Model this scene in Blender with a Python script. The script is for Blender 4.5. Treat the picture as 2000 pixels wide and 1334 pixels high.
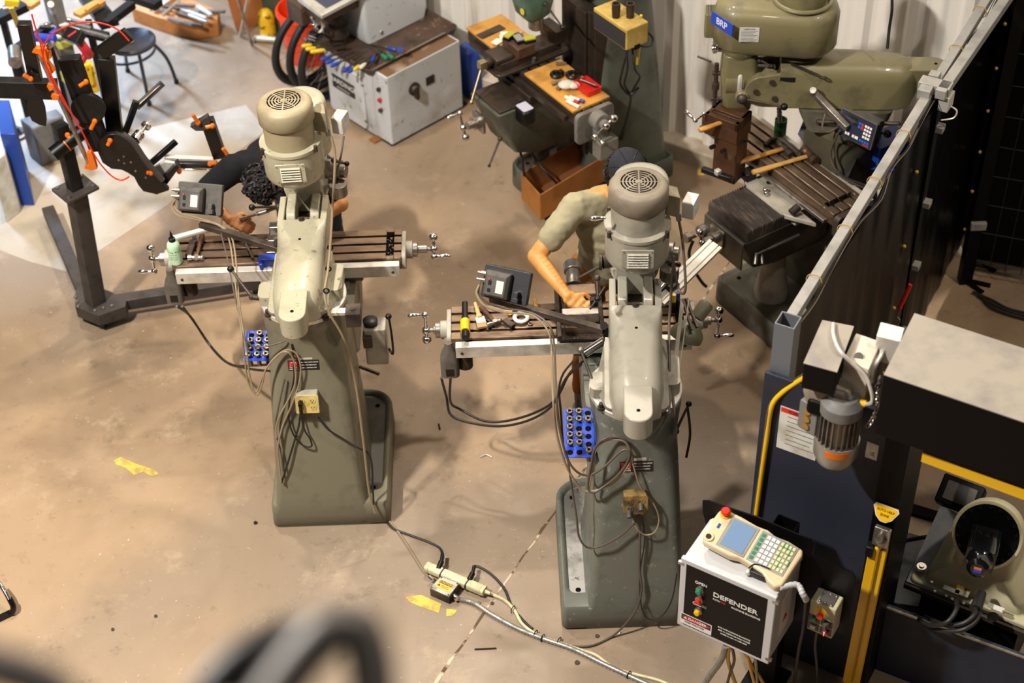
import bpy, bmesh, math, random
from mathutils import Vector, Matrix, Euler
random.seed(7)
for o in list(bpy.data.objects): bpy.data.objects.remove(o)
SC = bpy.context.scene; COL = SC.collection
V = Vector; R_ = math.radians; PI = math.pi
# ---------------------------------------------------------------- camera
TH = R_(42); RO = R_(2.05); FPX = 3271.; CH = 6.4
_r = V((1,0,0)); _u = V((0,math.sin(TH),math.cos(TH))); FW = V((0,math.cos(TH),-math.sin(TH)))
RT = math.cos(RO)*_r - math.sin(RO)*_u; UP = math.cos(RO)*_u + math.sin(RO)*_r; CP = V((0,0,CH))
cam = bpy.data.cameras.new('camera'); camo = bpy.data.objects.new('camera', cam); COL.objects.link(camo)
cam.sensor_width = 36; cam.lens = FPX/2000*36; cam.clip_start = .05; cam.clip_end = 100
M = Matrix((RT, UP, -FW)).transposed().to_4x4(); M.translation = CP; camo.matrix_world = M
cam.dof.use_dof = True; cam.dof.focus_distance = 7.7; cam.dof.aperture_fstop = 1.8
SC.camera = camo
SC.view_settings.view_transform = 'Standard'; SC.view_settings.look = 'None'
SC.view_settings.exposure = 0.0; SC.view_settings.gamma = 1; SC.view_settings.use_curve_mapping = False
def P(x, y, z):                      # point at height z seen at photo position x, y
    d = FW + RT*((x-1000)/FPX) - UP*((y-667)/FPX)
    return CP + d*((z-CH)/d.z)
# ---------------------------------------------------------------- world and lamps
w = bpy.data.worlds.new('world'); SC.world = w; w.use_nodes = True
w.node_tree.nodes['Background'].inputs[0].default_value = (.86,.90,1,1)
w.node_tree.nodes['Background'].inputs[1].default_value = .05
def area(name, loc, tgt, sx, sy, power, col):
    l = bpy.data.lights.new(name, 'AREA'); l.shape = 'RECTANGLE'; l.size = sx; l.size_y = sy; l.energy = power; l.color = col
    o = bpy.data.objects.new(name, l); COL.objects.link(o); o.location = loc
    o.rotation_euler = (V(tgt)-V(loc)).to_track_quat('-Z','Y').to_euler(); return o
WARM = (1,.88,.74)
for x,y,z,p in [(-3.7,3.4,7.4,1180),(-2.6,8.6,7.8,260),(4.5,4.4,7.4,230),(.6,2.2,8.4,85),(.3,10.4,7.8,390),(3.4,9.4,7.6,60)]:
    area('high_bay_lamp', (x,y,z), (x*.8,y+.2,0), .6, .2, p, WARM if x > -3 else (1,.95,.88))
l = bpy.data.lights.new('open_door_daylight','SPOT'); l.energy = 17000; l.color = (.42,.64,1); l.spot_size = R_(30); l.spot_blend = .9; l.shadow_soft_size = .8
o = bpy.data.objects.new('open_door_daylight', l); COL.objects.link(o); o.location = (-7.0,13.6,5.2); o.rotation_euler = (V((-3.7,10.6,0))-o.location).to_track_quat('-Z','Y').to_euler()
# ---------------------------------------------------------------- materials
def lin(h):
    h = h.lstrip('#'); c = [int(h[i:i+2],16)/255 for i in (0,2,4)]
    return tuple((x/12.92 if x <= .04045 else ((x+.055)/1.055)**2.4) for x in c)+(1,)
MATS = {}
def mat(name, c, rough=.5, metal=0, c2=None, sc=6, lo=.45, hi=.7, bump=0, bs=60, spec=.5, coat=0, emit=None, es=1, alpha=1, stretch=None, c3=None):
    if name in MATS: return MATS[name]
    m = bpy.data.materials.new(name); MATS[name] = m; m.use_nodes = True
    nt = m.node_tree; b = nt.nodes['Principled BSDF']; L = nt.links
    c = lin(c) if isinstance(c,str) else c
    b.inputs['Base Color'].default_value = c
    b.inputs['Roughness'].default_value = rough; b.inputs['Metallic'].default_value = metal
    b.inputs['Specular IOR Level'].default_value = spec; b.inputs['Coat Weight'].default_value = coat
    b.inputs['Alpha'].default_value = alpha
    tc = nt.nodes.new('ShaderNodeTexCoord'); src = tc.outputs['Object']
    if stretch:
        mp = nt.nodes.new('ShaderNodeMapping'); mp.inputs['Scale'].default_value = stretch
        L.new(src, mp.inputs[0]); src = mp.outputs[0]
    def noise(s, d=5, r=.6):
        n = nt.nodes.new('ShaderNodeTexNoise'); n.inputs['Scale'].default_value = s
        n.inputs['Detail'].default_value = d; n.inputs['Roughness'].default_value = r; L.new(src, n.inputs[0]); return n
    if c2:
        n = noise(sc); rp = nt.nodes.new('ShaderNodeMapRange'); rp.inputs[1].default_value = lo; rp.inputs[2].default_value = hi
        L.new(n.outputs[0], rp.inputs[0])
        mx = nt.nodes.new('ShaderNodeMix'); mx.data_type = 'RGBA'
        mx.inputs[6].default_value = c; mx.inputs[7].default_value = lin(c2) if isinstance(c2,str) else c2
        L.new(rp.outputs[0], mx.inputs[0]); out = mx.outputs[2]
        if c3:
            n3 = noise(sc*4.3, 8, .7); r3 = nt.nodes.new('ShaderNodeMapRange'); r3.inputs[1].default_value = .60; r3.inputs[2].default_value = .66
            L.new(n3.outputs[0], r3.inputs[0]); m3 = nt.nodes.new('ShaderNodeMix'); m3.data_type = 'RGBA'
            L.new(out, m3.inputs[6]); m3.inputs[7].default_value = lin(c3); L.new(r3.outputs[0], m3.inputs[0]); out = m3.outputs[2]
        L.new(out, b.inputs['Base Color'])
        rr = nt.nodes.new('ShaderNodeMapRange'); rr.inputs[3].default_value = rough; rr.inputs[4].default_value = min(1,rough+.25)
        L.new(rp.outputs[0], rr.inputs[0]); L.new(rr.outputs[0], b.inputs['Roughness'])
    if bump:
        nb = noise(bs, 3); bp = nt.nodes.new('ShaderNodeBump'); bp.inputs['Strength'].default_value = bump; bp.inputs['Distance'].default_value = .01
        L.new(nb.outputs[0], bp.inputs['Height']); L.new(bp.outputs[0], b.inputs['Normal'])
    if emit:
        b.inputs['Emission Color'].default_value = lin(emit); b.inputs['Emission Strength'].default_value = es
    return m
# ---------------------------------------------------------------- mesh builder
def rrect(cx, cy, z, hx, hy, r, n=5):
    r = min(r, hx*.999, hy*.999); out = []
    for sx,sy,a0 in ((1,1,0),(-1,1,90),(-1,-1,180),(1,-1,270)):
        for i in range(n):
            a = R_(a0+90*i/(n-1)); out.append(V((cx+sx*(hx-r)+r*math.cos(a), cy+sy*(hy-r)+r*math.sin(a), z)))
    return out
def rrect2(hx, hy, r, n=5): return [(p.x,p.y) for p in rrect(0,0,0,hx,hy,r,n)]
def ngon(n, r, a=0): return [(r*math.cos(a+2*PI*i/n), r*math.sin(a+2*PI*i/n)) for i in range(n)]
def frame(o, z, x=None):             # matrix: origin o, local Z along z, local X near x
    z = V(z).normalized(); x = V(x) if x else (V((1,0,0)) if abs(z.x) < .9 else V((0,1,0)))
    x = (x - z*x.dot(z)).normalized(); y = z.cross(x)
    m = Matrix((x,y,z)).transposed().to_4x4(); m.translation = V(o); return m
def crom(pts, k=6, closed=False):
    pts = [V(p) for p in pts]; n = len(pts); out = []
    if n < 3 and not closed: return pts
    for i in range(n if closed else n-1):
        if closed: a,b,c,d = (pts[(i+j-1)%n] for j in range(4))
        else: a,b,c,d = pts[max(i-1,0)],pts[i],pts[i+1],pts[min(i+2,n-1)]
        for j in range(k):
            t = j/k; out.append(.5*((2*b)+(c-a)*t+(2*a-5*b+4*c-d)*t*t+(3*b-a-3*c+d)*t*t*t))
    if not closed: out.append(pts[-1])
    return out
CUR = None                           # frame that new shapes are built in, when set
class MB:
    def __init__(s, T=None): s.bm = bmesh.new(); s.T = (CUR or Matrix()) @ (T or Matrix())
    def loft(s, rings, cap=True, closed=False, T=None):
        T = s.T @ (T or Matrix()); vs = [[s.bm.verts.new(T @ V(p)) for p in r] for r in rings]; n = len(rings[0]); m = len(rings)
        for i in range(m if closed else m-1):
            a,b = vs[i],vs[(i+1)%m]
            for j in range(n): s.bm.faces.new((a[j],a[(j+1)%n],b[(j+1)%n],b[j]))
        if cap and not closed: s.bm.faces.new(vs[0][::-1]); s.bm.faces.new(vs[-1])
        return s
    def box(s, x0, x1, y0, y1, z0, z1, T=None):
        return s.loft([[(x0,y0,z),(x1,y0,z),(x1,y1,z),(x0,y1,z)] for z in (z0,z1)], T=T)
    def cbox(s, c, sx, sy, sz, rz=0, T=None):
        m = Matrix.Translation(c) @ Matrix.Rotation(rz,4,'Z')
        return s.box(-sx/2,sx/2,-sy/2,sy/2,-sz/2,sz/2, T=(T or Matrix()) @ m)
    def prism(s, poly, d, T=None, z0=0):
        return s.loft([[(x,y,z0) for x,y in poly],[(x,y,z0+d) for x,y in poly]], T=T)
    def cyl(s, a, b, r, r2=None, n=20, cap=True):
        a,b = V(a),V(b); m = frame(a, b-a); L = (b-a).length; r2 = r if r2 is None else r2
        return s.loft([[(r*x,r*y,0) for x,y in ngon(n,1)],[(r2*x,r2*y,L) for x,y in ngon(n,1)]], T=m, cap=cap)
    def lathe(s, prof, a=(0,0,0), ax=(0,0,1), n=28, cap=True):   # prof: (radius, height)
        return s.loft([[(r*x,r*y,h) for x,y in ngon(n,1)] for r,h in prof], T=frame(a,ax), cap=cap)
    def tube(s, pts, r, n=8, k=6, closed=False, sm=True, flat=None, rip=0):
        p = crom(pts,k,closed) if sm else [V(q) for q in pts]; m = len(p); rings = []; x = None
        for i in range(m):
            if closed: t = p[(i+1)%m]-p[i-1]
            else: t = p[min(i+1,m-1)]-p[max(i-1,0)]
            if t.length < 1e-9: t = V((0,0,1))
            t.normalize()
            if x is None: x = t.orthogonal().normalized()
            x = (x - t*x.dot(t)); x = x.normalized() if x.length > 1e-6 else t.orthogonal().normalized(); y = t.cross(x)
            rr = r[min(i,len(r)-1)] if isinstance(r,(list,tuple)) else r
            if rip: rr *= 1 + rip*(1 if i%2 else -1)
            rings.append([p[i]+x*(rr*math.cos(2*PI*j/n))+y*(rr*math.sin(2*PI*j/n)) for j in range(n)])
        return s.loft(rings, cap=not closed, closed=closed)
    def bar(s, a, b, w, h, up=(0,0,1)):   # square bar from a to b, w across, h along up
        a,b = V(a),V(b); z = (b-a).normalized(); u = V(up); u = (u - z*u.dot(z)).normalized(); x = u.cross(z)
        m = Matrix((x,u,z)).transposed().to_4x4(); m.translation = a
        return s.box(-w/2,w/2,-h/2,h/2,0,(b-a).length, T=m)
    def ball(s, c, r, sz=(1,1,1), n=16, T=None):
        rings = []; h = n//2
        for i in range(1,h):
            a = PI*i/h; rings.append([(r*sz[0]*math.sin(a)*math.cos(2*PI*j/n), r*sz[1]*math.sin(a)*math.sin(2*PI*j/n), -r*sz[2]*math.cos(a)) for j in range(n)])
        return s.loft(rings, T=(T or Matrix()) @ Matrix.Translation(c))
    def torus(s, c, ax, Rr, r, n=32, m=8, a0=0, a1=2*PI):
        f = frame(c, ax); full = a1-a0 > 6.28
        k = n if full else n+1; pts = [f @ V((Rr*math.cos(a0+(a1-a0)*i/n),Rr*math.sin(a0+(a1-a0)*i/n),0)) for i in range(k)]
        return s.tube(pts, r, n=m, closed=full, sm=False)
    def build(s, name, m, parent=None, bevel=0, seg=2, ang=38, world=None, label=None, cat=None, group=None, kind=None, mods=None, flat=False):
        bm = s.bm; bmesh.ops.recalc_face_normals(bm, faces=bm.faces)
        root = parent
        while root and root.parent: root = root.parent
        if world is None: world = parent is None
        if root and world: bm.transform(XF[root.name].inverted())
        loc = None
        if not parent and bm.verts:
            xs = [v.co.x for v in bm.verts]; ys = [v.co.y for v in bm.verts]; zs = [v.co.z for v in bm.verts]
            loc = V(((min(xs)+max(xs))/2,(min(ys)+max(ys))/2,min(zs))); bm.transform(Matrix.Translation(-loc))
        ca = math.cos(R_(ang))
        for f in bm.faces: f.smooth = not flat
        for e in bm.edges:
            if len(e.link_faces) == 2 and e.link_faces[0].normal.dot(e.link_faces[1].normal) < ca: e.smooth = False
        me = bpy.data.meshes.new(name); bm.to_mesh(me); bm.free()
        o = bpy.data.objects.new(name, me); COL.objects.link(o); me.materials.append(m if not isinstance(m,str) else MATS[m])
        if parent: o.parent = parent
        elif loc is not None: o.location = loc; XF[o.name] = Matrix.Translation(loc)
        if bevel:
            b = o.modifiers.new('bevel','BEVEL'); b.width = bevel; b.segments = seg; b.limit_method = 'ANGLE'; b.angle_limit = R_(ang); b.harden_normals = False
        if label: o['label'] = label
        if cat: o['category'] = cat
        if group: o['group'] = group
        if kind: o['kind'] = kind
        return o
XF = {}
def thing(name, label, cat, loc=(0,0,0), rz=0, group=None):
    o = bpy.data.objects.new(name, None); COL.objects.link(o); o.empty_display_size = .1
    o.location = loc; o.rotation_euler = (0,0,rz); o['label'] = label; o['category'] = cat
    if group: o['group'] = group
    XF[o.name] = Matrix.Translation(loc) @ Matrix.Rotation(rz,4,'Z'); return o
def copy_tree(o, parent=None):
    c = o.copy(); COL.objects.link(c); c.parent = parent
    for ch in list(o.children): copy_tree(ch, c)
    return c
def text(s, size, T, m, parent, name='lettering', ext=.0006, align='CENTER', world=True, spacing=1, sx=1):
    cu = bpy.data.curves.new('t','FONT'); cu.body = s; cu.size = size; cu.extrude = ext; cu.align_x = align; cu.align_y = 'CENTER'; cu.space_character = spacing; cu.offset = size*.012
    t = bpy.data.objects.new('t', cu); COL.objects.link(t); bpy.context.view_layer.update()
    me = bpy.data.meshes.new_from_object(t); bpy.data.objects.remove(t)
    b = MB(); b.bm.from_mesh(me); b.bm.transform((CUR or Matrix()) @ T @ Matrix.Diagonal((sx,1,1,1)))
    return b.build(name, m, parent, world=world, flat=True)
# ---------------------------------------------------------------- setting: floor, back wall, curb
def floor_mat():
    m = bpy.data.materials.new('concrete_floor'); m.use_nodes = True; nt = m.node_tree; L = nt.links; b = nt.nodes['Principled BSDF']
    N = nt.nodes.new
    tc = N('ShaderNodeTexCoord'); g = tc.outputs['Object']
    def noise(s, d=6, r=.6, dist=0):
        n = N('ShaderNodeTexNoise'); n.inputs['Scale'].default_value = s; n.inputs['Detail'].default_value = d; n.inputs['Roughness'].default_value = r; n.inputs['Distortion'].default_value = dist; L.new(g,n.inputs[0]); return n.outputs[0]
    def rng(v, a, c, lo=0, hi=1):
        n = N('ShaderNodeMapRange'); n.interpolation_type = 'SMOOTHSTEP'
        n.inputs[1].default_value = a; n.inputs[2].default_value = c; n.inputs[3].default_value = lo; n.inputs[4].default_value = hi; L.new(v,n.inputs[0]); return n.outputs[0]
    def mix(f, a, c):
        n = N('ShaderNodeMix'); n.data_type = 'RGBA'; L.new(f,n.inputs[0])
        for k,x in ((6,a),(7,c)):
            if hasattr(x,'is_linked') or hasattr(x,'links'): L.new(x,n.inputs[k])
            else: n.inputs[k].default_value = lin(x)
        return n.outputs[2]
    col = mix(rng(noise(.75,6,.6,.4),.38,.62), '#977f64', '#7b664f')
    col = mix(rng(noise(.33,3,.5),.48,.64), col, '#877663')
    col = mix(rng(noise(2.3,8,.65,.2),.60,.80), col, '#50402f')
    col = mix(rng(noise(3.1,10,.75),.54,.74,0,.7), col, '#a8957b')
    col = mix(rng(noise(11,10,.8),.55,.72,0,.65), col, '#56473a')
    col = mix(rng(noise(46,4,.8),.672,.70,0,.7), col, '#e0d4be')
    L.new(col,b.inputs['Base Color'])
    L.new(rng(noise(2.0,6,.6),.35,.7,.36,.62), b.inputs['Roughness']); b.inputs['Specular IOR Level'].default_value = .45
    bp = N('ShaderNodeBump'); bp.inputs['Strength'].default_value = .12; bp.inputs['Distance'].default_value = .004; L.new(noise(30,8,.75),bp.inputs['Height']); L.new(bp.outputs[0],b.inputs['Normal'])
    MATS['floor'] = m; return m
floor_mat()
b = MB(); b.box(-9,7,-3,16,-.2,0); b.build('floor','floor',kind='structure')
mat('pale_concrete','#a59987',.6,c2='#918472',sc=3)
mat('worn_yellow_paint','#c9ad45',.6,c2='#a58d4c',sc=14,lo=.5,hi=.62)
mat('joint','#c2ab90',.9,c2='#54422f',sc=9,lo=.45,hi=.55)
# pale repaired slab: its own surface 1 mm proud of the floor
q = [P(-30,400,0),P(95,330,0),P(240,262,0),P(480,205,0),P(520,255,0),P(325,402,0),P(132,531,0),P(60,512,0),P(-30,478,0)]
b = MB(); b.loft([[V((p.x,p.y,-.01)) for p in q],[V((p.x,p.y,.0012)) for p in q]]); b.build('floor_patch','pale_concrete',kind='structure')
# sawn joint in the floor
a1 = P(850,1334,0); a2 = P(1090,980,0); d = (P(1440,490,0)-a1).normalized(); b = MB()
pts = []
for i in range(61):
    p = a1 - d*1.2 + d*(6.2*i/60); n = V((-d.y,d.x,0)); pts.append(p+n*random.uniform(-.004,.004))
n = V((-d.y,d.x,0)); ws = [random.uniform(.0035,.009) for _ in pts]
b.loft([[p+n*w+V((0,0,z)) for p,w in zip(pts,ws)]+[p-n*w+V((0,0,z)) for p,w in zip(pts[::-1],ws[::-1])] for z in (-.004,.0015)])
b.build('floor_joint','joint',kind='structure')
def floor_mark(pxs, name, label):
    pp = [P(x,y,0) for x,y in pxs]; b = MB(); b.loft([[V((p.x,p.y,z)) for p in pp] for z in (-.002,.0016)])
    b.build(name,'worn_yellow_paint',label=label,cat='floor marking')
floor_mark([(222,900),(236,893),(262,905),(300,917),(310,926),(298,931),(280,922),(262,928),(246,914),(228,908)],'floor_tape','worn yellow tape remnant on the open floor left of the left mill')
floor_mark([(792,1166),(822,1162),(862,1180),(857,1197),(826,1187),(800,1176)],'floor_tape','larger piece of worn yellow paint on floor before the CAUTION box')
floor_mark([(872,1189),(893,1192),(885,1203),(872,1204)],'floor_tape','small scrap of yellow paint right of the larger piece by the CAUTION box')
floor_mark([(1363,331),(1372,318),(1386,321),(1384,329),(1374,342),(1362,342)],'floor_tape','bright yellow tape scrap on the floor left of the bolt-studded angle block')
# corrugated white metal back wall on a concrete curb
WA = V((-1.2,10.72,0)); Wd = V((math.cos(R_(-34.5)),math.sin(R_(-34.5)),0)); Wn = V((-Wd.y,Wd.x,0))
base = P(1300,250,.12); 
W0 = V((base.x,base.y,0)) - Wd*6.5
mat('white_panel','#ddd7cd',.45,c2='#b3a794',sc=2.2,lo=.55,hi=.75,stretch=(3,3,.35))
b = MB(); prof = []; x = 0; L_ = 13.0
while x < L_:
    prof += [(x,0),(x+.055,.0),(x+.085,.032),(x+.135,.032),(x+.165,0),(x+.235,0),(x+.245,.007),(x+.275,.007),(x+.285,0)]; x += .305
ring = lambda z: [W0+Wd*u-Wn*(v-.0)+V((0,0,z)) for u,v in prof]+[W0+Wd*x+Wn*.04+V((0,0,z)),W0+Wn*.04+V((0,0,z))]
b.loft([ring(.12),ring(5.5)]); b.build('wall_back','white_panel',kind='structure')
b = MB(); b.loft([[W0-Wn*.13+V((0,0,z)),W0+Wd*13-Wn*.13+V((0,0,z)),W0+Wd*13+Wn*.1+V((0,0,z)),W0+Wn*.1+V((0,0,z))] for z in (-.05,.12)])
mat('curb','#b9ac9a',.7,c2='#92826c',sc=4); b.build('trim_1','curb',kind='structure',bevel=.01)
XT = {}
# ---------------------------------------------------------------- materials shared by the machines
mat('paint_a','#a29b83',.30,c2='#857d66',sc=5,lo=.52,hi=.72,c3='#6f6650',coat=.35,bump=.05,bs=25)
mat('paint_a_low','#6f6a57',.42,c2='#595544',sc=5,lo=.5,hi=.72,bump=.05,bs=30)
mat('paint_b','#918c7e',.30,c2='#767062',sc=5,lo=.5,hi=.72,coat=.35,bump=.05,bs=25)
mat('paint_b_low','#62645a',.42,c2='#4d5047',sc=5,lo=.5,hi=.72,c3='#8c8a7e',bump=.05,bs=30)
mat('paint_motor_a','#95886b',.5,c2='#786c52',sc=7,lo=.5,hi=.75)
mat('paint_motor_b','#7c7160',.5,c2='#5c5243',sc=6,lo=.45,hi=.7)
mat('cast_iron_tbl','#86705c',.34,.75,c2='#4e3c2e',sc=5,lo=.42,hi=.72,stretch=(1,3,3))
mat('dark_iron','#4a3f36',.5,.5,c2='#2c241e',sc=8)
mat('black_slot','#0b0908',.9,spec=.1); mat('collet_steel','#7c746a',.35,.85,c2='#4d443a',sc=20); mat('chrome','#e6e2dc',.12,1); mat('steel','#a9a29a',.3,.9,c2='#6d6459',sc=12)
mat('alum','#d9d5cc',.38,.55,c2='#b5aea2',sc=10); mat('black_plastic','#0e0d0d',.4,spec=.35); mat('black_rubber','#141312',.55)
mat('grey_plastic','#5f5850',.5,c2='#4a443c',sc=9); mat('cable_grey','#4f4438',.5); mat('cable_tan','#86745a',.55)
mat('cable_black','#1a1715',.5); mat('white_box','#c9c6bd',.45,c2='#a29a86',sc=9); mat('lens_white','#e6e2d8',.4)
mat('dro_black','#242427',.4); mat('dro_dust','#4b4640',.6,c2='#35322e',sc=9); mat('blue_paint','#1b3fae',.4); mat('blue_metal','#123a8c',.4)
mat('red_print','#b3202a',.5); mat('white_print','#d8d4cc',.5); mat('plate_black','#161412',.4); mat('brass','#b08a4a',.35,.8)
mat('outlet_cream','#c8b26a',.4,c2='#a08a50',sc=20); mat('outlet_dirty','#8a6f3c',.5,c2='#4b3a22',sc=16,lo=.4,hi=.6)
mat('grey_bracket','#a39c8e',.45,c2='#837a6a',sc=8)
def grip(b, a, d, L=.075, r=.0125):     # tapered machine handle along d from a
    d = V(d).normalized(); b.lathe([(r*.5,0),(r*.62,L*.12),(r*.5,L*.18),(r*.8,L*.4),(r*1.05,L*.65),(r*.9,L*.88),(r*.45,L*.985),(.0015,L)], a, d, 14)
def ball_crank(root, c, ax, ang, parent=None, R1=.095, R2=.06, ball=.021, name='crank_handle', gd=1):
    # balanced ball crank on a shaft: hub ball, counter ball, end ball with grip
    ax = V(ax).normalized(); f = frame(c, ax, (0,0,1) if abs(ax.z) < .9 else (1,0,0)); u = (f.to_3x3() @ V((math.cos(ang),math.sin(ang),0))); c = V(c)
    b = MB(); b.ball(c, ball*1.05, n=16); b.ball(c-u*R2, ball*1.15, n=16); b.ball(c+u*R1, ball*.85, n=16)
    b.cyl(c-u*R2, c, ball*.42, n=12); b.cyl(c, c+u*R1, ball*.5, ball*.34, n=12); grip(b, c+u*R1+ax*ball*.5*gd, ax*gd)
    return b.build(name,'chrome',parent or root)
def clamp_lever(root, a, bq, name='lever', r=.006, br=.016, m='black_plastic', rod='dark_iron', hub=.016):
    b = MB(); a = V(a); bq = V(bq); b.cyl(a, bq, r*1.25, r*.85, n=10)
    if hub: b.ball(a, hub, n=12)
    o = b.build(name, rod, root); MB().ball(bq, br, n=16).build('knob', m, o); return o
def bolt(b, c, ax, r=.009, h=.008, n=6):
    b.cyl(c, V(c)+V(ax).normalized()*h, r, n=n)
def base_casting(root, hx, y0, y1, h, m, hole=True, pan=.125, rim=.022, rb=.03, rf=.14, pm='dark_iron', back=0):
    cy = (y0+y1)/2; hy = (y1-y0)/2
    def ring(ins, z, grow=0):
        o = []; bk = back if ins >= rim else 0
        for sx,sy,a0,r in ((1,1,0,rf),(-1,1,90,rf),(-1,-1,180,rb),(1,-1,270,rb)):
            r = max(r-ins,.012); i0 = 0
            if bk and sy < 0: r = .04
            for i in range(7):
                a = R_(a0+90*i/6); o.append(V((sx*(hx-ins-r+grow)+r*math.cos(a), cy+sy*(hy-ins-r+grow)+r*math.sin(a)+(bk*(1-i0) if sy < 0 else 0), z)))
        return o
    b = MB(); b.loft([ring(.012,0),ring(0,.012),ring(.004,h-.012),ring(.014,h),ring(rim,h),ring(rim+.012,h-.012),ring(rim+.02,pan)])
    o = b.build('base', m, root, ang=50)
    b = MB(); b.loft([ring(rim+.019,pan-.004),ring(rim+.021,pan+.0008)]); b.build('chip_pan', pm, o)
    if hole:
        for sx,sy in ((1,y0+.14),(-1,y0+.14),(1,y1-.12),(-1,y1-.12)):
            MB().cyl((sx*(hx-.085),sy,pan+.0005),(sx*(hx-.085),sy,pan+.003),.013,n=16).build('bolt_hole','black_slot',o)
    return o
def t_table(root, x0, x1, y0, y1, zt, m, trough=None, thick=.075, edge=.014):
    # T-slotted milling table, long axis X; trough: (x, width) cross channel near one end
    W = y1-y0; ns = 3; sw = .016; segs = []; pitch = .0635*(W/.235)
    c = (y0+y1)/2; sl = [c-pitch, c, c+pitch]; ys = [y0]+[v for s in sl for v in (s-sw/2,s+sw/2)]+[y1]
    def prof():
        p = [(y0,zt-thick),(y0,zt)]
        for s in sl: p += [(s-sw/2,zt),(s-sw/2,zt-.016),(s-sw*1.05,zt-.016),(s-sw*1.05,zt-.03),(s+sw*1.05,zt-.03),(s+sw*1.05,zt-.016),(s+sw/2,zt-.016),(s+sw/2,zt)]
        return p + [(y1,zt),(y1,zt-thick)]
    pr = prof(); b = MB()
    def seg(xa, xb, z=None):
        b.loft([[V((x,y,zz)) for y,zz in pr] for x in (xa,xb)])
    if trough:
        tx,tw = trough; seg(x0,tx-tw/2); seg(tx+tw/2,x1)
        b.box(tx-tw/2,tx+tw/2,y0,y0+.022,zt-thick,zt); b.box(tx-tw/2,tx+tw/2,y1-.022,y1,zt-thick,zt); b.box(tx-tw/2,tx+tw/2,y0+.022,y1-.022,zt-thick,zt-.03)
    else: seg(x0,x1)
    o = b.build('table', m, root, bevel=.0015, seg=1)
    b = MB()
    for s in sl: b.box(x0+.004,x1-.004,s-sw*1.0,s+sw*1.0,zt-.0298,zt-.029)
    if trough: b.box(trough[0]-trough[1]/2+.001,trough[0]+trough[1]/2-.001,y0+.024,y1-.024,zt-.0299,zt-.028)
    b.build('slot_bottom','black_slot',o)  # near-black strips along the bottoms of the slots and trough
    # way under the table
    MB().box(x0+.05,x1-.05,y0+.05,y1-.05,zt-thick-.03,zt-thick).build('table_way','dark_iron',root)
    return o
def table_bracket(root, x, s, yc, zt, m, hub_ax, ang, dial=True, crank=True, R1=.1, gd=1, ln=.09):
    # end bracket with bearing, dial and ball crank; s is +1 or -1 for the side
    T = frame((x,yc,zt-.045),(s,0,0),(0,1,0))
    b = MB(T); b.prism(rrect2(.115,.05,.03),.022); b.cyl((0,0,.02),(0,0,.055),.046,n=28)
    o = b.build('end_bracket', m, root, bevel=.003)
    b = MB(T); b.cyl((0,0,.055),(0,0,.08),.040,n=28); b.cyl((0,0,.08),(0,0,ln),.022,n=24); b.cyl((0,0,ln),(0,0,ln+.03),.011,n=14); b.build('dial','steel',o,bevel=.0015,seg=1)
    if crank: ball_crank(root, (x+s*(ln+.035),yc,zt-.045), (s,0,0), ang, o, R1=R1, gd=gd)
    return o
def louver_cover(root, T, m, w=.14, h=.105):
    b = MB(T); b.prism(rrect2(w/2,h/2,.006),.007); o = b.build('vent_cover', m, root, bevel=.0015, seg=1)
    for i in range(6):
        y = -h/2+.018+i*(h-.036)/5
        b = MB(T); b.loft([[(-w*.34,y-.004,.0065),(w*.34,y-.004,.0065),(w*.34,y+.002,.0065),(-w*.34,y+.002,.0065)],[(-w*.33,y-.0055,.016),(w*.33,y-.0055,.016),(w*.33,y-.0015,.013),(-w*.33,y-.0015,.013)]]); lv = b.build('louver', m, o); b = MB(T); b.box(-w*.32,w*.32,y-.0085,y-.0045,.0066,.0074); b.build('louver_slot','black_slot',lv)
    for sx in (-1,1):
        for sy in (-1,1): b = MB(T); b.cyl((sx*(w/2-.009),sy*(h/2-.009),.007),(sx*(w/2-.009),sy*(h/2-.009),.0095),.0035,n=10); b.build('screw','steel',o)
    return o
def motor(root, c, zs, m, r=.128, cap_m=None):
    # upright motor: zs = (skirt bottom, skirt top, body top, cap top)
    x,y = c; z0,z1,z2,z3 = zs; cm = cap_m or m; rb = r*.9
    MB().lathe([(rb,z1-.01),(rb,z2+.005)],(x,y,0),n=48).build('motor_body', m, root)
    b = MB().lathe([(r*.97,z2-.012),(r,z2-.008),(r,z3-.038),(r*.975,z3-.018),(r*.9,z3-.006),(r*.78,z3),(r*.66,z3+.0005),(r*.64,z3+.0035),(.001,z3+.0035)],(x,y,0),n=56,cap=False)
    cap = b.build('fan_cap', cm, root, ang=50)
    b = MB()                          # slot rings in the fan cap
    for k,(rr,n) in enumerate([(.15,8),(.25,8),(.36,8),(.47,8),(.58,8)]):
        for i in range(n):
            a0 = 2*PI*i/n+.09/rr*.25; a1 = 2*PI*(i+1)/n-.09/rr*.25; w = r*.026
            ro = [[(x+(r*rr+q*w)*math.cos(a), y+(r*rr+q*w)*math.sin(a), z3+zz) for a in [a0+(a1-a0)*t/5 for t in range(6)]] for zz in (.0030,.0042) for q in (-1,1)]
            b.loft([ro[0]+ro[1][::-1], ro[2]+ro[3][::-1]])
    b.build('vent_slots','black_slot' if not cm.startswith('x') else cm,cap)
    MB().lathe([(r*.075,z3+.003),(r*.07,z3+.006),(.001,z3+.0065)],(x,y,0),n=20,cap=False).build('hub_cap', cm, cap)
    return cap
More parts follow.
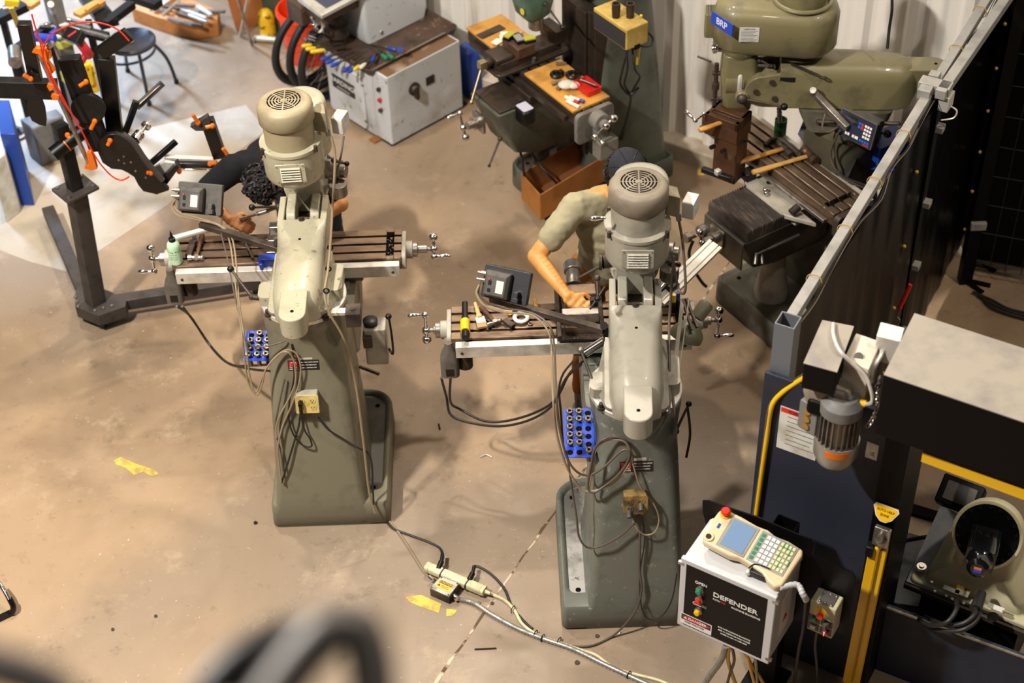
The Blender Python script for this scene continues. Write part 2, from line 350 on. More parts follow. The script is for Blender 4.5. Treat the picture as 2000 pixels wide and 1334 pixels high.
def outlet_box(root, T, m, plug=1, open_m='outlet_cream'):
    # surface-mounted double duplex receptacle, face in local XY of T, Z outward
    b = MB(T); b.prism(rrect2(.052,.052,.006),.052,z0=-.05); o = b.build('outlet_box', 'grey_bracket' if open_m=='outlet_cream' else 'outlet_dirty', root, bevel=.002, world=False)
    b = MB(T); b.prism(rrect2(.056,.05,.004),.003,z0=.002); pl = b.build('cover_plate', open_m, o, world=False)
    for sx in (-1,1):
        for sy in (-1,1):
            b = MB(T); b.prism([(sx*.026+px*.017,sy*.02+py*.0155) for px,py in ngon(18,1)],.002,z0=.005); r_ = b.build('receptacle', open_m, pl, world=False) if False else b.build('receptacle', open_m, o, world=False)
            b = MB(T)
            for dx in (-.006,.006): b.box(sx*.026+dx-.0012,sx*.026+dx+.0012,sy*.02-.002,sy*.02+.007,.007,.0075)
            b.cyl((sx*.026,sy*.02-.0075,.007),(sx*.026,sy*.02-.0075,.0075),.0026,n=10); b.build('slots','black_slot',o,world=False)
    return o
def cable(root, pts, r=.0045, m='cable_black', name='cable', world=True, rip=0, k=6, n=8):
    return MB().tube(pts, r, n=n, k=k, rip=rip).build(name, m, root, world=world)
def nameplate(root, T, dark=True):
    # black licence plate with red M badge
    b = MB(T); b.prism(rrect2(.075,.028,.002),.0012); o = b.build('licence_plate','plate_black',root,world=False)
    b = MB(T); b.box(-.070,-.026,-.014,.023,.001,.0019); b.build('badge_ground','red_print',o,world=False)
    b = MB(T)     # outlined blocky M
    out = [(-.066,-.012),(-.060,.018),(-.052,.018),(-.048,.004),(-.044,.018),(-.036,.018),(-.030,-.012),(-.039,-.012),(-.042,.004),(-.0455,-.008),(-.0505,-.008),(-.054,.004),(-.057,-.012)]
    b.prism(out,.0006,z0=.0018); b.build('badge_letter','white_print',o,world=False)
    b = MB(T); b.prism([(x*.93-.0034,y*.80+.0012) for x,y in out],.0008,z0=.0020); b.build('badge_letter_fill','red_print',o,world=False)
    text('MEEHANITE',.0085,T @ Matrix.Translation((-.048,-.021,.0013)),'white_print',o,world=False)
    for i,s in enumerate(('PRODUCED UNDER LICENCE','FROM THE MEEHANITE','METAL CORPORATION')):
        text(s,.0068,T @ Matrix.Translation((.026,.016-.0155*i,.0013)),'white_print',o,world=False)
    b = MB(T); b.box(-.012,.045,.031,.047,0,.0012); p2 = b.build('serial_plate','alum',root,world=False)
    return o
def turret_mill(key, label, loc, ty, paint, low, mcol, capcol, dx=0, rot=0, lean=0):
    global CUR
    root = thing('milling_machine', label, 'milling machine', loc)
    CUR = None
    B = base_casting(root, .30, 0, .86, .155, low, pm=mat('pan_a','#4a433a',.45,c2='#6e655a',sc=6,lo=.5,hi=.7) if key=='a' else mat('pan_b','#8d8a85',.45,c2='#54524b',sc=4,lo=.5,hi=.62,c3='#2e2a26'), back=.075)
    TC = Matrix.Translation((dx,0,0)); CUR = TC
    # column: tapered casting, slanted back, round head
    rings = []
    for z,cy,hx,hy,r in ((.0,.305,.245,.303,.02),(.10,.305,.243,.303,.02),(.155,.31,.228,.306,.025),(.22,.32,.218,.302,.03),(.5,.35,.207,.274,.05),(.85,.385,.193,.237,.075),(1.0,.40,.186,.222,.11),(1.08,.39,.190,.212,.16),(1.13,.385,.203,.207,.2),(1.17,.385,.208,.208,.208),(1.205,.385,.208,.208,.208)):
        rings.append(rrect(0,cy,z,hx,hy,r,7))
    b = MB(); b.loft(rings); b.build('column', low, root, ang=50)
    b = MB(); b.loft([[(-.1,.60,z),(.1,.60,z),(.085,.665,z),(-.085,.665,z)] for z in (.25,1.12)]); b.build('dovetail_way','dark_iron',root)
    b = MB(); b.lathe([(.206,1.205),(.208,1.207),(.208,1.228),(.2,1.232)],(0,.385,0),n=56); ring_o = b.build('swivel_ring', 'alum', root)
    CUR = None
    # knee, screw, saddle
    b = MB(); b.cyl((0,ty+.0,.1),(0,ty+.0,.56),.045,n=20); b.lathe([(.085,.06),(.085,.11),(.05,.16)],(0,ty,0)); b.build('elevating_screw','dark_iron',root)
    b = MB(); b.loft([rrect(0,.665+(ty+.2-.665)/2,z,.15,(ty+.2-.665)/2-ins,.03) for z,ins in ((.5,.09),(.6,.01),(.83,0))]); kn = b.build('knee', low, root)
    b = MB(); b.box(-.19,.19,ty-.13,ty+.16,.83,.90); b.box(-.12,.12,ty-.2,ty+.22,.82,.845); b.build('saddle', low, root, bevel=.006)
    y0,y1 = ty-.12,ty+.12
    t_table(root, -.785, .395, y0, y1, .97, 'cast_iron_tbl', trough=(.335,.04))
    # linear scale cover along the rear of the table
    b = MB(); b.box(-.765,.385,y0-.048,y0-.004,.885,.955); sc = b.build('scale_cover','alum',root,bevel=.002)
    for x in (-.735,.35): MB().cyl((x,y0-.048,.915),(x,y0-.051,.915),.0075,n=14).build('screw','dark_iron',sc)
    # ---- turret saddle under the ram
    TU = TC @ Matrix.Translation((0,.385,0)) @ Matrix.Rotation(R_(rot),4,'Z') @ Matrix.Translation((0,-.385,0)); CUR = TU
    b = MB(); b.loft([rrect(0,.385,z,hx,hy,r,7) for z,hx,hy,r in ((1.232,.178,.178,.17),(1.255,.17,.19,.14),(1.29,.145,.23,.05),(1.315,.14,.235,.04))])
    b.loft([rrect(sx*.15,.36,z,.055,.06,.03,5) for z,sx in ((1.235,-1),(1.285,-1))]); b.loft([rrect(.155,.42,z,.04,.10,.03,5) for z in (1.235,1.30)])
    tur = b.build('turret', paint, root, ang=50)
    for px,py in ((-.155,.24),(.175,.36),(-.12,.55),(.12,.2)):
        b = MB(); b.cyl((px,py,1.232),(px,py,1.262),.011,n=6); b.cyl((px,py,1.226),(px,py,1.24),.016,n=16); b.build('clamp_bolt','dark_iron',tur)
    # ---- ram
    def sec(y, hx, z0, z1, r=.06, w0=1.0, n=6):
        o = []; hb = hx*w0
        r = min(r,hx*.98)
        for sx,a0 in ((1,0),(-1,90)):
            for i in range(n):
                a = R_(a0+90*i/(n-1)); o.append(V((sx*(hx-r)+r*math.cos(a), y, z1-r+r*math.sin(a))))
        return o+[V((-hb,y,z0)),V((hb,y,z0))]
    rr = [sec(*a) for a in ((.085,.062,1.335,1.40,.055),(.10,.085,1.30,1.425,.07),(.14,.105,1.285,1.44,.085),(.22,.116,1.28,1.452,.09,1.05),(.40,.118,1.28,1.458,.088,1.05),(.54,.117,1.28,1.458,.07,1.05),(.61,.117,1.28,1.46,.035,1.05),(.64,.119,1.28,1.462,.012,1.02),(.672,.119,1.28,1.462,.01,1.0))]
    b = MB(); b.loft(rr)
    # clevis arms at the front of the ram
    for s in (-1,1): b.box(min(s*.088,s*.119),max(s*.088,s*.119),.668,.86,1.28,1.461)
    ram = b.build('ram', paint, root, ang=42, bevel=.004)
    # rounded lifting lug at the rear
    pg = [(-.062,.16),(.062,.16)]+[(.062*math.cos(R_(-a)),.0-.0+.062*math.sin(R_(-a))) for a in range(0,181,12)]
    b = MB(); b.prism(pg,.115,z0=1.335); b.build('lifting_lug', paint, ram, bevel=.006, seg=3)
    MB().cyl((0,.005,1.4502),(0,.005,1.4512),.0085,n=16).build('lug_hole','black_slot',ram)
    MB().cyl((.0,.52,1.4582),(.0,.52,1.4592),.007,n=14).build('oil_hole','black_slot',ram)
    # adapter knuckle with a deep slot
    def arch(x0, x1):
        pts = [(.685,1.30),(.685,1.40)]+[(.755-.07*math.cos(R_(a)),1.40+.075*math.sin(R_(a))) for a in range(15,106,15)]+[(.94,1.47),(.94,1.30)]
        b.loft([[V((x,y,z)) for y,z in pts] for x in (x0,x1)])
    b = MB(); arch(-.08,-.036); arch(.036,.08); b.box(-.036,.036,.688,.735,1.30,1.425); b.build('adapter', paint, root, bevel=.006, seg=3)
    MB().box(-.036,.036,.73,.93,1.30,1.36).build('adapter_recess','dark_iron',root)
    b = MB(); b.cyl((0,.665,1.43),(0,.665,1.475),.009,n=6); b.cyl((0,.665,1.43),(0,.665,1.466),.015,n=16); b.cyl((-.022,.715,1.43),(.022,.715,1.43),.010,n=10); b.build('worm_bolt','dark_iron',root)
    b = MB(); b.torus((0,.955,1.44),(0,1,0),.10,.012,n=40,a0=0,a1=PI); b.build('protractor_ring','alum',root)
    # ---- head: built upright, may lean sideways about the knuckle
    TH_ = TU @ Matrix.Translation((0,0,1.45)) @ Matrix.Rotation(R_(lean),4,'Y') @ Matrix.Translation((0,0,-1.45)); CUR = TH_
    hd = MB()
    hd.lathe([(.130,1.695),(.14,1.712),(.142,1.735),(.142,1.865),(.147,1.87),(.147,1.885),(.139,1.887)],(0,.735,0),n=56)
    hd.lathe([(.06,1.62),(.09,1.645),(.12,1.68),(.130,1.695)],(0,.755,0),n=40)
    ho = hd.build('motor_pot', paint, root, ang=40)
    motor(root, (0,.735), (1.69,1.885,2.015,2.10), mcol, r=.131, cap_m=capcol)
    for a in (35,145,215,325): b = MB(); b.cyl((.152*math.cos(R_(a)),.735+.152*math.sin(R_(a)),1.868),(.152*math.cos(R_(a)),.735+.152*math.sin(R_(a)),1.90),.009,n=10).build('pot_bolt','dark_iron',ho)
    louver_cover(ho, frame((0,.735-.140,1.79),(0,-1,0),(1,0,0)), paint)
    b = MB(); b.lathe([(.10,1.60),(.125,1.62),(.13,1.68),(.13,1.84),(.128,1.885),(.12,1.905),(.10,1.912),(.05,1.915),(.001,1.915)],(0.02,1.03,0),n=48); b.box(-.10,.12,.84,1.03,1.66,1.90); b.build('belt_housing', paint, root, ang=50)
    b = MB(); b.loft([rrect(0,1.06,z,hx,hy,.04) for z,hx,hy in ((1.28,.06,.07),(1.33,.085,.10),(1.5,.10,.12),(1.62,.10,.11))]); b.box(-.09,.09,.86,1.0,1.36,1.60); b.build('quill_head', paint, root, bevel=.006)
    b = MB(); b.lathe([(.03,1.13),(.038,1.16),(.045,1.19),(.045,1.3)],(0,1.08,0)); b.build('quill','steel',root)
    b = MB(); b.lathe([(.001,1.055),(.012,1.06),(.012,1.10),(.028,1.105),(.03,1.135)],(0,1.08,0)); b.build('tool_holder','dark_iron',root)
    CUR = None
    XT[key] = (TC, TU, TH_)
    return root, B, tur, ram, ho
# ================================================================ left mill (A) and middle mill (B)
A,Abase,Atur,Aram,Ahead = turret_mill('a','large beige-green milling machine at left, black-shirted worker bending behind its table',(-.95,5.75,0),1.075,'paint_a','paint_a_low','paint_motor_a','paint_motor_a',dx=-.042,lean=-1.5)
Bm,Bbase,Btur,Bram,Bhead = turret_mill('b','grey-green milling machine in the middle with the capped worker at its table',(.49,5.03,0),1.155,'paint_b','paint_b_low','paint_b','paint_motor_b',dx=.055,rot=-3.5)
def loc(root, x, y, z): return XF[root.name].inverted() @ P(x,y,z)
def dro(root, T, m='dro_black', w=.23, h=.155):
    # digital readout seen from behind: screen body, stepped rear case, plate, plugs. Local: x across, y up, z out of the rear
    b = MB(T); b.prism(rrect2(w/2,h/2,.008),.03,z0=-.015); o = b.build('display_unit', m, root, bevel=.003, world=False)
    b = MB(T); b.loft([[(x,y,z) for x,y in ((-w*.42,-h*.42),(w*.12,-h*.42),(w*.12,h*.36),(-w*.42,h*.36))] if z < .05 else [(x,y,z) for x,y in ((-w*.36,-h*.36),(w*.06,-h*.36),(w*.06,h*.25),(-w*.36,h*.25))] for z in (.014,.045,.062)]); b.build('rear_case','dro_dust',o,bevel=.003,world=False)
    b = MB(T); b.box(-w*.13,w*.03,-h*.26,h*.12,.062,.0635); b.build('rating_label','white_box',o,world=False)
    b = MB(T); b.box(-w*.30,-w*.24,-h*.05,h*.08,.062,.066); b.box(-w*.30,-w*.24,-h*.26,-h*.16,.062,.066); b.build('socket','black_plastic',o,world=False)
    b = MB(T); b.box(-w*.30,-w*.265,h*.1,h*.15,.062,.067); b.build('power_switch','red_print',o,world=False)
    b = MB(T); b.box(w*.24,w*.34,-h*.32,-h*.12,.014,.05); b.box(w*.22,w*.36,-h*.45,-h*.3,.0,.05); b.build('mount_block',m,o,bevel=.003,world=False)
    b = MB(T)
    for y in (h*.22,h*.02): b.cyl((-w*.40,y,.03),(-w*.53,y,.034),.012,n=14); b.cyl((-w*.53,y,.034),(-w*.60,y,.036),.008,n=12)
    b.build('connector','steel',o,world=False); return o
# --- table ends, feed drive, cranks
def feed_drive(root, x, yc, m1='grey_plastic'):
    b = MB(); b.loft([rrect(x,yc-.01,z,hx,hy,.025) for z,hx,hy in ((.735,.042,.04),(.74,.046,.045),(.84,.046,.045),(.87,.038,.042),(.90,.022,.035),(.95,.02,.03))]); o = b.build('power_feed', m1, root, bevel=.003)
    b = MB(); b.lathe([(.03,.74),(.038,.745),(.038,.81),(.034,.83),(.02,.835)],(x+.075,yc+.03,0),n=24); b.build('feed_motor','dark_iron',o)
    MB().box(x-.02,x+.02,yc-.0565,yc-.055,.755,.80).build('speed_label','black_plastic',o); return o
for rt,ty,key in ((A,1.075,'a'),(Bm,1.155,'b')):
    yc = ty
    lb = table_bracket(rt,-.785,-1,yc,.97,'grey_bracket',(-1,0,0),R_(190) if key=='a' else R_(0),R1=.075 if key=='a' else .1,ln=.09)
    rb_ = table_bracket(rt,.395,1,yc,.97,'grey_bracket',(1,0,0),R_(150) if key=='a' else R_(180),R1=.04 if key=='a' else .105,ln=.13 if key=='a' else .10)
    feed_drive(rt,-.80,yc-.10)
# ram-swivel levers and turret rods
CUR = XT['a'][1]
clamp_lever(A,(-.235,.33,1.27),(-.335,.44,1.355),r=.0065,br=.0165)
clamp_lever(A,(-.13,.83,1.42),(-.247,.76,1.475),r=.0065,br=.0165)
CUR = XT['b'][1]
clamp_lever(Bm,(-.19,.36,1.27),(-.245,.49,1.35),r=.0065,br=.0165,m='steel')
CUR = XT['a'][1]
b = MB(); b.cyl((-.155,.32,1.262),(-.235,.33,1.27),.014,n=14); b.build('lever_boss','dark_iron',A)
# quill side levers, side gearbox
for rt in (A,Bm):
    CUR = XT['a' if rt is A else 'b'][2]
    b = MB(); b.cyl((.09,1.02,1.50),(.18,1.0,1.50),.05,n=28); b.cyl((.16,1.0,1.50),(.205,.99,1.50),.036,n=24); b.lathe([(.038,1.40),(.045,1.405),(.045,1.47)],(.16,.93,0),n=24); b.build('feed_gearbox','steel',rt,bevel=.003)
    b = MB(); b.cyl((-.09,1.0,1.46),(-.15,.98,1.46),.035,n=28); b.cyl((-.15,.98,1.46),(-.165,.98,1.46),.04,n=28); b.build('clutch_knob','dark_iron',rt)
CUR = XT['a'][2]
clamp_lever(A,(.17,.86,1.66),(.235,.82,1.665),r=.007,br=.013)
CUR = XT['b'][2]
clamp_lever(Bm,(.16,.86,1.55),(.19,.79,1.60),r=.005,br=.012); clamp_lever(Bm,(-.175,.62,1.66),(-.172,.55,1.60),r=.006,br=.015)
b = MB(); grip(b,(-.14,.64,1.98),(-1,0,-.05),.07,.011); b.build('brake_handle','chrome',Bm)
clamp_lever(Bm,(-.12,.98,1.46),(-.26,.98,1.36),r=.007,br=.001,hub=.02)
# motor junction boxes
for rt,dz in ((A,0),(Bm,0)):
    CUR = XT['a' if rt is A else 'b'][2]
    T = frame((.165,.78,1.96),(.94,-.34,0),(0,0,1))
    b = MB(T); b.loft([[(-.055,-.035,z*.5-.045),(.055,-.035,z*.5-.045),(.055,.035,z-.045),(-.055,.035,z-.045)] for z in (.0,.075)]); jb = b.build('junction_box',mat('jbox_'+rt.name,'#8f8468',.5,c2='#6b614b',sc=9),rt,bevel=.003)
    T2 = frame((.235,.83,1.90),(.94,-.34,0),(0,0,1)); b = MB(T2); b.prism(rrect2(.045,.042,.008),.055,z0=-.03); b.build('capacitor_box','white_box',rt,bevel=.003)
    b = MB(); b.cyl((.175,.755,1.915),(.18,.745,1.885),.012,n=14); b.build('cable_gland','steel',jb)
CUR = XT['a'][1]
cable(A,[(.18,.745,1.885),(.19,.72,1.80),(.175,.66,1.66),(.15,.70,1.50),(.145,.55,1.44),(.14,.35,1.41),(.13,.2,1.38),(.15,.15,1.30),(.2,.14,1.15),(.235,.1,.9),(.245,.05,.55),(.25,.0,.25),(.27,-.03,.12)],.0062,'cable_tan','motor_cable',world=False)
cable(A,[(.235,.78,1.86),(.22,.72,1.80),(.2,.76,1.72),(.17,.75,1.62),(.15,.72,1.52)],.005,'cable_grey','motor_cable',world=False)
CUR = XT['b'][1]
cable(Bm,[(.18,.745,1.885),(.20,.70,1.78),(.215,.62,1.60),(.19,.66,1.56),(.165,.72,1.66),(.16,.68,1.72),(.155,.66,1.5),(.15,.6,1.40),(.15,.42,1.30),(.16,.28,1.27),(.165,.18,1.24),(.15,.17,1.3)],.0062,'cable_grey','motor_cable',world=False)
CUR = XT['a'][1]
for y in (.2,.36,.52):
    MB().torus((.14,y,1.40),(0,1,-.2),.012,.004,n=16,m=6).build('cable_tie','black_plastic',A)
# nameplates and outlets on the slanted rear of the columns (rear slope of about 7.8 degrees)
CUR = None
def PB(root, x, y, off=0):           # point on the slanted rear of a column (or off in front of it)
    n = V((0,-1,.2083)).normalized(); q0 = root.location+V((0,.004,.155))+n*off; d = FW + RT*((x-1000)/FPX) - UP*((y-667)/FPX)
    return CP + d*((q0-CP).dot(n)/d.dot(n))
sl = V((0,-1,.2083)).normalized()
for rt,npx,opx,om in ((A,(593,713),(600,789),'outlet_cream'),(Bm,(1243,911),(1241,986),'outlet_dirty')):
    nameplate(rt, XF[rt.name].inverted() @ frame(PB(rt,*npx,.002),sl,(1,0,0))); outlet_box(rt, XF[rt.name].inverted() @ frame(PB(rt,*opx,.05),sl,(1,0,0)),'x',open_m=om)
CUR = None
# --- readouts on arms
def arm(root, a, c, w=.03):
    b = MB(); b.bar(a,c,w,w*.9); b.build('readout_arm','dark_iron',root,world=True,bevel=.003)
arm(A,P(392,438,1.27),P(548,487,1.29),.034); arm(Bm,P(958,582,1.27),P(1180,645,1.29),.034)
b = MB(); b.cyl(P(541,480,1.2),P(541,474,1.33),.018,n=18); b.bar(P(545,480,1.27),P(575,485,1.27),.035,.05); b.build('arm_pivot','black_plastic',A,world=True)
b = MB(); b.cyl(P(1180,640,1.2),P(1180,636,1.33),.018,n=18); b.bar(P(1180,645,1.27),P(1215,650,1.27),.035,.05); b.build('arm_pivot','black_plastic',Bm,world=True)
XI = XF[A.name].inverted(); TA = XI @ frame(P(392,388,1.385),(-.18,-.80,.57),(.98,-.2,0))
dA = dro(A, TA, 'dro_dust'); XI = XF[Bm.name].inverted(); TB = XI @ frame(P(990,556,1.385),(-.35,-.75,.55),(.93,-.36,0)); dB = dro(Bm, TB)
cable(A,[P(345,598,.73),P(372,618,.5),P(405,668,.35),P(440,706,.45),P(485,720,.7),P(530,725,.9)],.0065,'cable_black','feed_cable')
cable(A,[P(356,598,.73),P(380,630,.5),P(415,680,.35),P(450,712,.45),P(488,714,.7),P(525,712,.9)],.0065,'cable_black','feed_cable')
cable(Bm,[P(862,738,.74),P(872,775,.5),P(882,812,.4),P(930,828,.4),P(985,832,.42),P(1040,818,.5),P(1080,790,.65),P(1105,740,.85),P(1135,712,1.0)],.0065,'cable_black','feed_cable')
cable(Bm,[P(880,738,.74),P(880,785,.5),P(900,800,.4),P(945,822,.4),P(990,822,.42),P(1045,806,.5),P(1085,780,.65),P(1112,730,.85),P(1140,705,1.0)],.0065,'cable_black','feed_cable')

def pbs(rt, px, off=.015): return [PB(rt,x,y,off+.006*(i%2)) for i,(x,y) in enumerate(px)]
cable(A,[P(349,378,1.40),P(340,398,1.36),P(352,415,1.33),P(385,425,1.31),P(425,438,1.30),P(452,462,1.27),P(462,520,1.2),P(466,580,1.15)]+pbs(A,[(474,640),(482,680),(487,730),(500,772),(512,750),(520,720),(545,692),(562,688),(574,705),(577,745),(566,775),(550,805),(540,830),(540,855)],.03),.0045,'cable_tan','scale_cable')
cable(A,[P(349,384,1.40),P(336,402,1.36),P(350,422,1.33),P(390,430,1.31),P(430,442,1.30),P(448,470,1.25),P(458,540,1.2),P(465,600,1.12)]+pbs(A,[(472,650),(478,700),(484,745),(497,768),(506,755),(516,728),(535,700),(558,684),(578,690),(587,715),(585,745),(570,790),(553,830),(543,870),(545,905),(549,942)],.025),.0045,'cable_tan','scale_cable')
cable(A,[P(436,410,1.33),P(432,452,1.28),P(443,500,1.22),P(455,560,1.17),P(468,620,1.1)]+pbs(A,[(478,662),(490,675),(515,677),(545,670),(558,665)],.03),.004,'cable_grey','scale_cable')
cable(Bm,[P(938,548,1.41),P(935,570,1.38),P(950,590,1.34),P(985,602,1.31),P(1040,612,1.3),P(1075,640,1.27),P(1083,690,1.2)]+pbs(Bm,[(1086,760),(1092,830),(1106,890),(1125,920),(1150,928),(1180,912),(1215,880),(1230,884),(1224,905),(1205,930),(1180,950),(1158,962),(1148,950),(1155,905),(1160,880),(1175,860),(1200,853),(1222,860),(1232,880),(1236,905)],.035),.0055,'cable_grey','scale_cable')
cable(Bm,[P(936,556,1.41),P(931,575,1.38),P(948,598,1.34),P(985,610,1.31),P(1040,616,1.3),P(1072,650,1.25),P(1078,700,1.18)]+pbs(Bm,[(1080,770),(1086,840),(1102,900),(1120,935),(1140,958),(1165,958),(1195,945),(1220,920),(1232,893),(1222,864),(1195,858),(1172,868),(1158,895),(1154,930),(1150,955)],.03),.0055,'cable_tan','scale_cable')
cable(Bm,pbs(Bm,[(1236,905),(1248,945),(1262,965),(1280,990),(1287,1015),(1280,1038),(1262,1045),(1246,1035),(1236,1018)],.03),.004,'cable_tan','scale_cable')
cable(Bm,pbs(Bm,[(1250,1005),(1240,1020),(1215,1044),(1185,1062),(1160,1070),(1142,1066),(1130,1045),(1126,1010),(1118,960),(1110,905),(1106,880)],.03),.005,'cable_grey','power_cord')
cable(Bm,pbs(Bm,[(1100,870),(1095,800),(1092,760),(1100,730),(1120,705)],.03),.005,'cable_black','scale_cable')
# ================================================================ white toolroom machine, far middle
LZ = thing('toolroom_lathe','white toolroom machine with black nameplate and a tray of tools on top','machine',(-.754,9.033,0),R_(42))
mat('white_enamel','#c3c5c6',.35,c2='#a3a19b',sc=4,lo=.5,hi=.75,c3='#77705f',coat=.2); mat('grimy_top','#6f5238',.6,c2='#b4a28a',sc=4,lo=.5,hi=.7); mat('tray_grime','#4b382c',.5,c2='#2c211a',sc=5,c3='#8a7460')
b = MB(); b.loft([rrect(.0+.36,.39,z,hx,.245,.03) for z,hx in ((.02,.34),(.05,.35),(.46,.36),(.50,.36))]); cab = b.build('cabinet','white_enamel',LZ)
b = MB(); b.loft([rrect(.34,.08,z,.315,.075,.012) for z in (.02,.535)]); cb = b.build('electrical_cabinet','white_enamel',LZ,bevel=.004)
MB().box(.04,.64,.012,.148,.5352,.5365).build('dusty_top','grimy_top',cb)
b = MB(); b.box(.03,.70,.02,.60,.0,.022); b.build('plinth','black_plastic',LZ)
# left door with nameplate (faces -X)
b = MB(); b.prism(rrect2(.19,.20,.03),.012,T=frame((.005,.41,.25),(-1,0,0),(0,1,0))); dr = b.build('door','white_enamel',LZ,bevel=.003)
T = frame((-.008,.43,.30),(-1,0,0),(0,-1,0)); b = MB(T); b.prism(rrect2(.115,.05,.003),.004); npl = b.build('nameplate','plate_black',dr)
text('HARDINGE',.05,T @ Matrix.Translation((0,.012,.0042)),'white_print',npl,world=False,sx=1.12); text('BROTHERS INC ELMIRA NY',.011,T @ Matrix.Translation((0,-.032,.0042)),'white_print',npl,world=False)
b = MB(); b.cyl((-.005,.225,.12),(-.012,.225,.12),.01,n=12); b.cyl((-.005,.225,.40),(-.012,.225,.40),.01,n=12); b.build('latch','steel',dr); MB().ball((-.03,.615,.36),.022).build('knob','black_plastic',cab)
b = MB()
for i,(z,m) in enumerate(((.42,'dark_iron'),(.34,'red_print'),(.26,'dark_iron'))):
    MB().cyl((.025,.085,z),(.005,.085,z),.014,n=14).build('push_button',m,cb)
b = MB(); b.lathe([(.045,0),(.045,.008),(.03,.012),(.025,.03),(.001,.032)],(.24,.005,.36),(0,-1,0),20); b.loft([rrect(0,0,z,.014,.05,.012) for z in (.012,.035)],T=frame((.245,.005,.335),(0,-1,0))); b.build('rotary_switch','dark_iron',cb)
T = frame((.38,.003,.36),(0,-1,0),(1,0,0)); b = MB(T); b.prism(rrect2(.035,.03,.002),.003); b.build('rating_plate','plate_black',cb)
MB().box(-.03,.12,.12,.18,.0,.012).build('wood_shim',mat('wood_shim_m','#8d5a2c',.7),LZ)
# chip tray
b = MB(); b.loft([rrect(.36,.44,z,hx,hy,.04) for z,hx,hy in ((.50,.35,.28),(.515,.37,.32),(.56,.385,.335),(.56,.375,.325),(.525,.36,.31))]); b.build('chip_tray','tray_grime',LZ,ang=30)
b = MB(); b.loft([rrect(.46,.56,z,hx,.16,.03) for z,hx in ((.53,.25),(.60,.27),(.98,.27),(1.0,.26))]); hs = b.build('headstock','white_enamel',LZ)
b = MB(); b.loft([rrect(.30,.50,z,.06,.08,.02) for z in (.66,.95)]); b.build('guard','white_enamel',hs)
b = MB(); b.cyl((.08,.56,.53),(.08,.56,.60),.055,n=24); b.cyl((.08,.56,.60),(.08,.56,.68),.08,n=24); b.cyl((.08,.56,.68),(.08,.56,.80),.05,n=24); b.build('spindle_nose','dark_iron',hs)
b = MB(); b.box(-.1,.3,.44,.64,.80,.92); b.box(-.14,.0,.62,.78,.72,.86); b.build('slide','tray_grime',LZ,bevel=.01); MB().box(.02,.16,.50,.60,.92,.955).build('yellow_rag',mat('yellowgreen','#b9b23a',.8),LZ,bevel=.01)
# hand wheel and tilted tray (readout) up front left
hwc = P(620,43,.78); b = MB(); b.torus(hwc,(-.75,-.6,.1),.062,.010,n=32); b.cyl(hwc,hwc+V((.09,.06,0)),.016,n=14); b.ball(hwc,.022)
f = frame(hwc,(-.75,-.6,.1))
for a in (0,120,240): b.cyl(hwc, f @ V((.06*math.cos(R_(a)),.06*math.sin(R_(a)),0)),.006,n=8)
grip(b, f @ V((.05,.02,0)), (-.75,-.6,.1),.06,.010); b.build('hand_wheel','chrome',LZ,world=True)
T = frame(P(655,5,.95),(0,0,1),(.80,-.60,0)); 
c0 = P(580,-5,.93); c1 = P(628,30,.93); c2 = P(742,-30,.93); c3 = c0+(c2-c1)
b = MB(); b.loft([[p+V((0,0,z)) for p in (c0,c1,c2,c3)] for z in (-.03,.0)]); dt = b.build('top_shelf','alum',LZ,world=True,bevel=.006)
cc = (c0+c1+c2+c3)/4; b = MB(); b.loft([[cc+(p-cc)*.72+V((0,0,z)) for p in (c0,c1,c2,c3)] for z in (.0,.004)]); b.build('shelf_mat',mat('slate','#3b4152',.6),dt,world=True)
# ---- files with coloured handles and bits lying in the tray
def hand_file(px, to, hc, label):
    a = P(px[0],px[1],.575); e = P(to[0],to[1],.56); d = (e-a).normalized(); r = thing('hand_file',label,'file',tuple(a),0,'files in the machine tray')
    b = MB(); b.bar(a,a+d*.17,.012,.005); b.build('blade','dark_iron',r,world=True)
    b = MB(); b.lathe([(.008,-.055),(.0135,-.045),(.0135,-.01),(.009,.012)],a,d,14); b.build('handle',hc,r,world=True)
mat('yellow_h','#d2b012',.4); mat('blue_h','#173a94',.4); mat('green_h','#1d7a52',.4); mat('white_h','#cfc8bb',.5)
for px,to,hc,lb in [((605,88),(680,76),'yellow_h','farthest of the yellow-handled files at the tray corner by the handwheel'),((613,94),(690,82),'yellow_h','second of the yellow-handled files, just nearer than the farthest one'),
    ((622,99),(692,86),'yellow_h','third of the yellow-handled files at the tray corner'),((631,98),(700,88),'yellow_h','rightmost of the four yellow-handled files at the tray corner'),
    ((641,112),(705,90),'blue_h','left one of the three blue-handled files above the nameplate door'),((650,118),(708,95),'blue_h','middle one of the three blue-handled files above the nameplate door'),((659,124),(712,100),'blue_h','right one of the three blue-handled files above the nameplate door'),
    ((680,133),(715,108),'blue_h','blue-handled file at the near edge, left of the two next to the yellow one'),((690,134),(724,108),'blue_h','blue-handled file touching the single yellow handle at the near edge'),
    ((700,130),(730,106),'yellow_h','single yellow-handled file at the near edge of the tray'),((712,126),(738,105),'white_h','white-handled file at the near corner of the tray'),
    ((747,109),(725,93),'green_h','left green-handled file on the tray right side'),((759,108),(735,92),'green_h','right green-handled file on the tray right side'),((730,112),(742,90),'blue_h','blue and white handled file near the tray middle'),((760,95),(725,88),'blue_h','blue-handled file pointing left beside the green handles')]:
    hand_file(px,to,hc,lb)
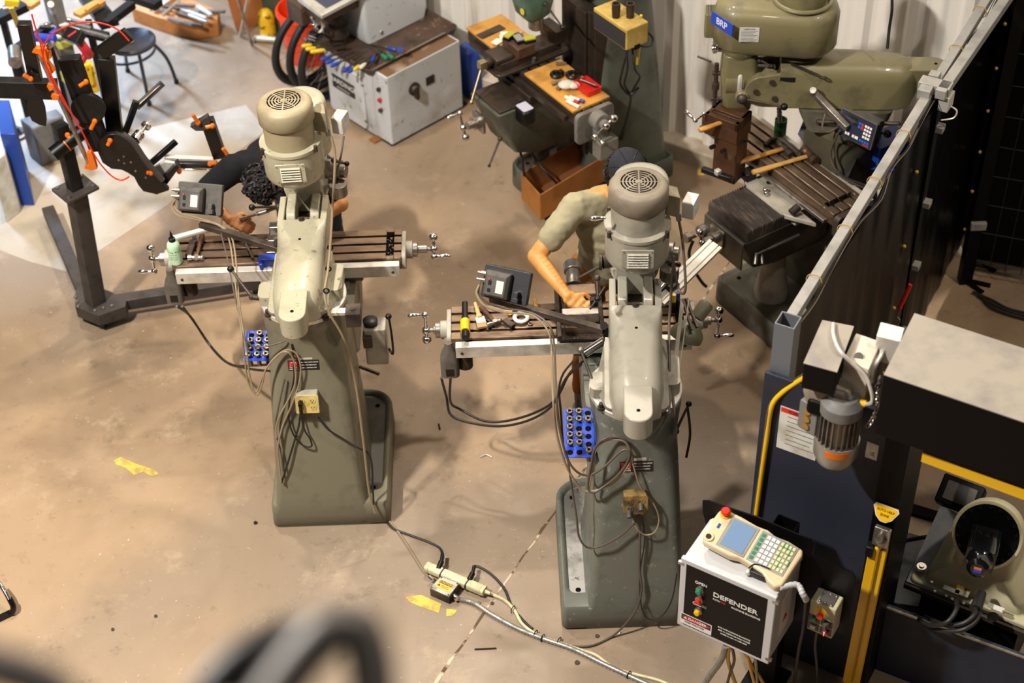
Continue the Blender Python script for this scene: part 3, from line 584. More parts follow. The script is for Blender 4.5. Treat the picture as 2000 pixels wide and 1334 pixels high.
for i,(x,y,l,lb) in enumerate([(636,68,.08,'fattest bright steel cylinder, nearest of the row in the machine tray'),(650,66,.06,'second steel cylinder of the row in the machine tray'),(660,63,.06,'third steel cylinder of the row in the machine tray'),(668,58,.075,'farthest steel cylinder of the row in the machine tray'),(611,78,.06,'steel cylinder lying alone behind the yellow file handles'),(737,63,.07,'steel cylinder lying alone right of the dark spindle nose')]):
    a = P(x-7,y-5,.575); b = MB(); b.cyl(a,a+V((.62,-.45,0)).normalized()*l,.014 if i else .018,n=18); b.build('steel_bar','chrome',label=lb,cat='steel bar',group='steel cylinders in the machine tray')
b = MB(); b.cyl(P(781,97,.58),P(781,97,.66),.018,n=18); b.build('cap','blue_h',label='small dark blue cap standing at the right of the tray tools',cat='cap')
# blue jug behind the cabinet
b = MB(); b.loft([rrect(0,0,z,hx,hy,.02) for z,hx,hy in ((0,.06,.09),(.28,.06,.09),(.34,.05,.07),(.36,.03,.04))],T=frame(P(916,178,0),(0,0,1),(.8,.6,0))); b.build('canister','blue_metal',label='dark blue canister on the floor right of the white machine',cat='canister',bevel=.01)
# ---- orange bucket, wheels
mat('orange_plastic','#e8410f',.45); mat('red_net','#c8261a',.5,c2='#e9a08c',sc=30); mat('tyre','#191817',.6)
bc = P(600,100,0)
b = MB(); b.lathe([(.15,0),(.185,.36),(.20,.365),(.20,.385),(.19,.40),(.18,.40),(.175,.36),(.14,.02)],(-1.36,10.20,0),n=40); bk = b.build('bucket','orange_plastic',label='large orange bucket behind the bicycle wheels left of white machine',cat='bucket')
def wheel(x, y, z, dirdeg, label, lean=0, inner=None):
    c = P(x,y,z); n = V((math.cos(R_(dirdeg+90)),math.sin(R_(dirdeg+90)),lean)); r = thing('bicycle_wheel',label,'bicycle wheel',(c.x,c.y,c.z),0,'bicycle wheels leaning by the white machine')
    MB().torus(c,n,.300,.024,n=56,m=12).build('tyre','tyre',r,world=True); MB().torus(c,n,.272,.010,n=48,m=8).build('rim','black_plastic',r,world=True)
    b = MB(); f = frame(c,n); b.cyl(f@V((0,0,-.05)),f@V((0,0,.05)),.016,n=14); b.build('hub','steel',r,world=True)
    for i in range(16):
        a = 2*PI*i/16; b = MB(); b.cyl(f@V((.014*math.cos(a+1.2),.014*math.sin(a+1.2),.03*(-1)**i)),f@V((.265*math.cos(a),.265*math.sin(a),0)),.0016,n=5); b.build('spoke','steel',r,world=True)
wheel(604,84,.325,44,'leftmost of the three bicycle wheels, around the orange bucket',.10)
wheel(630,92,.325,46,'middle one of the three bicycle wheels left of the white machine',.08)
wheel(652,110,.325,47,'rightmost of the three bicycle wheels, half behind the white machine',.08)
mat('yellow_bottle','#d8ac1c',.35,c2='#3a2c10',sc=18,lo=.56,hi=.62)
p = P(525,72,0); b = MB(); b.lathe([(.05,0),(.062,.01),(.062,.16),(.05,.2),(.03,.22),(.022,.225)],p,n=28); yb = b.build('spray_can','yellow_bottle',label='squat yellow bottle on the floor left of the orange bucket',cat='bottle')
a = P(497,74,.03); c = P(545,78,.03); b = MB(); b.cyl(a,c,.022,n=18); b.build('pipe','alum',label='pale pipe lying on floor in front of the yellow bottle',cat='pipe')
# cardboard sheet, props, wooden tray with rods
mat('cardboard','#9a5a24',.75,c2='#7c4518',sc=3); mat('cardboard_d','#6d4220',.75)
b = MB(); q0 = P(462,62,0); q1 = P(478,60,0)+V((.18,.10,0)); b.loft([[q0,q1,q1+V((.02,.07,0)),q0+V((0,.07,0))],[q0+V((-.10,.06,.75)),q1+V((-.03,.08,.75)),q1+V((-.02,.13,.75)),q0+V((-.1,.12,.75))]]); b.build('cardboard_box','cardboard',label='tall brown cardboard box standing by the wall above the stool',cat='box',bevel=.004)
b = MB(); b.cyl(P(492,87,.01),P(462,-10,.55),.012,n=12); r = b.build('crutch','steel',label='grey metal prop leaning on the cardboard box, its foot on the floor',cat='prop')
b = MB(); b.cyl(P(492,87,0),P(491,84,.04),.02,n=12); b.build('rubber_foot','black_rubber',r)
b = MB(); b.bar(P(470,72,.0)+V((0,0,.01)),P(488,-20,.45),.03,.012); b.build('slat','alum',label='pale flat slat leaning on the cardboard box beside the metal prop',cat='slat')
tk = [P(256,14,.12),P(300,30,.12),P(345,44,.12),P(385,50,.12),P(425,42,.12),P(428,20,.12),P(330,-20,.12),P(262,-14,.12)]
b = MB(); b.loft([[V((p.x,p.y,z)) for p in tk] for z in (.0,.12)]); tr = b.build('wooden_tray',mat('tray_wood','#b4783f',.6,c2='#8d5522',sc=5),label='tan wooden tray on the floor behind the stool, filled with metal rods',cat='tray',bevel=.008)
b = MB(); b.prism([(-.03,-.02),(.03,-.02),(.03,.02),(-.03,.02)],.003,T=frame(P(418,46,.125),(0,0,1),(.7,.7,0))); b.build('blue_tape','blue_h',tr)
RL = ['flat offcut rising at the left of the wooden tray heap','thin rod beside the leftmost flat offcut in the wooden tray','pale flat bar along the near edge of the wooden tray','dark rod parallel behind the pale near-edge bar in wooden tray','pale bar crossing the middle of the wooden tray heap','rod lying just right of the middle bar in the wooden tray','flat bar sticking out over the right end of the wooden tray','dark rod at the back middle of the wooden tray','short bar leaning at the back right of the wooden tray','rod at the far left end of the wooden tray','short bar near the back centre of the wooden tray','lowest right rod at the near edge of the wooden tray']
rods = [(300,22,345,-12),(318,30,350,2),(330,36,376,48),(345,26,398,40),(355,18,402,36),(370,30,405,44),(376,22,440,22),(322,12,368,20),(386,12,412,30),(290,14,330,24),(340,8,380,12),(360,44,395,50)]
for i,(x0,y0,x1,y1) in enumerate(rods):
    z = .14+.012*(i%3); b = MB(); (b.cyl(P(x0,y0,z),P(x1,y1,z),.013,n=12) if i%2 else b.bar(P(x0,y0,z),P(x1,y1,z),.03,.018)); b.build('metal_rod' if i%2 else 'metal_bar',['alum','chrome','steel','dark_iron'][i%4],label=RL[i],cat='metal bar',group='metal offcuts in the wooden tray')
# grey wall-side clutter at the top
b = MB(); b.loft([rrect(0,0,z,.15,.09,.01) for z in (0,.85)],T=frame((-1.53,10.56,0),(0,0,1),Wd)); b.build('cabinet',mat('dark_green','#3d4636',.5),label='dark green cabinet against the back wall behind the orange bucket',cat='cabinet',bevel=.01)
# ================================================================ green mill by the wall (C)
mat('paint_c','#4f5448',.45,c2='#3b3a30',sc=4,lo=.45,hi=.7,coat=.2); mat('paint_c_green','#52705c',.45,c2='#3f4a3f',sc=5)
mat('ply','#c08a3a',.55,c2='#8f6226',sc=6,lo=.5,hi=.7); mat('greasy_iron','#41352b',.4,.4,c2='#241d18',sc=6)
C = thing('milling_machine','dark green milling machine by the white wall with yellow boards on its table','milling machine',(.93,8.90,0),R_(122.5))
TY = .86
base_casting(C,.30,0,.92,.15,'paint_c',rf=.12,rb=.06)
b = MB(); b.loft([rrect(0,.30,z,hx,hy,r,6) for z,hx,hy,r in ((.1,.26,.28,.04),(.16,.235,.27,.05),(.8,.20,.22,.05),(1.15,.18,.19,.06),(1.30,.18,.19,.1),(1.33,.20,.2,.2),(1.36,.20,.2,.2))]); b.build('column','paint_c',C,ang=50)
b = MB(); b.loft([[(-.17,.46,z),(.17,.46,z),(.17,.56,z),(.11,.56,z),(.11,.59,z),(-.11,.59,z),(-.11,.56,z),(-.17,.56,z)] for z in (.3,1.30)]); b.build('dovetail_way','greasy_iron',C,bevel=.004)
b = MB(); b.lathe([(.15,1.36),(.17,1.40),(.18,1.5),(.15,1.56)],(0,.33,0)); t_ = b.build('turret','paint_c',C)
b = MB(); b.lathe([(.182,1.43),(.184,1.49)],(0,.33,0),n=48); bd = b.build('red_letter_band',mat('pinkish','#8c6a6a',.5),t_)
for i,ch in enumerate('cadillac'):
    a = R_(122-i*9); T = frame((.186*math.cos(a),.33+.186*math.sin(a),1.46),(math.cos(a),math.sin(a),0),(-math.sin(a),math.cos(a),0)); text(ch,.05,T,'red_print',bd,world=False)
b = MB(); b.loft([rrect(0,.42,z,hx,.34,.05) for z,hx in ((1.54,.14),(1.58,.15),(1.72,.15),(1.76,.12))]); b.build('ram','paint_c_green',C)
b = MB(); b.loft([rrect(0,TY+.02,z,hx,hy,.03) for z,hx,hy in ((1.32,.05,.05),(1.36,.08,.08),(1.45,.09,.10),(1.75,.10,.12))]); b.cyl((0,.72,1.62),(0,.9,1.6),.10,n=28); hh = b.build('head','paint_c_green',C,bevel=.006)
b = MB(); b.lathe([(.035,1.24),(.045,1.25),(.045,1.33)],(0,TY,0)); b.build('quill','steel',C); MB().prism(ngon(12,.02),.003,T=frame((-.05,TY+.125,1.42),(0,1,0))).build('yellow_sticker','yellow_h',hh)
clamp_lever(C,(-.1,TY,1.45),(-.30,TY+.02,1.40),br=.018); clamp_lever(C,(.10,TY+.06,1.5),(.2,TY+.1,1.55),br=.015)
b = MB(); b.lathe([(.075,.05),(.08,.16),(.055,.2),(.05,.45)],(0,TY-.02,0),n=28); b.build('elevating_screw','paint_c',C)
b = MB(); b.loft([rrect(0,(.59+y1)/2,z,hx,(y1-.59)/2,.02) for z,hx,y1 in ((.45,.10,.95),(.55,.15,1.12),(.86,.155,1.24))]); kn = b.build('knee','paint_c',C,bevel=.004)
b = MB(); b.box(-.14,.14,.60,1.22,.86,.875); b.box(-.17,.17,TY-.17,TY+.17,.86,.92); b.build('saddle','greasy_iron',C,bevel=.004)
t_table(C,-.56,.56,TY-.125,TY+.125,1.0,'greasy_iron')
MB().box(-.5,.5,TY+.13,TY+.155,.93,.96).build('front_rail','greasy_iron',C)
# cranks at the knee front and table end
ck = frame((.05,1.24,.72),(0,1,0),(1,0,0)); b = MB(ck); b.prism(rrect2(.06,.06,.01),.015); b.cyl((0,0,.01),(0,0,.05),.04,n=24); b.cyl((0,0,.05),(0,0,.09),.025,n=24); b.build('cross_feed_dial','steel',C)
ball_crank(C,(.05,1.36,.72),(0,1,0),R_(20),R1=.09); ball_crank(C,(-.56-.13,TY,.945),(-1,0,0),R_(120),R1=.09)
b = MB(); b.prism(rrect2(.13,.10,.03),.03,T=frame((-.562,TY,.90),(-1,0,0),(0,1,0))); b.cyl((-.59,TY,.945),(-.66,TY,.945),.055,n=28); b.cyl((-.66,TY,.945),(-.69,TY,.945),.03,n=20); b.build('end_bracket',mat('bracket_c','#77736a',.45,c2='#57534a',sc=8),C,bevel=.003)
b = MB(); b.box(-.68,-.60,TY-.10,TY+.03,.70,.82); b.box(-.64,-.60,TY-.05,TY+.03,.80,.90); b.build('power_feed','bracket_c',C,bevel=.006)
clamp_lever(C,(-.1,1.2,.66),(-.16,1.32,.55),br=.01); b = MB(); b.box(-.24,-.13,TY+.17,TY+.26,.78,.88); b.build('oiler_pump','black_plastic',C,bevel=.02)
b = MB(); b.prism(rrect2(.045,.035,.01),.003,T=frame((-.185,TY+.215,.881),(0,0,1))); b.build('pale_label',mat('lilac','#b9b6c6',.6),C)
# vise on table
vz = frame((.10,TY+.02,1.0),(0,0,1),(0,1,0)); VS = thing('machine_vise','dark greasy machine vise bolted across the green mill table','vise',tuple(XF[C.name] @ V((.10,TY+.02,1.0))),R_(122.5+90))
b = MB(); b.prism(rrect2(.26,.115,.04),.02); b.loft([rrect(0,0,z,.23,hy,.03) for z,hy in ((.02,.075),(.065,.07))]); b.build('vise_bed','greasy_iron',VS,bevel=.004,world=False)
b = MB(); b.box(-.24,-.17,-.085,.085,.06,.15); b.build('fixed_jaw','greasy_iron',VS,world=False,bevel=.005)
b = MB(); b.box(-.02,.10,-.085,.085,.06,.13); b.build('moving_jaw',mat('rusty_brown','#5d4330',.5,.3,c2='#3a2c22',sc=6),VS,world=False,bevel=.005)
b = MB(); b.box(.12,.24,-.07,.07,.065,.10); b.cyl((.23,0,.06),(.27,0,.06),.03,n=20); b.build('screw_end','greasy_iron',VS,world=False,bevel=.01)
b = MB(); b.box(.27,.32,-.022,.022,.038,.085); b.cyl((.30,0,.05),(.42,.06,-.12),.009,n=12); b.ball((.42,.06,-.12),.014); b.build('vise_handle',mat('brassy','#a89870',.3,.9),VS,world=False,bevel=.003)
b = MB()
for s in (-1,1): b.cyl((.0,s*.10,.02),(.0,s*.10,.05),.012,n=6)
b.build('hold_down_nut','steel',VS,world=False)
# plywood boards lying on the table
def board(x0, x1, y0, y1, z, label):
    o = thing('plywood_board',label,'board',tuple(XF[C.name] @ V(((x0+x1)/2,(y0+y1)/2,z))),R_(122.5)); MB().box((x0-x1)/2,(x1-x0)/2,(y0-y1)/2,(y1-y0)/2,0,.014).build('board','ply',o,bevel=.002,world=False) ; return o
def solo(b, name, m, label, cat, **k): return b.build(name,m,label=label,cat=cat,**k)
def on_c(x, y, z): return XF[C.name] @ V((x,y,z))
def slab(root, x0,x1,y0,y1,z0,z1,rz=0):
    b = MB(XF[root.name] @ Matrix.Translation(((x0+x1)/2,(y0+y1)/2,z0)) @ Matrix.Rotation(R_(rz),4,'Z')); b.box((x0-x1)/2,(x1-x0)/2,(y0-y1)/2,(y1-y0)/2,0,z1-z0); return b
solo(slab(C,.22,.57,TY-.13,TY+.13,1.001,1.016),'plywood_board','ply','yellow plywood board at the far end of green mill table, beyond the vise','board',bevel=.002)
solo(slab(C,-.55,-.06,TY-.13,TY+.13,1.001,1.016),'plywood_board','ply','yellow plywood board at the near end of green mill table with red bin','board',bevel=.002)
z = 1.0165
solo(slab(C,.40,.46,TY-.05,TY+.13,z,z+.006,5),'steel_plate','dark_iron','long dark perforated steel plate on the far plywood board','plate')
solo(slab(C,.30,.32,TY-.11,TY-.03,z,z+.006,10),'steel_plate','grey_bracket','small grey steel strip on the far plywood board','plate')
b = MB(XF[C.name] @ Matrix.Translation((.34,TY+.05,z)))
for i in range(7): b.cbox((random.uniform(-.05,.04),random.uniform(-.05,.05),.004+.004*i),.06,.05,.004,random.random()*3)
solo(b,'paper_scraps',mat('paper','#ddd6c2',.7),'crumpled cream paper scraps on the far plywood board','paper',bevel=.001)
T = XF[VS.name]
for x,y,m,lb,zz in ((.02,.04,'abrasive_g','green and black abrasive block, the one on the vise jaw',.131),(.05,-.05,'abrasive_g','green abrasive block left of the pale one, beside the vise',.131)):
    pass
mat('abrasive_g','#a8a82e',.7); mat('stone_grey','#8f8d88',.7)
def blockset(x,y,zz,rz,top,label):
    r = thing('abrasive_block',label,'block',tuple(T @ V((x,y,zz))),R_(122.5+90+rz)); MB().box(-.035,.035,-.022,.022,0,.022).build('block_body','black_plastic',r,world=False,bevel=.002); MB().box(-.034,.034,-.021,.021,.022,.030).build('block_face',top,r,world=False)
blockset(.07,-.05,.131,20,'abrasive_g','green and black abrasive block nearest the front on the vise'); blockset(-.005,.05,.131,-15,'abrasive_g','green and black abrasive block at the far side of the vise jaw'); blockset(.045,.01,.131,80,'stone_grey','grey abrasive block between the two green blocks on the vise')
# clutter on near board
mat('red_bin','#c9221b',.35); mat('clear_bag','#d9d3c4',.35,alpha=.75)
r = thing('parts_bin','small red plastic bin with pens and bits on the near yellow board','bin',tuple(on_c(-.42,TY-.065,z)),R_(122.5))
b = MB(); b.loft([rrect(0,0,zz,hx,hy,.008) for zz,hx,hy in ((0,.07,.045),(.04,.075,.05),(.04,.071,.046),(.006,.066,.041))]); b.build('bin_shell','red_bin',r,world=False)
for i,(m,dx) in enumerate((('black_plastic',-.02),('steel',0),('black_plastic',.02))): solo(MB().cyl(on_c(-.42+dx-.05,TY-.09,z+.045),on_c(-.42+dx+.05,TY-.05,z+.048),.005,n=8),'pen',m,['black pen lying left in the red bin','steel scriber lying between the two black pens in red bin','black pen lying right in the red bin'][i],'pen')
b = MB(); b.ball(on_c(-.33,TY+.02,z+.02),.05,(1,.8,.45)); b.ball(on_c(-.36,TY-.01,z+.02),.04,(1,.8,.45)); solo(b,'plastic_bag','clear_bag','crumpled clear plastic bag beside the red bin','bag')
for i,(x,y,m,rz,lb) in enumerate([(-.46,TY+.075,'red_print',20,'red and white marker tube at the near board corner'),(-.475,TY+.05,'blue_h',25,'blue and white marker tube next to the plastic bag'),(-.50,TY+.095,'paper',15,'white tube at the very corner of the near board')]):
    a = on_c(x,y,z+.01); d = V((math.cos(R_(-60+rz)),math.sin(R_(-60+rz)),0)); r = thing('marker_tube',lb,'tube',tuple(a)); MB().cyl(a-d*.045,a+d*.02,.010,n=12).build('tube_body','paper',r,world=True); MB().cyl(a+d*.02,a+d*.05,.011,n=12).build('tube_cap',m,r,world=True)
for i,(x,y,R1,lb) in enumerate([(-.20,TY+.0,.026,'left one of the two black holder clamps on the near board'),(-.26,TY-.075,.030,'right, rounder one of the two black holder clamps on the near board')]):
    p = on_c(x,y,z+.014); b = MB(); b.torus(p,(0,0,1),R1,.013,n=24); b.cbox(p+V((R1,0,.01)),.03,.03,.03,.5); solo(b,'tool_holder','black_plastic',lb,'tool holder')
for i,(x,y,rz,lb) in enumerate([(-.27,TY+.045,20,'short steel arbor lying leftmost on the near plywood board'),(-.31,TY+.055,70,'steel arbor crossing the board middle beside the black clamps'),(-.12,TY-.09,0,'small steel bit at the vise end of the near board')]):
    p = on_c(x,y,z+.013); d = V((math.cos(R_(rz)),math.sin(R_(rz)),0)); solo(MB().cyl(p-d*.03,p+d*.03,.012,.008,n=14),'arbor','steel',lb,'arbor')
# readout of C, pale yellow box with two holders on it
T = frame(P(1212,50,1.52),(0,0,1),(.55,-.83,0))
b = MB(T); b.prism(rrect2(.15,.075,.008),.13,z0=-.06); DR = thing('readout_box','yellow dusty readout box hanging beside the green mill column','readout',tuple(P(1212,50,1.52))); b.build('case',mat('yellow_case','#b89a4c',.55,c2='#8a6f38',sc=8),DR,world=True,bevel=.006)
T2 = frame(P(1187,55,1.52),(0,0,1),(.55,-.83,0)) ; b = MB(T); b.prism([(-.14,-.0785),(.14,-.0785),(.14,-.076),(-.14,-.076)],.10,z0=-.05); b.build('front_panel','dro_black',DR,world=True)
b = MB(T); b.prism(rrect2(.152,.02,.003),.03,z0=-.075); b.build('foot_rail','black_plastic',DR,world=True)
for i,(x,y) in enumerate(((1203,33),(1231,33))):
    p = P(x,y,1.59); b = MB(); b.lathe([(.022,0),(.024,.05),(.024,.085),(.017,.085),(.016,.05)],p,n=24); solo(b,'tool_holder','greasy_iron',['left','right'][i]+' one of the two dark tool holders standing on the yellow readout box','tool holder',group='tool holders on the yellow box')
cable(DR,[P(1262,60,1.5),P(1275,75,1.45),P(1268,90,1.42),P(1240,88,1.44)],.006,'cable_black')
for k,pp in enumerate(([(1222,90,1.42),(1226,130,1.3),(1220,165,1.1),(1232,190,.95),(1225,230,.7),(1205,285,.3)],[(1235,90,1.42),(1240,135,1.3),(1250,150,1.2),(1235,180,1.0),(1228,215,.8),(1210,290,.25)],[(1228,90,1.42),(1215,140,1.2),(1212,165,1.1),(1230,185,1.0),(1248,170,1.05)])):
    cable(C,[P(*q) for q in pp],.007,'cable_black','cable_bundle')
cable(C,[P(1252,30,1.6),P(1249,80,1.4),P(1245,125,1.2)],.008,'yellow_h','yellow_cable')
cable(C,[P(1015,195,.9),P(1020,230,.75),P(1012,260,.6),P(1022,330,.4),P(1030,380,.2),P(1042,405,.1),P(1062,425,.02)],.008,'cable_black','power_cord'); cable(C,[P(1025,265,.6),P(1045,310,.4),P(1075,345,.3),P(1100,370,.15)],.008,'cable_black','power_cord')
# cardboard box on the base of C
bx = [P(1020,388,.16),P(1056,430,.16),P(1185,350,.16)]; u = (bx[2]-bx[1]); v = bx[0]-bx[1]
WB = thing('open_carton','long open brown carton resting on the green mill base','box',tuple(bx[1])); b = MB(); H_ = .19; t = .008
un = u.normalized(); vn = v.normalized()
def qd(p, q, zz0=.0, zz1=H_): b.bar(p+V((0,0,(zz0+zz1)/2)),q+V((0,0,(zz0+zz1)/2)),t,zz1-zz0)
for p,q,nm in ((bx[1],bx[1]+u,'side'),(bx[1],bx[0],'end'),(bx[0],bx[0]+u,'side'),(bx[1]+u,bx[0]+u,'end')):
    b = MB(); qd(p,q); b.build('carton_'+nm,mat('carton','#a4682a',.75,c2='#86521e',sc=3),WB,world=True)
b = MB(); b.loft([[p+V((0,0,z)) for p in (bx[1],bx[1]+u,bx[0]+u,bx[0])] for z in (.0,.005)]); b.build('carton_bottom','cardboard_d',WB,world=True)
# ================================================================ mill by the fence (D)
mat('paint_d','#746c4c',.36,c2='#564f36',sc=5,lo=.5,hi=.72,coat=.35,bump=.05,bs=25); mat('paint_d_low','#4c4839',.45,c2='#353127',sc=4,lo=.45,hi=.7)
D = thing('milling_machine','olive milling machine by the fence with hammers on its slotted table','milling machine',(2.17,7.68,0),R_(121.5))
TD = .70
base_casting(D,.30,.1,.98,.17,mat('base_d','#5d594f',.5,c2='#3f3b33',sc=7),pan=.155,rf=.05,rb=.05,pm='paint_d_low')
b = MB(); b.loft([rrect(0,.385,z,hx,hy,r,6) for z,hx,hy,r in ((.1,.22,.24,.04),(.8,.18,.16,.06),(1.05,.19,.17,.1),(1.12,.205,.185,.18),(1.17,.205,.185,.18))]); b.build('column','paint_d_low',D,ang=50)
b = MB(); b.lathe([(.09,.12),(.10,.2),(.07,.34),(.055,.62)],(0,.80,0),n=28); b.build('elevating_screw','grey_bracket',D)
b = MB(); b.loft([rrect(0,(.58+y1)/2,z,hx,(y1-.58)/2,.015) for z,hx,y1 in ((.52,.12,.92),(.60,.165,1.10),(.80,.17,1.18))]); kn = b.build('knee',mat('dark_olive','#2f2b20',.5,c2='#1d1a14',sc=5),D,bevel=.004)
b = MB(); b.box(-.165,.165,1.178,1.19,.62,.80); b.build('knee_front_plate','paint_d_low',D,bevel=.004)
b = MB(); b.box(-.20,.20,TD-.16,TD+.16,.80,.87); b.loft([[(x,y,z) for x,y in ((-.32,TD+.12),(.32,TD+.12),(.15,TD+.22),(-.15,TD+.22))] for z in (.85,.88)]); b.build('saddle','grey_bracket',D,bevel=.006)
t_table(D,-.42,.70,TD-.125,TD+.105,.995,'cast_iron_tbl',trough=(-.335,.035))
MB().box(-.38,.68,TD+.107,TD+.135,.925,.945).build('front_rail','steel',D,bevel=.002)
MB().box(-.42,.70,TD-.175,TD-.13,.93,.975).build('scale_cover','grey_bracket',D,bevel=.002)
b = MB(); b.prism(rrect2(.12,.07,.03),.04,T=frame((-.422,TD-.01,.92),(-1,0,0),(0,1,0))); b.build('end_bracket','dark_iron',D,bevel=.004)
# rubber bellows over the knee ways
N_ = 17; prof = []
for i in range(N_): y = TD+.175+i*(1.165-TD-.175)/N_; w = (1.165-TD-.175)/N_; prof += [(y,.865 if i%1==0 else .85),(y+w*.5,.885),]
prof = [(TD+.175,.80)]+[(y,.852 if k%2==0 else .880) for k,y in enumerate([TD+.175+j*(.29)/34 for j in range(35)])]+[(1.165,.80)]
b = MB(); b.loft([[V((x,y,z)) for y,z in prof] for x in (-.165,.165)]); b.build('rubber_bellows',mat('bellows','#37302a',.6,c2='#5b4c40',sc=7,lo=.5,hi=.7,stretch=(1,6,1)),D,ang=20)
# knee cranks
T = frame((.04,1.19,.73),(0,1,0),(1,0,0)); b = MB(T); b.prism(rrect2(.055,.055,.008),.012); b.cyl((0,0,.012),(0,0,.045),.036,n=24); b.cyl((0,0,.045),(0,0,.10),.022,n=20); b.build('cross_feed_dial','steel',D); ball_crank(D,(.04,1.30,.73),(0,1,0),R_(205),R1=.1)
b = MB(); b.cyl((.15,1.18,.70),(.15,1.23,.70),.036,n=24); b.cyl((.15,1.23,.70),(.15,1.30,.70),.018,n=18); b.cyl((.15,1.30,.70),(.15,1.325,.70),.028,n=18); b.build('knee_shaft','steel',D)
cable(D,[(.15,1.27,.66),(.13,1.31,.60),(.06,1.33,.55),(.02,1.30,.47),(.0,1.28,.44)],.009,'black_rubber','elevating_crank',world=False)
b = MB(); b.cyl((-.175,.80,.70),(-.175,1.10,.70),.008,n=10); b.cyl((-.165,1.09,.70),(-.2,1.12,.66),.012,n=10); b.cyl((-.165,1.05,.68),(-.2,1.07,.64),.012,n=10); b.build('stop_rod','steel',D)
b = MB(); b.ball((.02,TD+.19,.90),.014); b.ball((.045,TD+.175,.90),.014); b.cyl((.02,TD+.19,.90),(.045,TD+.175,.90),.007); b.build('table_lock','chrome',D)
b = MB(); b.box(.17,.24,TD+.13,TD+.2,.88,.93); b.build('table_stop','black_plastic',D,bevel=.006)
b = MB(); b.cyl((-.2,TD+.15,.93),(-.2,TD+.2,.91),.022,n=16); b.build('stop_roller','dark_iron',D)
# curved rubber flap between column and table
p0,p1,p2,p3 = P(1578,214,1.14),P(1558,262,1.03),P(1655,350,1.01),P(1695,262,1.16)
fl = []; 
for i in range(11):
    t = i/10; mid = math.sin(PI*t)*.06
    a_ = p1.lerp(p2,t)+V((0,0,-mid)); c_ = p0.lerp(p3,t)+V((.0,.0,-mid*.2)); fl.append([a_,c_,c_+V((.008,.012,0)),a_+V((.008,.012,0))])
b = MB(); b.loft(fl); b.build('rubber_flap','black_rubber',D,world=True)
# turret, ram
RD = Matrix.Translation((0,.385,0)) @ Matrix.Rotation(R_(-37.5),4,'Z'); CUR = RD
b = MB(); b.lathe([(.19,1.17),(.19,1.22),(.16,1.24)],n=40); b.loft([rrect(0,.02,z,hx,hy,.05) for z,hx,hy in ((1.22,.17,.20),(1.30,.15,.24),(1.335,.15,.25))]); tr_ = b.build('turret',mat('turret_d','#5f5a4c',.4,c2='#45402f',sc=6),D)
b = MB()
b.cyl((-.145,.0,1.27),(-.20,.0,1.27),.03,n=18); b.cyl((-.145,.0,1.27),(-.16,.0,1.27),.05,n=20); bz = b.build('ram_pinion','dark_iron',tr_)
clamp_lever(D,(-.20,.0,1.27),(-.21,-.20,1.25),r=.007,br=.022)
for y in (.16,-.16): clamp_lever(D,(-.165,y,1.285),(-.20,y-.09,1.31),r=.011,br=.012,m='dark_iron')
def secD(y,hx,z0,z1,r,w=1.05):
    o=[]
    for sx,a0 in ((1,0),(-1,90)):
        for i in range(6):
            a=R_(a0+90*i/5); o.append(V((sx*(hx-r)+r*math.cos(a),y,z1-r+r*math.sin(a))))
    return o+[V((-hx*w,y,z0)),V((hx*w,y,z0))]
b = MB(); b.loft([secD(*a) for a in ((-.34,.065,1.42,1.52,.05),(-.30,.095,1.34,1.56,.07),(-.24,.115,1.34,1.585,.09),(-.1,.122,1.34,1.60,.1),(.2,.122,1.34,1.595,.08),(.34,.122,1.34,1.585,.03),(.38,.122,1.34,1.58,.015))])
for s in (-1,1):
    b.loft([[V((x,y,z)) for y,z in [(.36,1.34)]+[(.46+.10*math.sin(R_(a)),1.43-.09*math.cos(R_(a)) if a<90 else 1.43+.10*-math.cos(R_(a))) for a in range(0,181,18)]+[(.36,1.55)]] for x in (s*.122,s*.07)])
rm = b.build('ram','paint_d',D,ang=42,bevel=.004)
pg = [(.068,.14),(-.068,.14)]+[(-.068*math.cos(R_(a)),-.068*math.sin(R_(a))) for a in range(0,181,12)]
b = MB(); b.prism(pg,.12,z0=1.435,T=Matrix.Translation((0,-.42,0))); b.build('lifting_lug','paint_d',rm,bevel=.006,seg=3)
MB().cyl((0,-.43,1.5552),(0,-.43,1.5562),.009,n=16).build('lug_hole','black_slot',rm)
b = MB()
for y,z in ((.40,1.40),(.50,1.44),(.42,1.5)): b.cyl((-.12,y,z),(-.135,y,z),.016,n=6)
b.build('pivot_bolt','dark_iron',rm)
MB().box(-.1235,-.122,.30,.38,1.50,1.53).build('tilt_plate','plate_black',rm)
b = MB(); b.bar((-.10,.33,1.60),(-.14,.18,1.555),.016,.008); b.torus((-.145,.16,1.55),(.4,0,1),.014,.005,n=18); b.build('wrench','dark_iron',rm)
b = MB(); b.cyl((0,.40,1.45),(0,.60,1.45),.07,n=28); b.build('adapter','paint_d',D); b = MB(); b.torus((0,.585,1.45),(0,1,0),.10,.014,n=40); b.build('protractor_ring','alum',D)
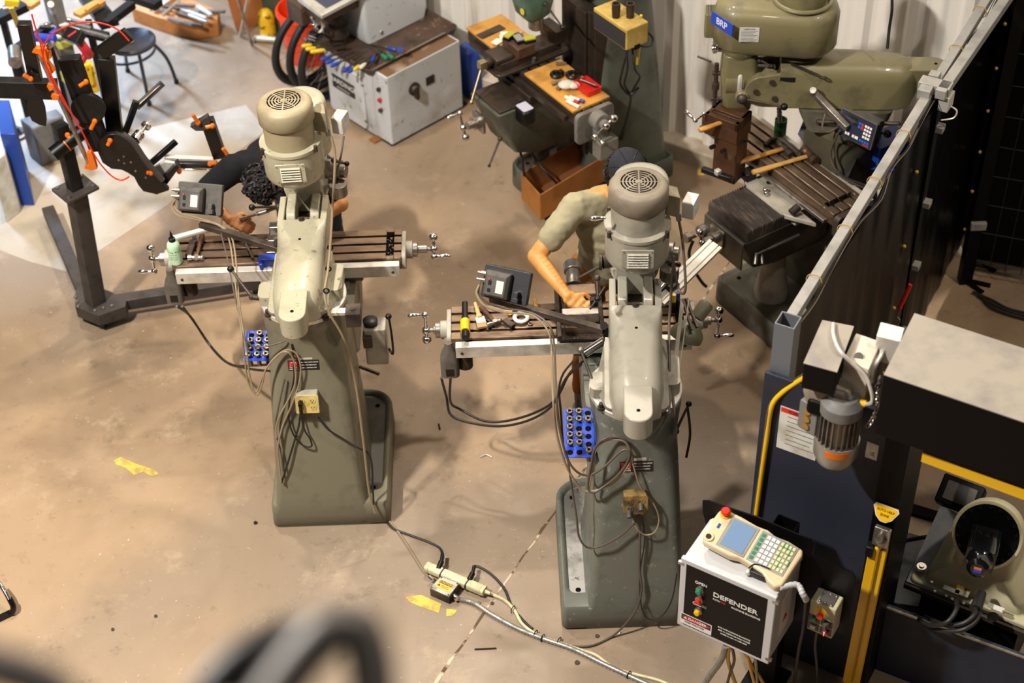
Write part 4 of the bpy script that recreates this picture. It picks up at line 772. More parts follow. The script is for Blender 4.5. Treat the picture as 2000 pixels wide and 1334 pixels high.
# head
HY = .59; b = MB(); b.loft([rrect(0,HY,z,hx,hy,.04) for z,hx,hy in ((1.24,.05,.05),(1.28,.075,.075),(1.35,.085,.085),(1.5,.09,.10),(1.62,.085,.09))]); b.cyl((0,.56,1.45),(0,.66,1.45),.10,n=28); b.cyl((-.08,HY-.02,1.40),(-.135,HY-.02,1.40),.036,n=24); hd = b.build('quill_head','paint_d',D,bevel=.005)
b = MB(); b.lathe([(.085,1.60),(.12,1.66),(.12,1.68)],(0,HY,0),n=36); b.build('head_collar','paint_d',D)
b = MB(); rings=[]
for z,g in ((1.665,-.02),(1.69,0),(1.86,0),(1.90,-.015),(1.92,-.05)):
    rr=[]; 
    for i in range(13): a=R_(0+15*i); rr.append(V(((.140+g)*math.cos(a),HY+.01+(.140+g)*math.sin(a),z)))
    for i in range(13): a=R_(180+15*i); rr.append(V(((.175+g)*math.cos(a),HY-.33+(.165+g)*math.sin(a),z)))
    rings.append(rr)
b.loft(rings); bh = b.build('belt_housing','paint_d',D,ang=50)
b = MB(); b.lathe([(.10,1.66),(.12,1.62),(.10,1.60),(.05,1.60)],(0,HY-.30,0),n=30); b.build('motor_flange','dark_iron',bh)
motor(D,(0,HY-.30),(1.90,1.915,2.12,2.2),'paint_d',r=.13)
b = MB(); b.torus((0,HY-.30,1.93),(0,0,1),.145,.012,n=40); b.build('motor_seat','paint_d',bh)
T = frame((-.150,HY-.03,1.80),(-1,.0,.0),(0,-1,0)); b = MB(T); b.prism(rrect2(.05,.042,.002),.003,z0=.0); ip = b.build('instruction_plate','white_box',bh)
text('LUBRICATION',.009,T @ Matrix.Translation((0,.034,.0032)),'plate_black',ip,world=False)
b = MB(T)
for i in range(8): b.box(-.042,.042-.01*(i%3),.022-i*.0085,.024-i*.0085,.0028,.0034)
b.build('print_lines','plate_black',ip)
T = frame((-.113,HY+.118,1.835),(-.62,.78,0),(-.78,-.62,0)); b = MB(T); b.prism(rrect2(.085,.035,.002),.004,z0=-.012); bp_ = b.build('brand_plate','blue_paint',bh); text('BRP',.052,T @ Matrix.Translation((-.0,0,-.0075)),'white_print',bp_,world=False)
b = MB(); b.loft([rrect(.02,HY+.165,z,.05,.03,.012) for z in (1.70,1.84)]); vb = b.build('vent_box','paint_d',bh,bevel=.004)
b = MB()
for i in range(7): b.box(-.028,.07,HY+.147+.008*i-.01,HY+.150+.008*i-.01,1.84,1.842)
b.build('slots','black_slot',vb)
b = MB(); b.torus((-.04,HY+.135,1.655),(-.3,1,.2),.028,.008,n=28); b.cyl((-.035,HY+.07,1.65),(-.04,HY+.135,1.655),.026,n=20); b.build('speed_dial','chrome',hd)
clamp_lever(D,(-.135,HY-.02,1.40),(-.18,HY-.24,1.385),r=.006,br=.020,hub=.03); clamp_lever(D,(-.07,HY-.10,1.60),(-.13,HY-.16,1.60),r=.005,br=.013)
b = MB(); b.cyl((-.05,HY+.12,1.28),(-.05,HY+.12,1.56),.012,n=12); b.cyl((-.05,HY+.12,1.40),(-.05,HY+.12,1.44),.02,n=12); b.cyl((-.05,HY+.07,1.34),(-.05,HY+.14,1.34),.012,n=10); b.cyl((-.05,HY+.07,1.50),(-.05,HY+.14,1.50),.012,n=10); b.cyl((-.02,HY+.15,1.55),(.03,HY+.22,1.55),.006,n=10); b.build('depth_stop','dark_iron',hd)
b = MB(); b.lathe([(.032,1.20),(.036,1.21),(.036,1.25)],(0,HY,0)); b.build('quill','steel',D); b = MB(); b.lathe([(.013,1.12),(.016,1.125),(.016,1.20)],(0,HY,0)); b.build('blue_collar','blue_h',D)
CUR = None
# readout of D, facing the camera
b = MB(); b.bar(P(1588,180,1.45),P(1655,250,1.36),.035,.03); b.cyl(P(1588,184,1.40),P(1588,176,1.49),.02,n=14); b.build('readout_arm','steel',D,world=True,bevel=.003)
TDm = frame(P(1672,252,1.36),(-.72,-.66,.22),(.66,-.75,0)); b = MB(TDm); b.prism(rrect2(.115,.075,.008),.03,z0=-.03); b.box(-.03,.10,.0,.074,-.085,-.03); du = b.build('display_unit','dro_dust',D,world=True,bevel=.003)
b = MB(TDm); b.box(-.108,.108,-.07,.07,.0,.0015); b.build('keypad_face',mat('navy','#23283a',.4),du,world=True)
b = MB(TDm)
for i in range(4):
    for j in range(3): b.box(.048+.016*j,.060+.016*j,.045-.02*i-.012,.045-.02*i,.0015,.004)
b.build('white_keys','lens_white',du,world=True)
b = MB(TDm)
for i in range(2):
    for j in range(2): b.box(.010+.016*j,.022+.016*j,.045-.02*i-.012,.045-.02*i,.0015,.004)
for j in range(4): b.box(.035+.016*j,.047+.016*j,-.052,-.04,.0015,.004)
b.build('blue_keys',mat('keyblue','#1f63c8',.4),du,world=True); b = MB(TDm); b.box(.030,.042,.012,.045,.0016,.0045); b.box(.06,.098,-.064,-.057,.0016,.004); b.build('red_keys','red_print',du,world=True)
b = MB(TDm)
for x in (-.05,-.035,-.005,.012,.02): b.box(x-.006,x+.006,-.05,-.035,.0015,.004)
b.build('axis_keys','lens_white',du,world=True); b = MB(TDm); b.box(-.10,.0,.015,.03,.0015,.002); b.box(-.10,.0,.042,.057,.0015,.002); b.build('number_windows','plate_black',du,world=True)
for pp in ([(1632,250,1.33),(1628,290,1.15),(1634,330,1.06),(1650,350,1.02),(1700,372,.95)],[(1640,255,1.33),(1622,300,1.15),(1640,340,1.05),(1690,362,.95)],[(1612,222,1.40),(1606,250,1.34),(1618,258,1.32),(1634,250,1.33)]): cable(D,[P(*q) for q in pp],.006,'cable_grey','scale_cable')
# angle block on the table
AB = thing('angle_block','tall brown bolt-studded angle block on the left end of fence mill table','angle block',tuple(P(1435,345,.9)))
u1 = V((.80,-.60,0)); u2 = V((.60,.80,0)); mat('block_brown','#5a3d2a',.4,.5,c2='#382619',sc=5)
pL = P(1377,221,1.30); b = MB(); T = frame(pL,(0,0,1),u1)
b.box(0,.20,0,.155,-.13,-.05,T=T); b.box(0,.20,0,.03,-.052,.0,T=T); b.box(0,.20,.065,.155,-.052,.0,T=T); b.box(0,.02,0,.155,-.052,.0,T=T); b.box(.18,.20,0,.155,-.052,.0,T=T); b.box(.02,.18,.045,.05,-.052,-.003,T=T); b.build('slotted_head','block_brown',AB,world=True,bevel=.002)
b = MB(); b.loft([[T @ V((x,y,z)) for x,y in ((x0,.01),(x1,.01),(x1,.13),(x0,.13))] for z,x0,x1 in ((-.12,.06,.20),(-.40,.06,.20))]); b.build('web','block_brown',AB,world=True,bevel=.003)
for x,y in ((1416,293),(1395,285),(1455,275),(1408,248),(1430,250)): 
    p = P(x,y,1.18); b = MB(); b.cyl(p,p+V((-.5,-.5,.1)).normalized()*.03,.012,n=8); b.build('stud','black_plastic',AB,world=True)
b = MB(); p = P(1402,340,.98); b.bar(p+V((-.08,.05,0)),p+V((.07,-.05,0)),.03,.03); b.build('clamp_bar','black_plastic',AB,world=True,bevel=.004); MB().cbox(P(1402,336,1.0),.03,.03,.03,.6).build('clamp_nut','alum',AB,world=True,bevel=.003)
b = MB(); a_ = P(1375,222,1.25); c_ = P(1358,235,1.25); b.cyl(a_,c_,.007,n=12); b.ball(c_,.014); b.ball(a_,.012); grip(b,c_,(P(1340,217,1.27)-c_),.085,.013); b.build('small_crank','chrome',AB,world=True)
# hammers
def hammer(name, a, c, z, hm, wood, label, cat='hammer', r=.015, hl=.11, hr=.022, hx=None):
    a = P(*a,z+.018); c = P(*c,z+.022); o = thing(name,label,cat,tuple(a)); d = (c-a).normalized(); n = V((-d.y,d.x,0))
    b = MB(); b.loft([ [ (frame(a+d*((c-a).length*t),d,n) @ V((r*s*1.15*x,r*s*.85*y,0))) for x,y in ngon(14,1)] for t,s in ((0,.9),(.02,1.05),(.3,1.0),(.6,.8),(.85,.85),(1,.8))]); b.build('handle',wood,o,world=True)
    b = MB(); h0 = c+d*.012-n*hl*.5; h1 = c+d*.012+n*hl*.5; b.cyl(h0,h0+n*hl*.22,hr,n=18); b.cyl(h0+n*hl*.22,h0+n*hl*.35,hr,hr*.7,n=18); b.cyl(h0+n*hl*.35,h0+n*hl*.65,hr*.85,n=18); b.cyl(h0+n*hl*.65,h0+n*hl*.78,hr*.7,hr,n=18); b.cyl(h0+n*hl*.78,h1,hr,n=18); b.build('head',hm,o,world=True); return o
mat('hammer_wood','#b98332',.42,c2='#8f5f20',sc=5,stretch=(1,6,6)); mat('hammer_wood2','#c09248',.5,c2='#9a6f33',sc=7); mat('hammer_iron','#5a4030',.5,.5,c2='#38291e',sc=9)
hammer('mallet',(1470,337),(1578,305),.985,'hammer_iron','hammer_wood2','nearer yellow-handled hammer with the heavy rusty head on the slotted table',hl=.13,hr=.028)
hammer('hammer',(1432,320),(1528,291),.99,'dark_iron','hammer_wood','farther glossy orange-handled hammer lying toward the angle block',hl=.14,hr=.016)
hammer('chuck_wrench',(1366,255),(1412,238),1.25,'dark_iron','hammer_wood','short yellow-handled tool hanging at the angle block corner','hand tool',hl=.05,hr=.012)
b = MB(); p = P(1523,262,.99); b.lathe([(.028,0),(.034,.005),(.034,.10),(.031,.10),(.031,.02)],p,n=28); solo(b,'green_cup',mat('green_cup_m','#1f5f2f',.4,c2='#4c8a50',sc=12),'green plastic cup standing at the back of fence mill table','cup')
hs_ = [P(1524,168,1.35),P(1522,200,1.2),P(1523,240,1.08)]; b = MB(); b.tube(hs_,.014,n=10,k=16,rip=.12); solo(b,'coiled_hose','steel','coiled metal hose hanging above the green cup','hose')
b = MB(); b.tube([P(1495,285,1.0),P(1510,272,1.01),P(1530,275,1.02),P(1548,290,1.01),P(1560,300,1.0)],.014,n=10); b.ball(P(1562,303,1.0),.02); solo(b,'strap_wrench','dark_iron','dark curved wrench between the green cup and the hammers','wrench')
# blue collet rack behind D
def collet_rack(center, rz, label, nx, ny, missing, group, tilt=0, sunk=.01):
    T = Matrix.Translation(center) @ Matrix.Rotation(rz,4,'Z') @ Matrix.Rotation(tilt,4,'X'); pt = .042; W = nx*pt+.012; H = ny*pt+.012
    r = thing('collet_rack',label,'rack',tuple(center)); b = MB(T); b.prism(rrect2(W/2,H/2,.003),.004); pl = b.build('rack_plate','blue_paint',r,world=True)
    b = MB(T); b.box(-W/2,W/2,H/2-.004,H/2,-.07,0); b.box(W/2-.003,W/2,-H/2,H/2,-.04,0); b.build('rack_flange','blue_paint',r,world=True)
    proto = None
    for i in range(nx):
        for j in range(ny):
            q = T @ V((-W/2+.006+pt*(i+.5),-H/2+.006+pt*(j+.5),0))
            if (i,j) in missing:
                b = MB(T); b.cyl((-W/2+.006+pt*(i+.5),-H/2+.006+pt*(j+.5),.0041),(-W/2+.006+pt*(i+.5),-H/2+.006+pt*(j+.5),.0046),.014,n=18); b.build('rack_hole','black_slot',pl,world=True); continue
            where = group.split('collets ')[1].replace('in the rack ','')
            co = thing('collet','collet in row %s, place %s of the rack %s' % (['one','two','three','four','five','six'][ny-1-j],['one','two','three','four','five'][i],where),'collet',tuple(q),0,group)
            f = T @ Matrix.Translation((-W/2+.006+pt*(i+.5),-H/2+.006+pt*(j+.5),0)); b = MB(f); b.lathe([(.010,-.065),(.010,-.0),(.011,.008),(.0165,.020),(.0165,.026),(.0145,.029),(.007,.029),(.006,.02)],n=20); b.build('collet_body','collet_steel',co,world=True)
            b = MB(f)
            for k in range(3): a = k*2*PI/3; b.box(.006,.0168,-.0009,.0009,.0285,.0295,T=Matrix.Rotation(a,4,'Z'))
            b.cyl((0,0,.0285),(0,0,.0292),.0062,n=14); b.build('slits','black_slot',co,world=True)
collet_rack(tuple(P(1722,322,.95)),R_(-10),'blue collet rack behind the fence, below the tilted readout',4,2,{(3,0)},'collets in the rack behind the fence')
b = MB(); b.loft([rrect(0,0,z,.11,.07,.01) for z in (0,.10)],T=frame(P(1728,296,1.02),(0,0,1),(.85,.5,0))); solo(b,'storage_bin','blue_metal','dark blue metal bin behind the fence readout','bin')
collet_rack(tuple(P(1131,846,1.0)),R_(-2),'blue collet rack hung beside the middle mill column',3,6,{(0,0),(1,0),(2,3),(2,2),(1,3),(2,1),(2,5)},'collets beside the middle mill',tilt=R_(12))
collet_rack(tuple(P(506,676,.95)),R_(-2),'blue collet rack hung beside the left mill column',3,4,{(0,3),(2,3)},'collets beside the left mill',tilt=R_(12))
# ================================================================ frame fixture on a wheeled V-base, far left
mat('black_steel','#0f0e0e',.45,c2='#1a1817',sc=9,spec=.3); mat('dusty_black','#3b3531',.55,c2='#26221f',sc=8); mat('orange_anod','#d96a10',.35,.2); mat('satin_black','#0a0a0a',.32,spec=.4); mat('red_cord','#c8210f',.4)
def PV(x, y, Q, deg):
    d = FW + RT*((x-1000)/FPX) - UP*((y-667)/FPX); n = V((-math.sin(R_(deg)),math.cos(R_(deg)),0)); Q = V(Q)
    return CP + d*((Q-CP).dot(n)/d.dot(n))
FX = thing('frame_fixture','tall black wheeled frame fixture with orange clamps and red cords','fixture',(-2.41,7.42,0))
FY = (-2.41,7.50,0)
def q(x,y,off=0):
    return PV(x,y,(FY[0],FY[1]-off,0),0)
c0 = P(176,600,.10); e1_ = P(95,412,.10); e2_ = P(508,548,.10)
b = MB(); b.bar(c0,e1_,.075,.075); b.build('base_leg','dusty_black',FX,world=True,bevel=.004)
b = MB(); b.bar(c0,e2_,.075,.075); b.build('base_leg','dusty_black',FX,world=True,bevel=.004)
b = MB(); pl = [P(147,600,.139),P(148,568,.139),P(172,555,.139),P(215,570,.139),P(247,588,.139),P(245,600,.139),P(192,618,.139)]
b.loft([[p+V((0,0,z)) for p in pl] for z in (-.075,.006)]); cp_ = b.build('corner_gusset','dusty_black',FX,world=True,bevel=.002)
for x,y in ((147,581),(150,590),(153,599),(186,607),(202,602),(219,598)):
    b = MB(); p = P(x,y,.146); b.cyl(p,p+V((0,0,.008)),.011,n=16); b.cyl(p,p+V((0,0,.013)),.006,n=6); b.build('bolt','steel',cp_,world=True)
for x,y in ((200,630),(100,425),(500,560)):
    p = P(x,y,.03) if x==200 else P(x,y,.035); cc = V((p.x,p.y,.035)); b = MB(); b.cyl(cc+V((-.018,0,0)),cc+V((.018,0,0)),.035,n=24); w_ = b.build('caster','black_rubber',FX,world=True); MB().cyl(cc+V((-.02,0,0)),cc+V((.02,0,0)),.014,n=14).build('hub','steel',w_,world=True); MB().box(cc.x-.028,cc.x+.028,cc.y-.03,cc.y+.03,.055,.07).build('fork','dark_iron',w_,world=True)
pb = P(187,590,.14); pt_ = V((pb.x+.04,pb.y+.02,.93))
T = frame(pb,pt_-pb,(.75,.65,0)); b = MB(T); b.prism(rrect2(.046,.046,.006),(pt_-pb).length); b.build('post','dusty_black',FX,world=True)
T = frame(pt_,(0,0,1),(.75,.65,0)); b = MB(T); b.prism(rrect2(.10,.085,.004),.018); fp = b.build('flange_plate','dusty_black',FX,world=True,bevel=.002)
for sx in (-1,1):
    for sy in (-1,1): b = MB(T); b.cyl((sx*.075,sy*.062,.018),(sx*.075,sy*.062,.028),.011,n=14); b.build('bolt','steel',fp,world=True)
b = MB(T); b.prism(rrect2(.035,.035,.004),.42,z0=.018); b.build('upper_post','black_steel',FX,world=True)
def fb(a, c, w, h, name, m='satin_black', oa=0, oc=None, bev=.003):
    b = MB(); b.bar(q(*a,oa),q(*c,oa if oc is None else oc),w,h,up=(0,1,0)); return b.build(name,m,FX,world=True,bevel=bev)
# cross tube
a_,c_ = q(103,302,.12),q(192,232,-.05); b = MB(); b.cyl(a_,c_,.042,n=32); b.build('cross_tube','satin_black',FX,world=True); b = MB(); b.cyl(a_.lerp(c_,.27),a_.lerp(c_,.29),.0435,n=32); b.build('copper_ring','orange_anod',FX,world=True)
fb((135,112),(196,290),.11,.06,'main_beam','black_steel'); fb((-20,170),(112,174),.10,.06,'side_beam','black_steel',.05)
fb((47,44),(70,156),.065,.05,'upright_arm','satin_black',.1); fb((208,112),(226,272),.085,.05,'tall_arm','satin_black',-.1); fb((196,104),(252,66),.075,.035,'arm_head','satin_black',-.1)
fb((70,150),(56,140),.06,.05,'clamp_block','satin_black',.12)
# rounded leaf-shaped plate hanging below the side beam
def plate(pts, th, off, name, m='satin_black', bev=.002):
    p = [q(x,y,off) for x,y in pts]; b = MB(); b.loft([p,[s+V((0,th,0)) for s in p]]); return b.build(name,m,FX,world=True,bevel=bev)
plate([(54,188),(52,205),(55,222),(62,236),(76,244),(90,247),(91,232),(88,210),(80,188)],.012,.08,'shield_plate')
dp = plate([(188,290),(196,272),(208,264),(225,262),(244,268),(256,276),(300,330),(312,350),(330,372),(306,380),(280,374),(270,362),(262,346),(250,338),(238,332),(218,330),(200,318)],.03,.10,'hub_plate')
b = MB(); 
for a in range(0,91,9): pass
b = MB(); b.tube([q(240,262,.13),q(262,280,.13),q(288,318,.13),(q(318,352,.13))],.016,n=8); b.build('guide_rail','dusty_black',dp,world=True)
for x,y in ((232,312),(243,318),(256,316),(265,333),(242,305),(285,346)):
    b = MB(); p = q(x,y,.10); b.cyl(p,p+V((0,-.006,0)),.006,n=12); b.build('bolt','steel',dp,world=True)
b = MB(); p = q(172,214,.05); b.cyl(p,p+V((0,.03,0)),.09,n=36); b.build('angle_disc','black_steel',FX,world=True)
# channel with aluminium lining
plate([(276,352),(306,381),(318,372),(350,328),(344,322),(314,352),(292,338)],.06,.06,'lower_channel'); plate([(300,328),(322,316),(346,320),(316,352)],.02,.02,'lining','alum')
fb((243,266),(268,198),.03,.02,'slotted_bar','satin_black',-.05); fb((240,262),(262,196),.015,.02,'slotted_bar','satin_black',-.12); fb((266,210),(318,162),.035,.02,'slotted_bar','dusty_black',-.2,-.3); fb((268,206),(312,166),.008,.022,'slot_face','steel',-.19,-.29)
fb((296,318),(344,276),.03,.03,'short_arm','satin_black',-.05,-.15)
fb((322,309),(420,314),.035,.03,'guide_rail','alum',-.1,-.1); fb((330,320),(420,322),.03,.03,'guide_rail','satin_black',-.05); fb((350,330),(415,333),.014,.014,'guide_rod','chrome',-.02)
fb((404,232),(430,306),.07,.05,'end_upright','satin_black',-.1); plate([(371,248),(405,228),(410,240),(400,256),(382,256)],.04,-.05,'end_bracket_plate','dusty_black')
b = MB(); b.cyl(q(76,104,.15),q(176,325,.15),.012,n=16); b.build('steel_rod','steel',FX,world=True); b = MB(); b.cyl(q(88,98,.14),q(104,84,.14),.016,n=16); b.cyl(q(104,84,.14),q(116,115,.14),.008); b.build('rod_head','steel',FX,world=True)
def clampo(pts, name='orange_clamp', off=.17, th=.03): return plate(pts,th,off,name,'orange_anod')
clampo([(62,103),(70,94),(88,95),(98,104),(100,114),(92,119),(107,139),(100,146),(84,116),(76,107)]); clampo([(91,169),(95,164),(106,167),(104,176),(97,179)]); clampo([(99,188),(104,184),(115,187),(115,196),(103,196)]); clampo([(168,300),(178,296),(184,312),(190,330),(180,333),(165,330),(165,325),(174,322)])
for x0,y0,x1,y1,off in ((47,144,60,154,.16),(156,166,168,160,.1),(178,250,185,237,.1),(136,268,132,264,.2),(211,282,215,275,.12),(288,335,295,338,.14),(377,222,387,240,-.04),(402,247,415,246,-.04),(436,288,446,304,-.04),(424,315,410,320,-.04),(348,322,350,335,-.0)):
    b = MB(); a = q(x0,y0,off); c = q(x1,y1,off); b.tube([a+V((0,-.01,0)),c],.011,n=8); b.ball(c,.015,n=10); b.build('orange_lever','orange_anod',FX,world=True)
for x,y in ((262,274),):
    p = q(262,275,.05); d = (q(282,250,-.05)-p).normalized(); b = MB(); b.lathe([(.022,0),(.03,.005),(.03,.03),(.024,.032),(.024,.045),(.03,.047),(.03,.06),(.012,.065),(.008,.12),(.028,.122),(.028,.135),(.006,.137),(.004,.17)],p,d,24); b.build('pivot_spindle','chrome',FX,world=True)
for pp in ([(62,28),(68,50),(78,82),(84,110),(100,155),(125,200),(152,242),(172,280),(186,305),(200,325),(220,345),(238,352),(252,345)],[(84,118),(86,92),(100,68),(130,52),(165,43),(200,46),(230,58),(252,80)],[(70,66),(84,90),(86,118),(112,170),(148,238),(158,250)]):
    b = MB(); b.tube([q(x,y,.2 if i<40 else .1) for i,(x,y) in enumerate(pp)],.0042,n=8); b.build('red_cord','red_cord',FX,world=True)
# stool
ST = thing('stool','round black metal stool with a dished seat and ring footrest','stool',tuple(P(262,155,0)))
sc_ = P(256,78,.60); mat('stool_black','#20222a',.25,c2='#2f333d',sc=4)
b = MB(); b.lathe([(.145,-.035),(.158,-.025),(.16,-.005),(.15,.004),(.12,-.006),(.05,-.014),(.022,-.016),(.02,-.03)],sc_,n=48); b.build('seat','stool_black',ST,world=True); MB().lathe([(.018,-.03),(.018,-.012),(.008,-.011)],sc_,n=20).build('seat_boss','steel',ST,world=True)
for ft in ((345,162),(292,205),(205,190),(250,140)):
    f_ = P(*ft,.0); top = sc_+V((f_.x-sc_.x,f_.y-sc_.y,0)).normalized()*.13+V((0,0,-.03)); mid = top.lerp(V((f_.x,f_.y,.3)),.75); b = MB(); b.tube([top,V((mid.x,mid.y,.26)),V((f_.x,f_.y,.015))],.0125,n=10); lg = b.build('leg','stool_black',ST,world=True); MB().cyl((f_.x,f_.y,0),(f_.x,f_.y,.025),.017,n=16).build('foot_cap','black_rubber',lg,world=True)
cz = V((sc_.x-.0,sc_.y+.02,.25)); b = MB(); b.torus(V((P(262,155,0).x,P(262,155,0).y,.24)),(0,0,1),.185,.010,n=40); b.build('foot_ring','stool_black',ST,world=True)
# bench corner and machines, top left
def blk(px, z0, z1, name, m, label, cat, bev=.004):
    p = [P(x,y,z1) for x,y in px]; b = MB(); b.loft([[V((s.x,s.y,z)) for s in p] for z in (z0,z1)]); return solo(b,name,m,label,cat,bevel=bev)
BN = thing('workbench','black framed workbench at the top left corner with wood slats and tools','workbench',tuple(P(190,60,0)))
def bb(a, c, z, w, h, name, m='black_steel'): b = MB(); b.bar(P(*a,z),P(*c,z),w,h); return b.build(name,m,BN,world=True,bevel=.003)
bb((-10,38),(48,10),.85,.10,.05,'frame_rail'); 
bb((205,48),(258,8),.80,.06,.05,'frame_rail'); bb((30,96),(96,52),.80,.05,.04,'frame_rail'); bb((165,62),(208,72),.80,.08,.03,'frame_rail'); bb((240,-14),(310,10),.80,.08,.05,'frame_rail'); bb((170,-8),(215,48),.79,.12,.05,'tool_shelf')
bb((150,30),(200,2),.86,.07,.03,'wood_slat','ply'); bb((168,22),(190,8),.88,.03,.03,'wood_slat','ply'); bb((20,-6),(70,10),.86,.09,.03,'wood_slat','ply')
for x,y in ((96,56),(30,96),(5,36),(172,40)):
    p = P(x,y,.78); MB().box(p.x-.02,p.x+.02,p.y-.02,p.y+.02,0,.78).build('leg','black_steel',BN,world=True)
mat('mid_grey','#6a6864',.5,c2='#55524e',sc=8)
# grey tool post with a red drill
TP = thing('tool_post','grey square steel post beside the workbench wrapped with pale yellow tape','post',tuple(P(166,250,0)))
b = MB(); T = frame(P(166,262,0),(0,0,1),(.8,.6,0)); b.prism(rrect2(.045,.045,.004),1.25,T=T); b.build('tube','mid_grey',TP,world=True); b = MB(); b.prism(rrect2(.05,.05,.004),.07,T=T,z0=.42); b.prism(rrect2(.05,.05,.004),.05,T=T,z0=.70); b.build('tape',mat('tape_y','#c3c44e',.6),TP,world=True)
dp_ = P(150,75,1.15); DR_ = thing('cordless_drill','black and red cordless drill hanging on the grey post','drill',tuple(dp_)); b = MB(); b.prism(rrect2(.055,.04,.01),.06,T=frame(dp_,(-.2,-.5,.8),(.8,-.5,0))); b.build('battery','black_plastic',DR_,world=True,bevel=.006); MB().prism(rrect2(.03,.006,.003),.002,T=frame(dp_+V((-.012,-.03,.05)),(-.2,-.5,.8),(.8,.5,0))).build('red_stripe','red_print',DR_,world=True)
b = MB(); b.tube([dp_,P(166,96,1.08),P(174,108,1.02)],[.03]*20,n=10); b.cyl(P(168,106,1.02),P(158,122,.98),.022,n=16); b.build('drill_body','red_print',DR_,world=True); MB().cyl(P(160,120,.98),P(154,127,.96),.014,n=14).build('chuck','chrome',DR_,world=True)
for nm,m,a,c,z,r,lb,ct in (('air_cylinder','blue_paint',(60,72),(108,76),.95,.028,'bright blue cylinder lying behind the orange top clamp','cylinder'),('steel_canister','steel',(30,122),(28,98),.8,.045,'short steel canister at far left below the white bench','canister')):
    solo(MB().cyl(P(*a,z),P(*c,z),r,n=24),nm,m,lb,ct,bevel=.002)
solo(MB().cyl(P(99,8,1.3),P(104,25,1.1),.02,n=16).cyl(P(104,25,1.1),P(118,68,.95),.010,n=12),'drill_chuck','steel','steel drill chuck with long bit hanging over the bench','drill chuck')
c_ = thing('bar_clamp','yellow bar clamp standing at the top left corner','clamp',tuple(P(30,60,.9))); b = MB(); b.bar(P(22,15,1.25),P(36,52,1.0),.03,.012); b.build('clamp_bar','yellow_h',c_,world=True); b = MB(); b.bar(P(10,0,1.28),P(38,4,1.26),.06,.04); b.build('clamp_head','yellow_h',c_,world=True,bevel=.004); MB().cyl(P(6,18,1.2),P(26,14,1.2),.02,n=12).build('clamp_pad','steel',c_,world=True)
blk([(18,195),(30,262),(0,262),(-8,195)],.0,.55,'pedestal','blue_metal','dark blue machine pedestal at left picture edge','pedestal')
blk([(38,232),(110,212),(124,226),(64,252)],.0,.30,'gearbox_housing','mid_grey','grey machine housing on the floor left of the fixture post','machine housing',.01)
blk([(100,250),(126,238),(136,250),(110,264)],.0,.22,'steel_box','mid_grey','smaller grey steel box right of the grey housing','box',.006)
solo(MB().lathe([(.10,.0),(.115,.02),(.11,.09),(.08,.10)],P(100,285,0),n=32),'cast_pulley','dark_iron','brown round casting on the floor in front of grey housing','pulley')
solo(MB().lathe([(.05,0),(.05,.012),(.022,.014),(.022,.04)],P(32,258,0),n=24),'rubber_stop','black_rubber','small black round stop on the floor near blue pedestal','stop')
solo(MB().tube([P(8,235,.01),P(8,262,.01),P(25,275,.01),P(50,266,.01),P(62,240,.05)],.006),'cord','cable_black','dark cord looping on the floor by the blue pedestal','cord')
blk([(-20,262),(8,268),(10,300),(-20,322)],.0,.45,'cabinet','white_box','pale cabinet corner at left picture edge','cabinet',.008)
solo(MB().cbox(P(165,148,.75),.10,.03,.16,.5).cbox(P(178,150,.7),.05,.08,.2,.5),'yellow_case','yellow_bottle','yellow case behind the grey post','case',bevel=.01)
for i,(x,y,l,rz,m,lb) in enumerate([(118,50,.12,20,'white_box','white roll lying on bench beside the hanging drill chuck'),(108,60,.09,60,'blue_h','small blue tool on the bench below the white roll'),(150,42,.2,-25,'chrome','bright metal square bar at the bench middle'),(152,50,.2,-25,'steel','dull steel bar next to the bright square bar'),(172,20,.07,0,'steel','steel fitting on the bench near the wood slat'),(110,72,.06,0,'white_box','white fitting behind the blue cylinder'),(185,66,.22,-28,'steel','steel angle bar at the bench front'),(88,82,.05,20,'brass','small brass fitting by the blue cylinder end'),(92,54,.1,-10,'dark_iron','black clamp lying on bench left of white roll'),(100,45,.12,30,'chrome','chrome spanner left of the white roll')]):
    p = P(x,y,.86); d = V((math.cos(R_(rz)),math.sin(R_(rz)),0)); solo(MB().bar(p-d*l/2,p+d*l/2,.025,.02),'bench_tool',m,lb,'tool',bevel=.003)
# item at the left edge of the frame, near floor
r = thing('stand_foot','black and chrome stand foot at the left picture edge on the floor','stand',tuple(P(8,1195,0))); b = MB(); b.tube([P(-12,1128,.14),P(6,1150,.12),P(18,1172,.09)],.012,n=10); b.build('strut','chrome',r,world=True); b = MB(); b.tube([P(18,1168,.09),P(26,1185,.05),P(24,1196,.02)],.015,n=10); b.bar(P(-10,1212,.01),P(24,1196,.01),.03,.02); b.build('foot','satin_black',r,world=True)
# ================================================================ welding curtain fence and robot cell, right
mat('fence_grey','#8d8a84',.4,c2='#77746e',sc=9); mat('post_grey','#5d6066',.4); mat('curtain','#030304',.30,spec=.13); mat('navy_panel','#252936',.5,c2='#1f222c',sc=3,spec=.3); mat('cell_black','#040404',.5,spec=.14); mat('beam_top','#8d8578',.55,c2='#76706a',sc=5)
mat('strip_yellow','#d9a70c',.35); mat('zip','#b08a3a',.4); mat('robot_cream','#b9b291',.45,c2='#a59d7d',sc=3); mat('gloss_black','#09090b',.12,coat=.5)
F0 = P(1530,640,1.95); F1 = P(1925,0,1.95); fd = (F1-F0).normalized(); fn = V((-fd.y,fd.x,0)); fn = fn if fn.x < 0 else -fn   # fn points to mill side (left)
def fp(t, off=0, z=0): return V((F0.x,F0.y,0))+fd*t+fn*off+V((0,0,z))
FE = thing('welding_screen','long welding screen with grey top rail and black hanging vinyl curtain','screen',tuple(fp(0)))
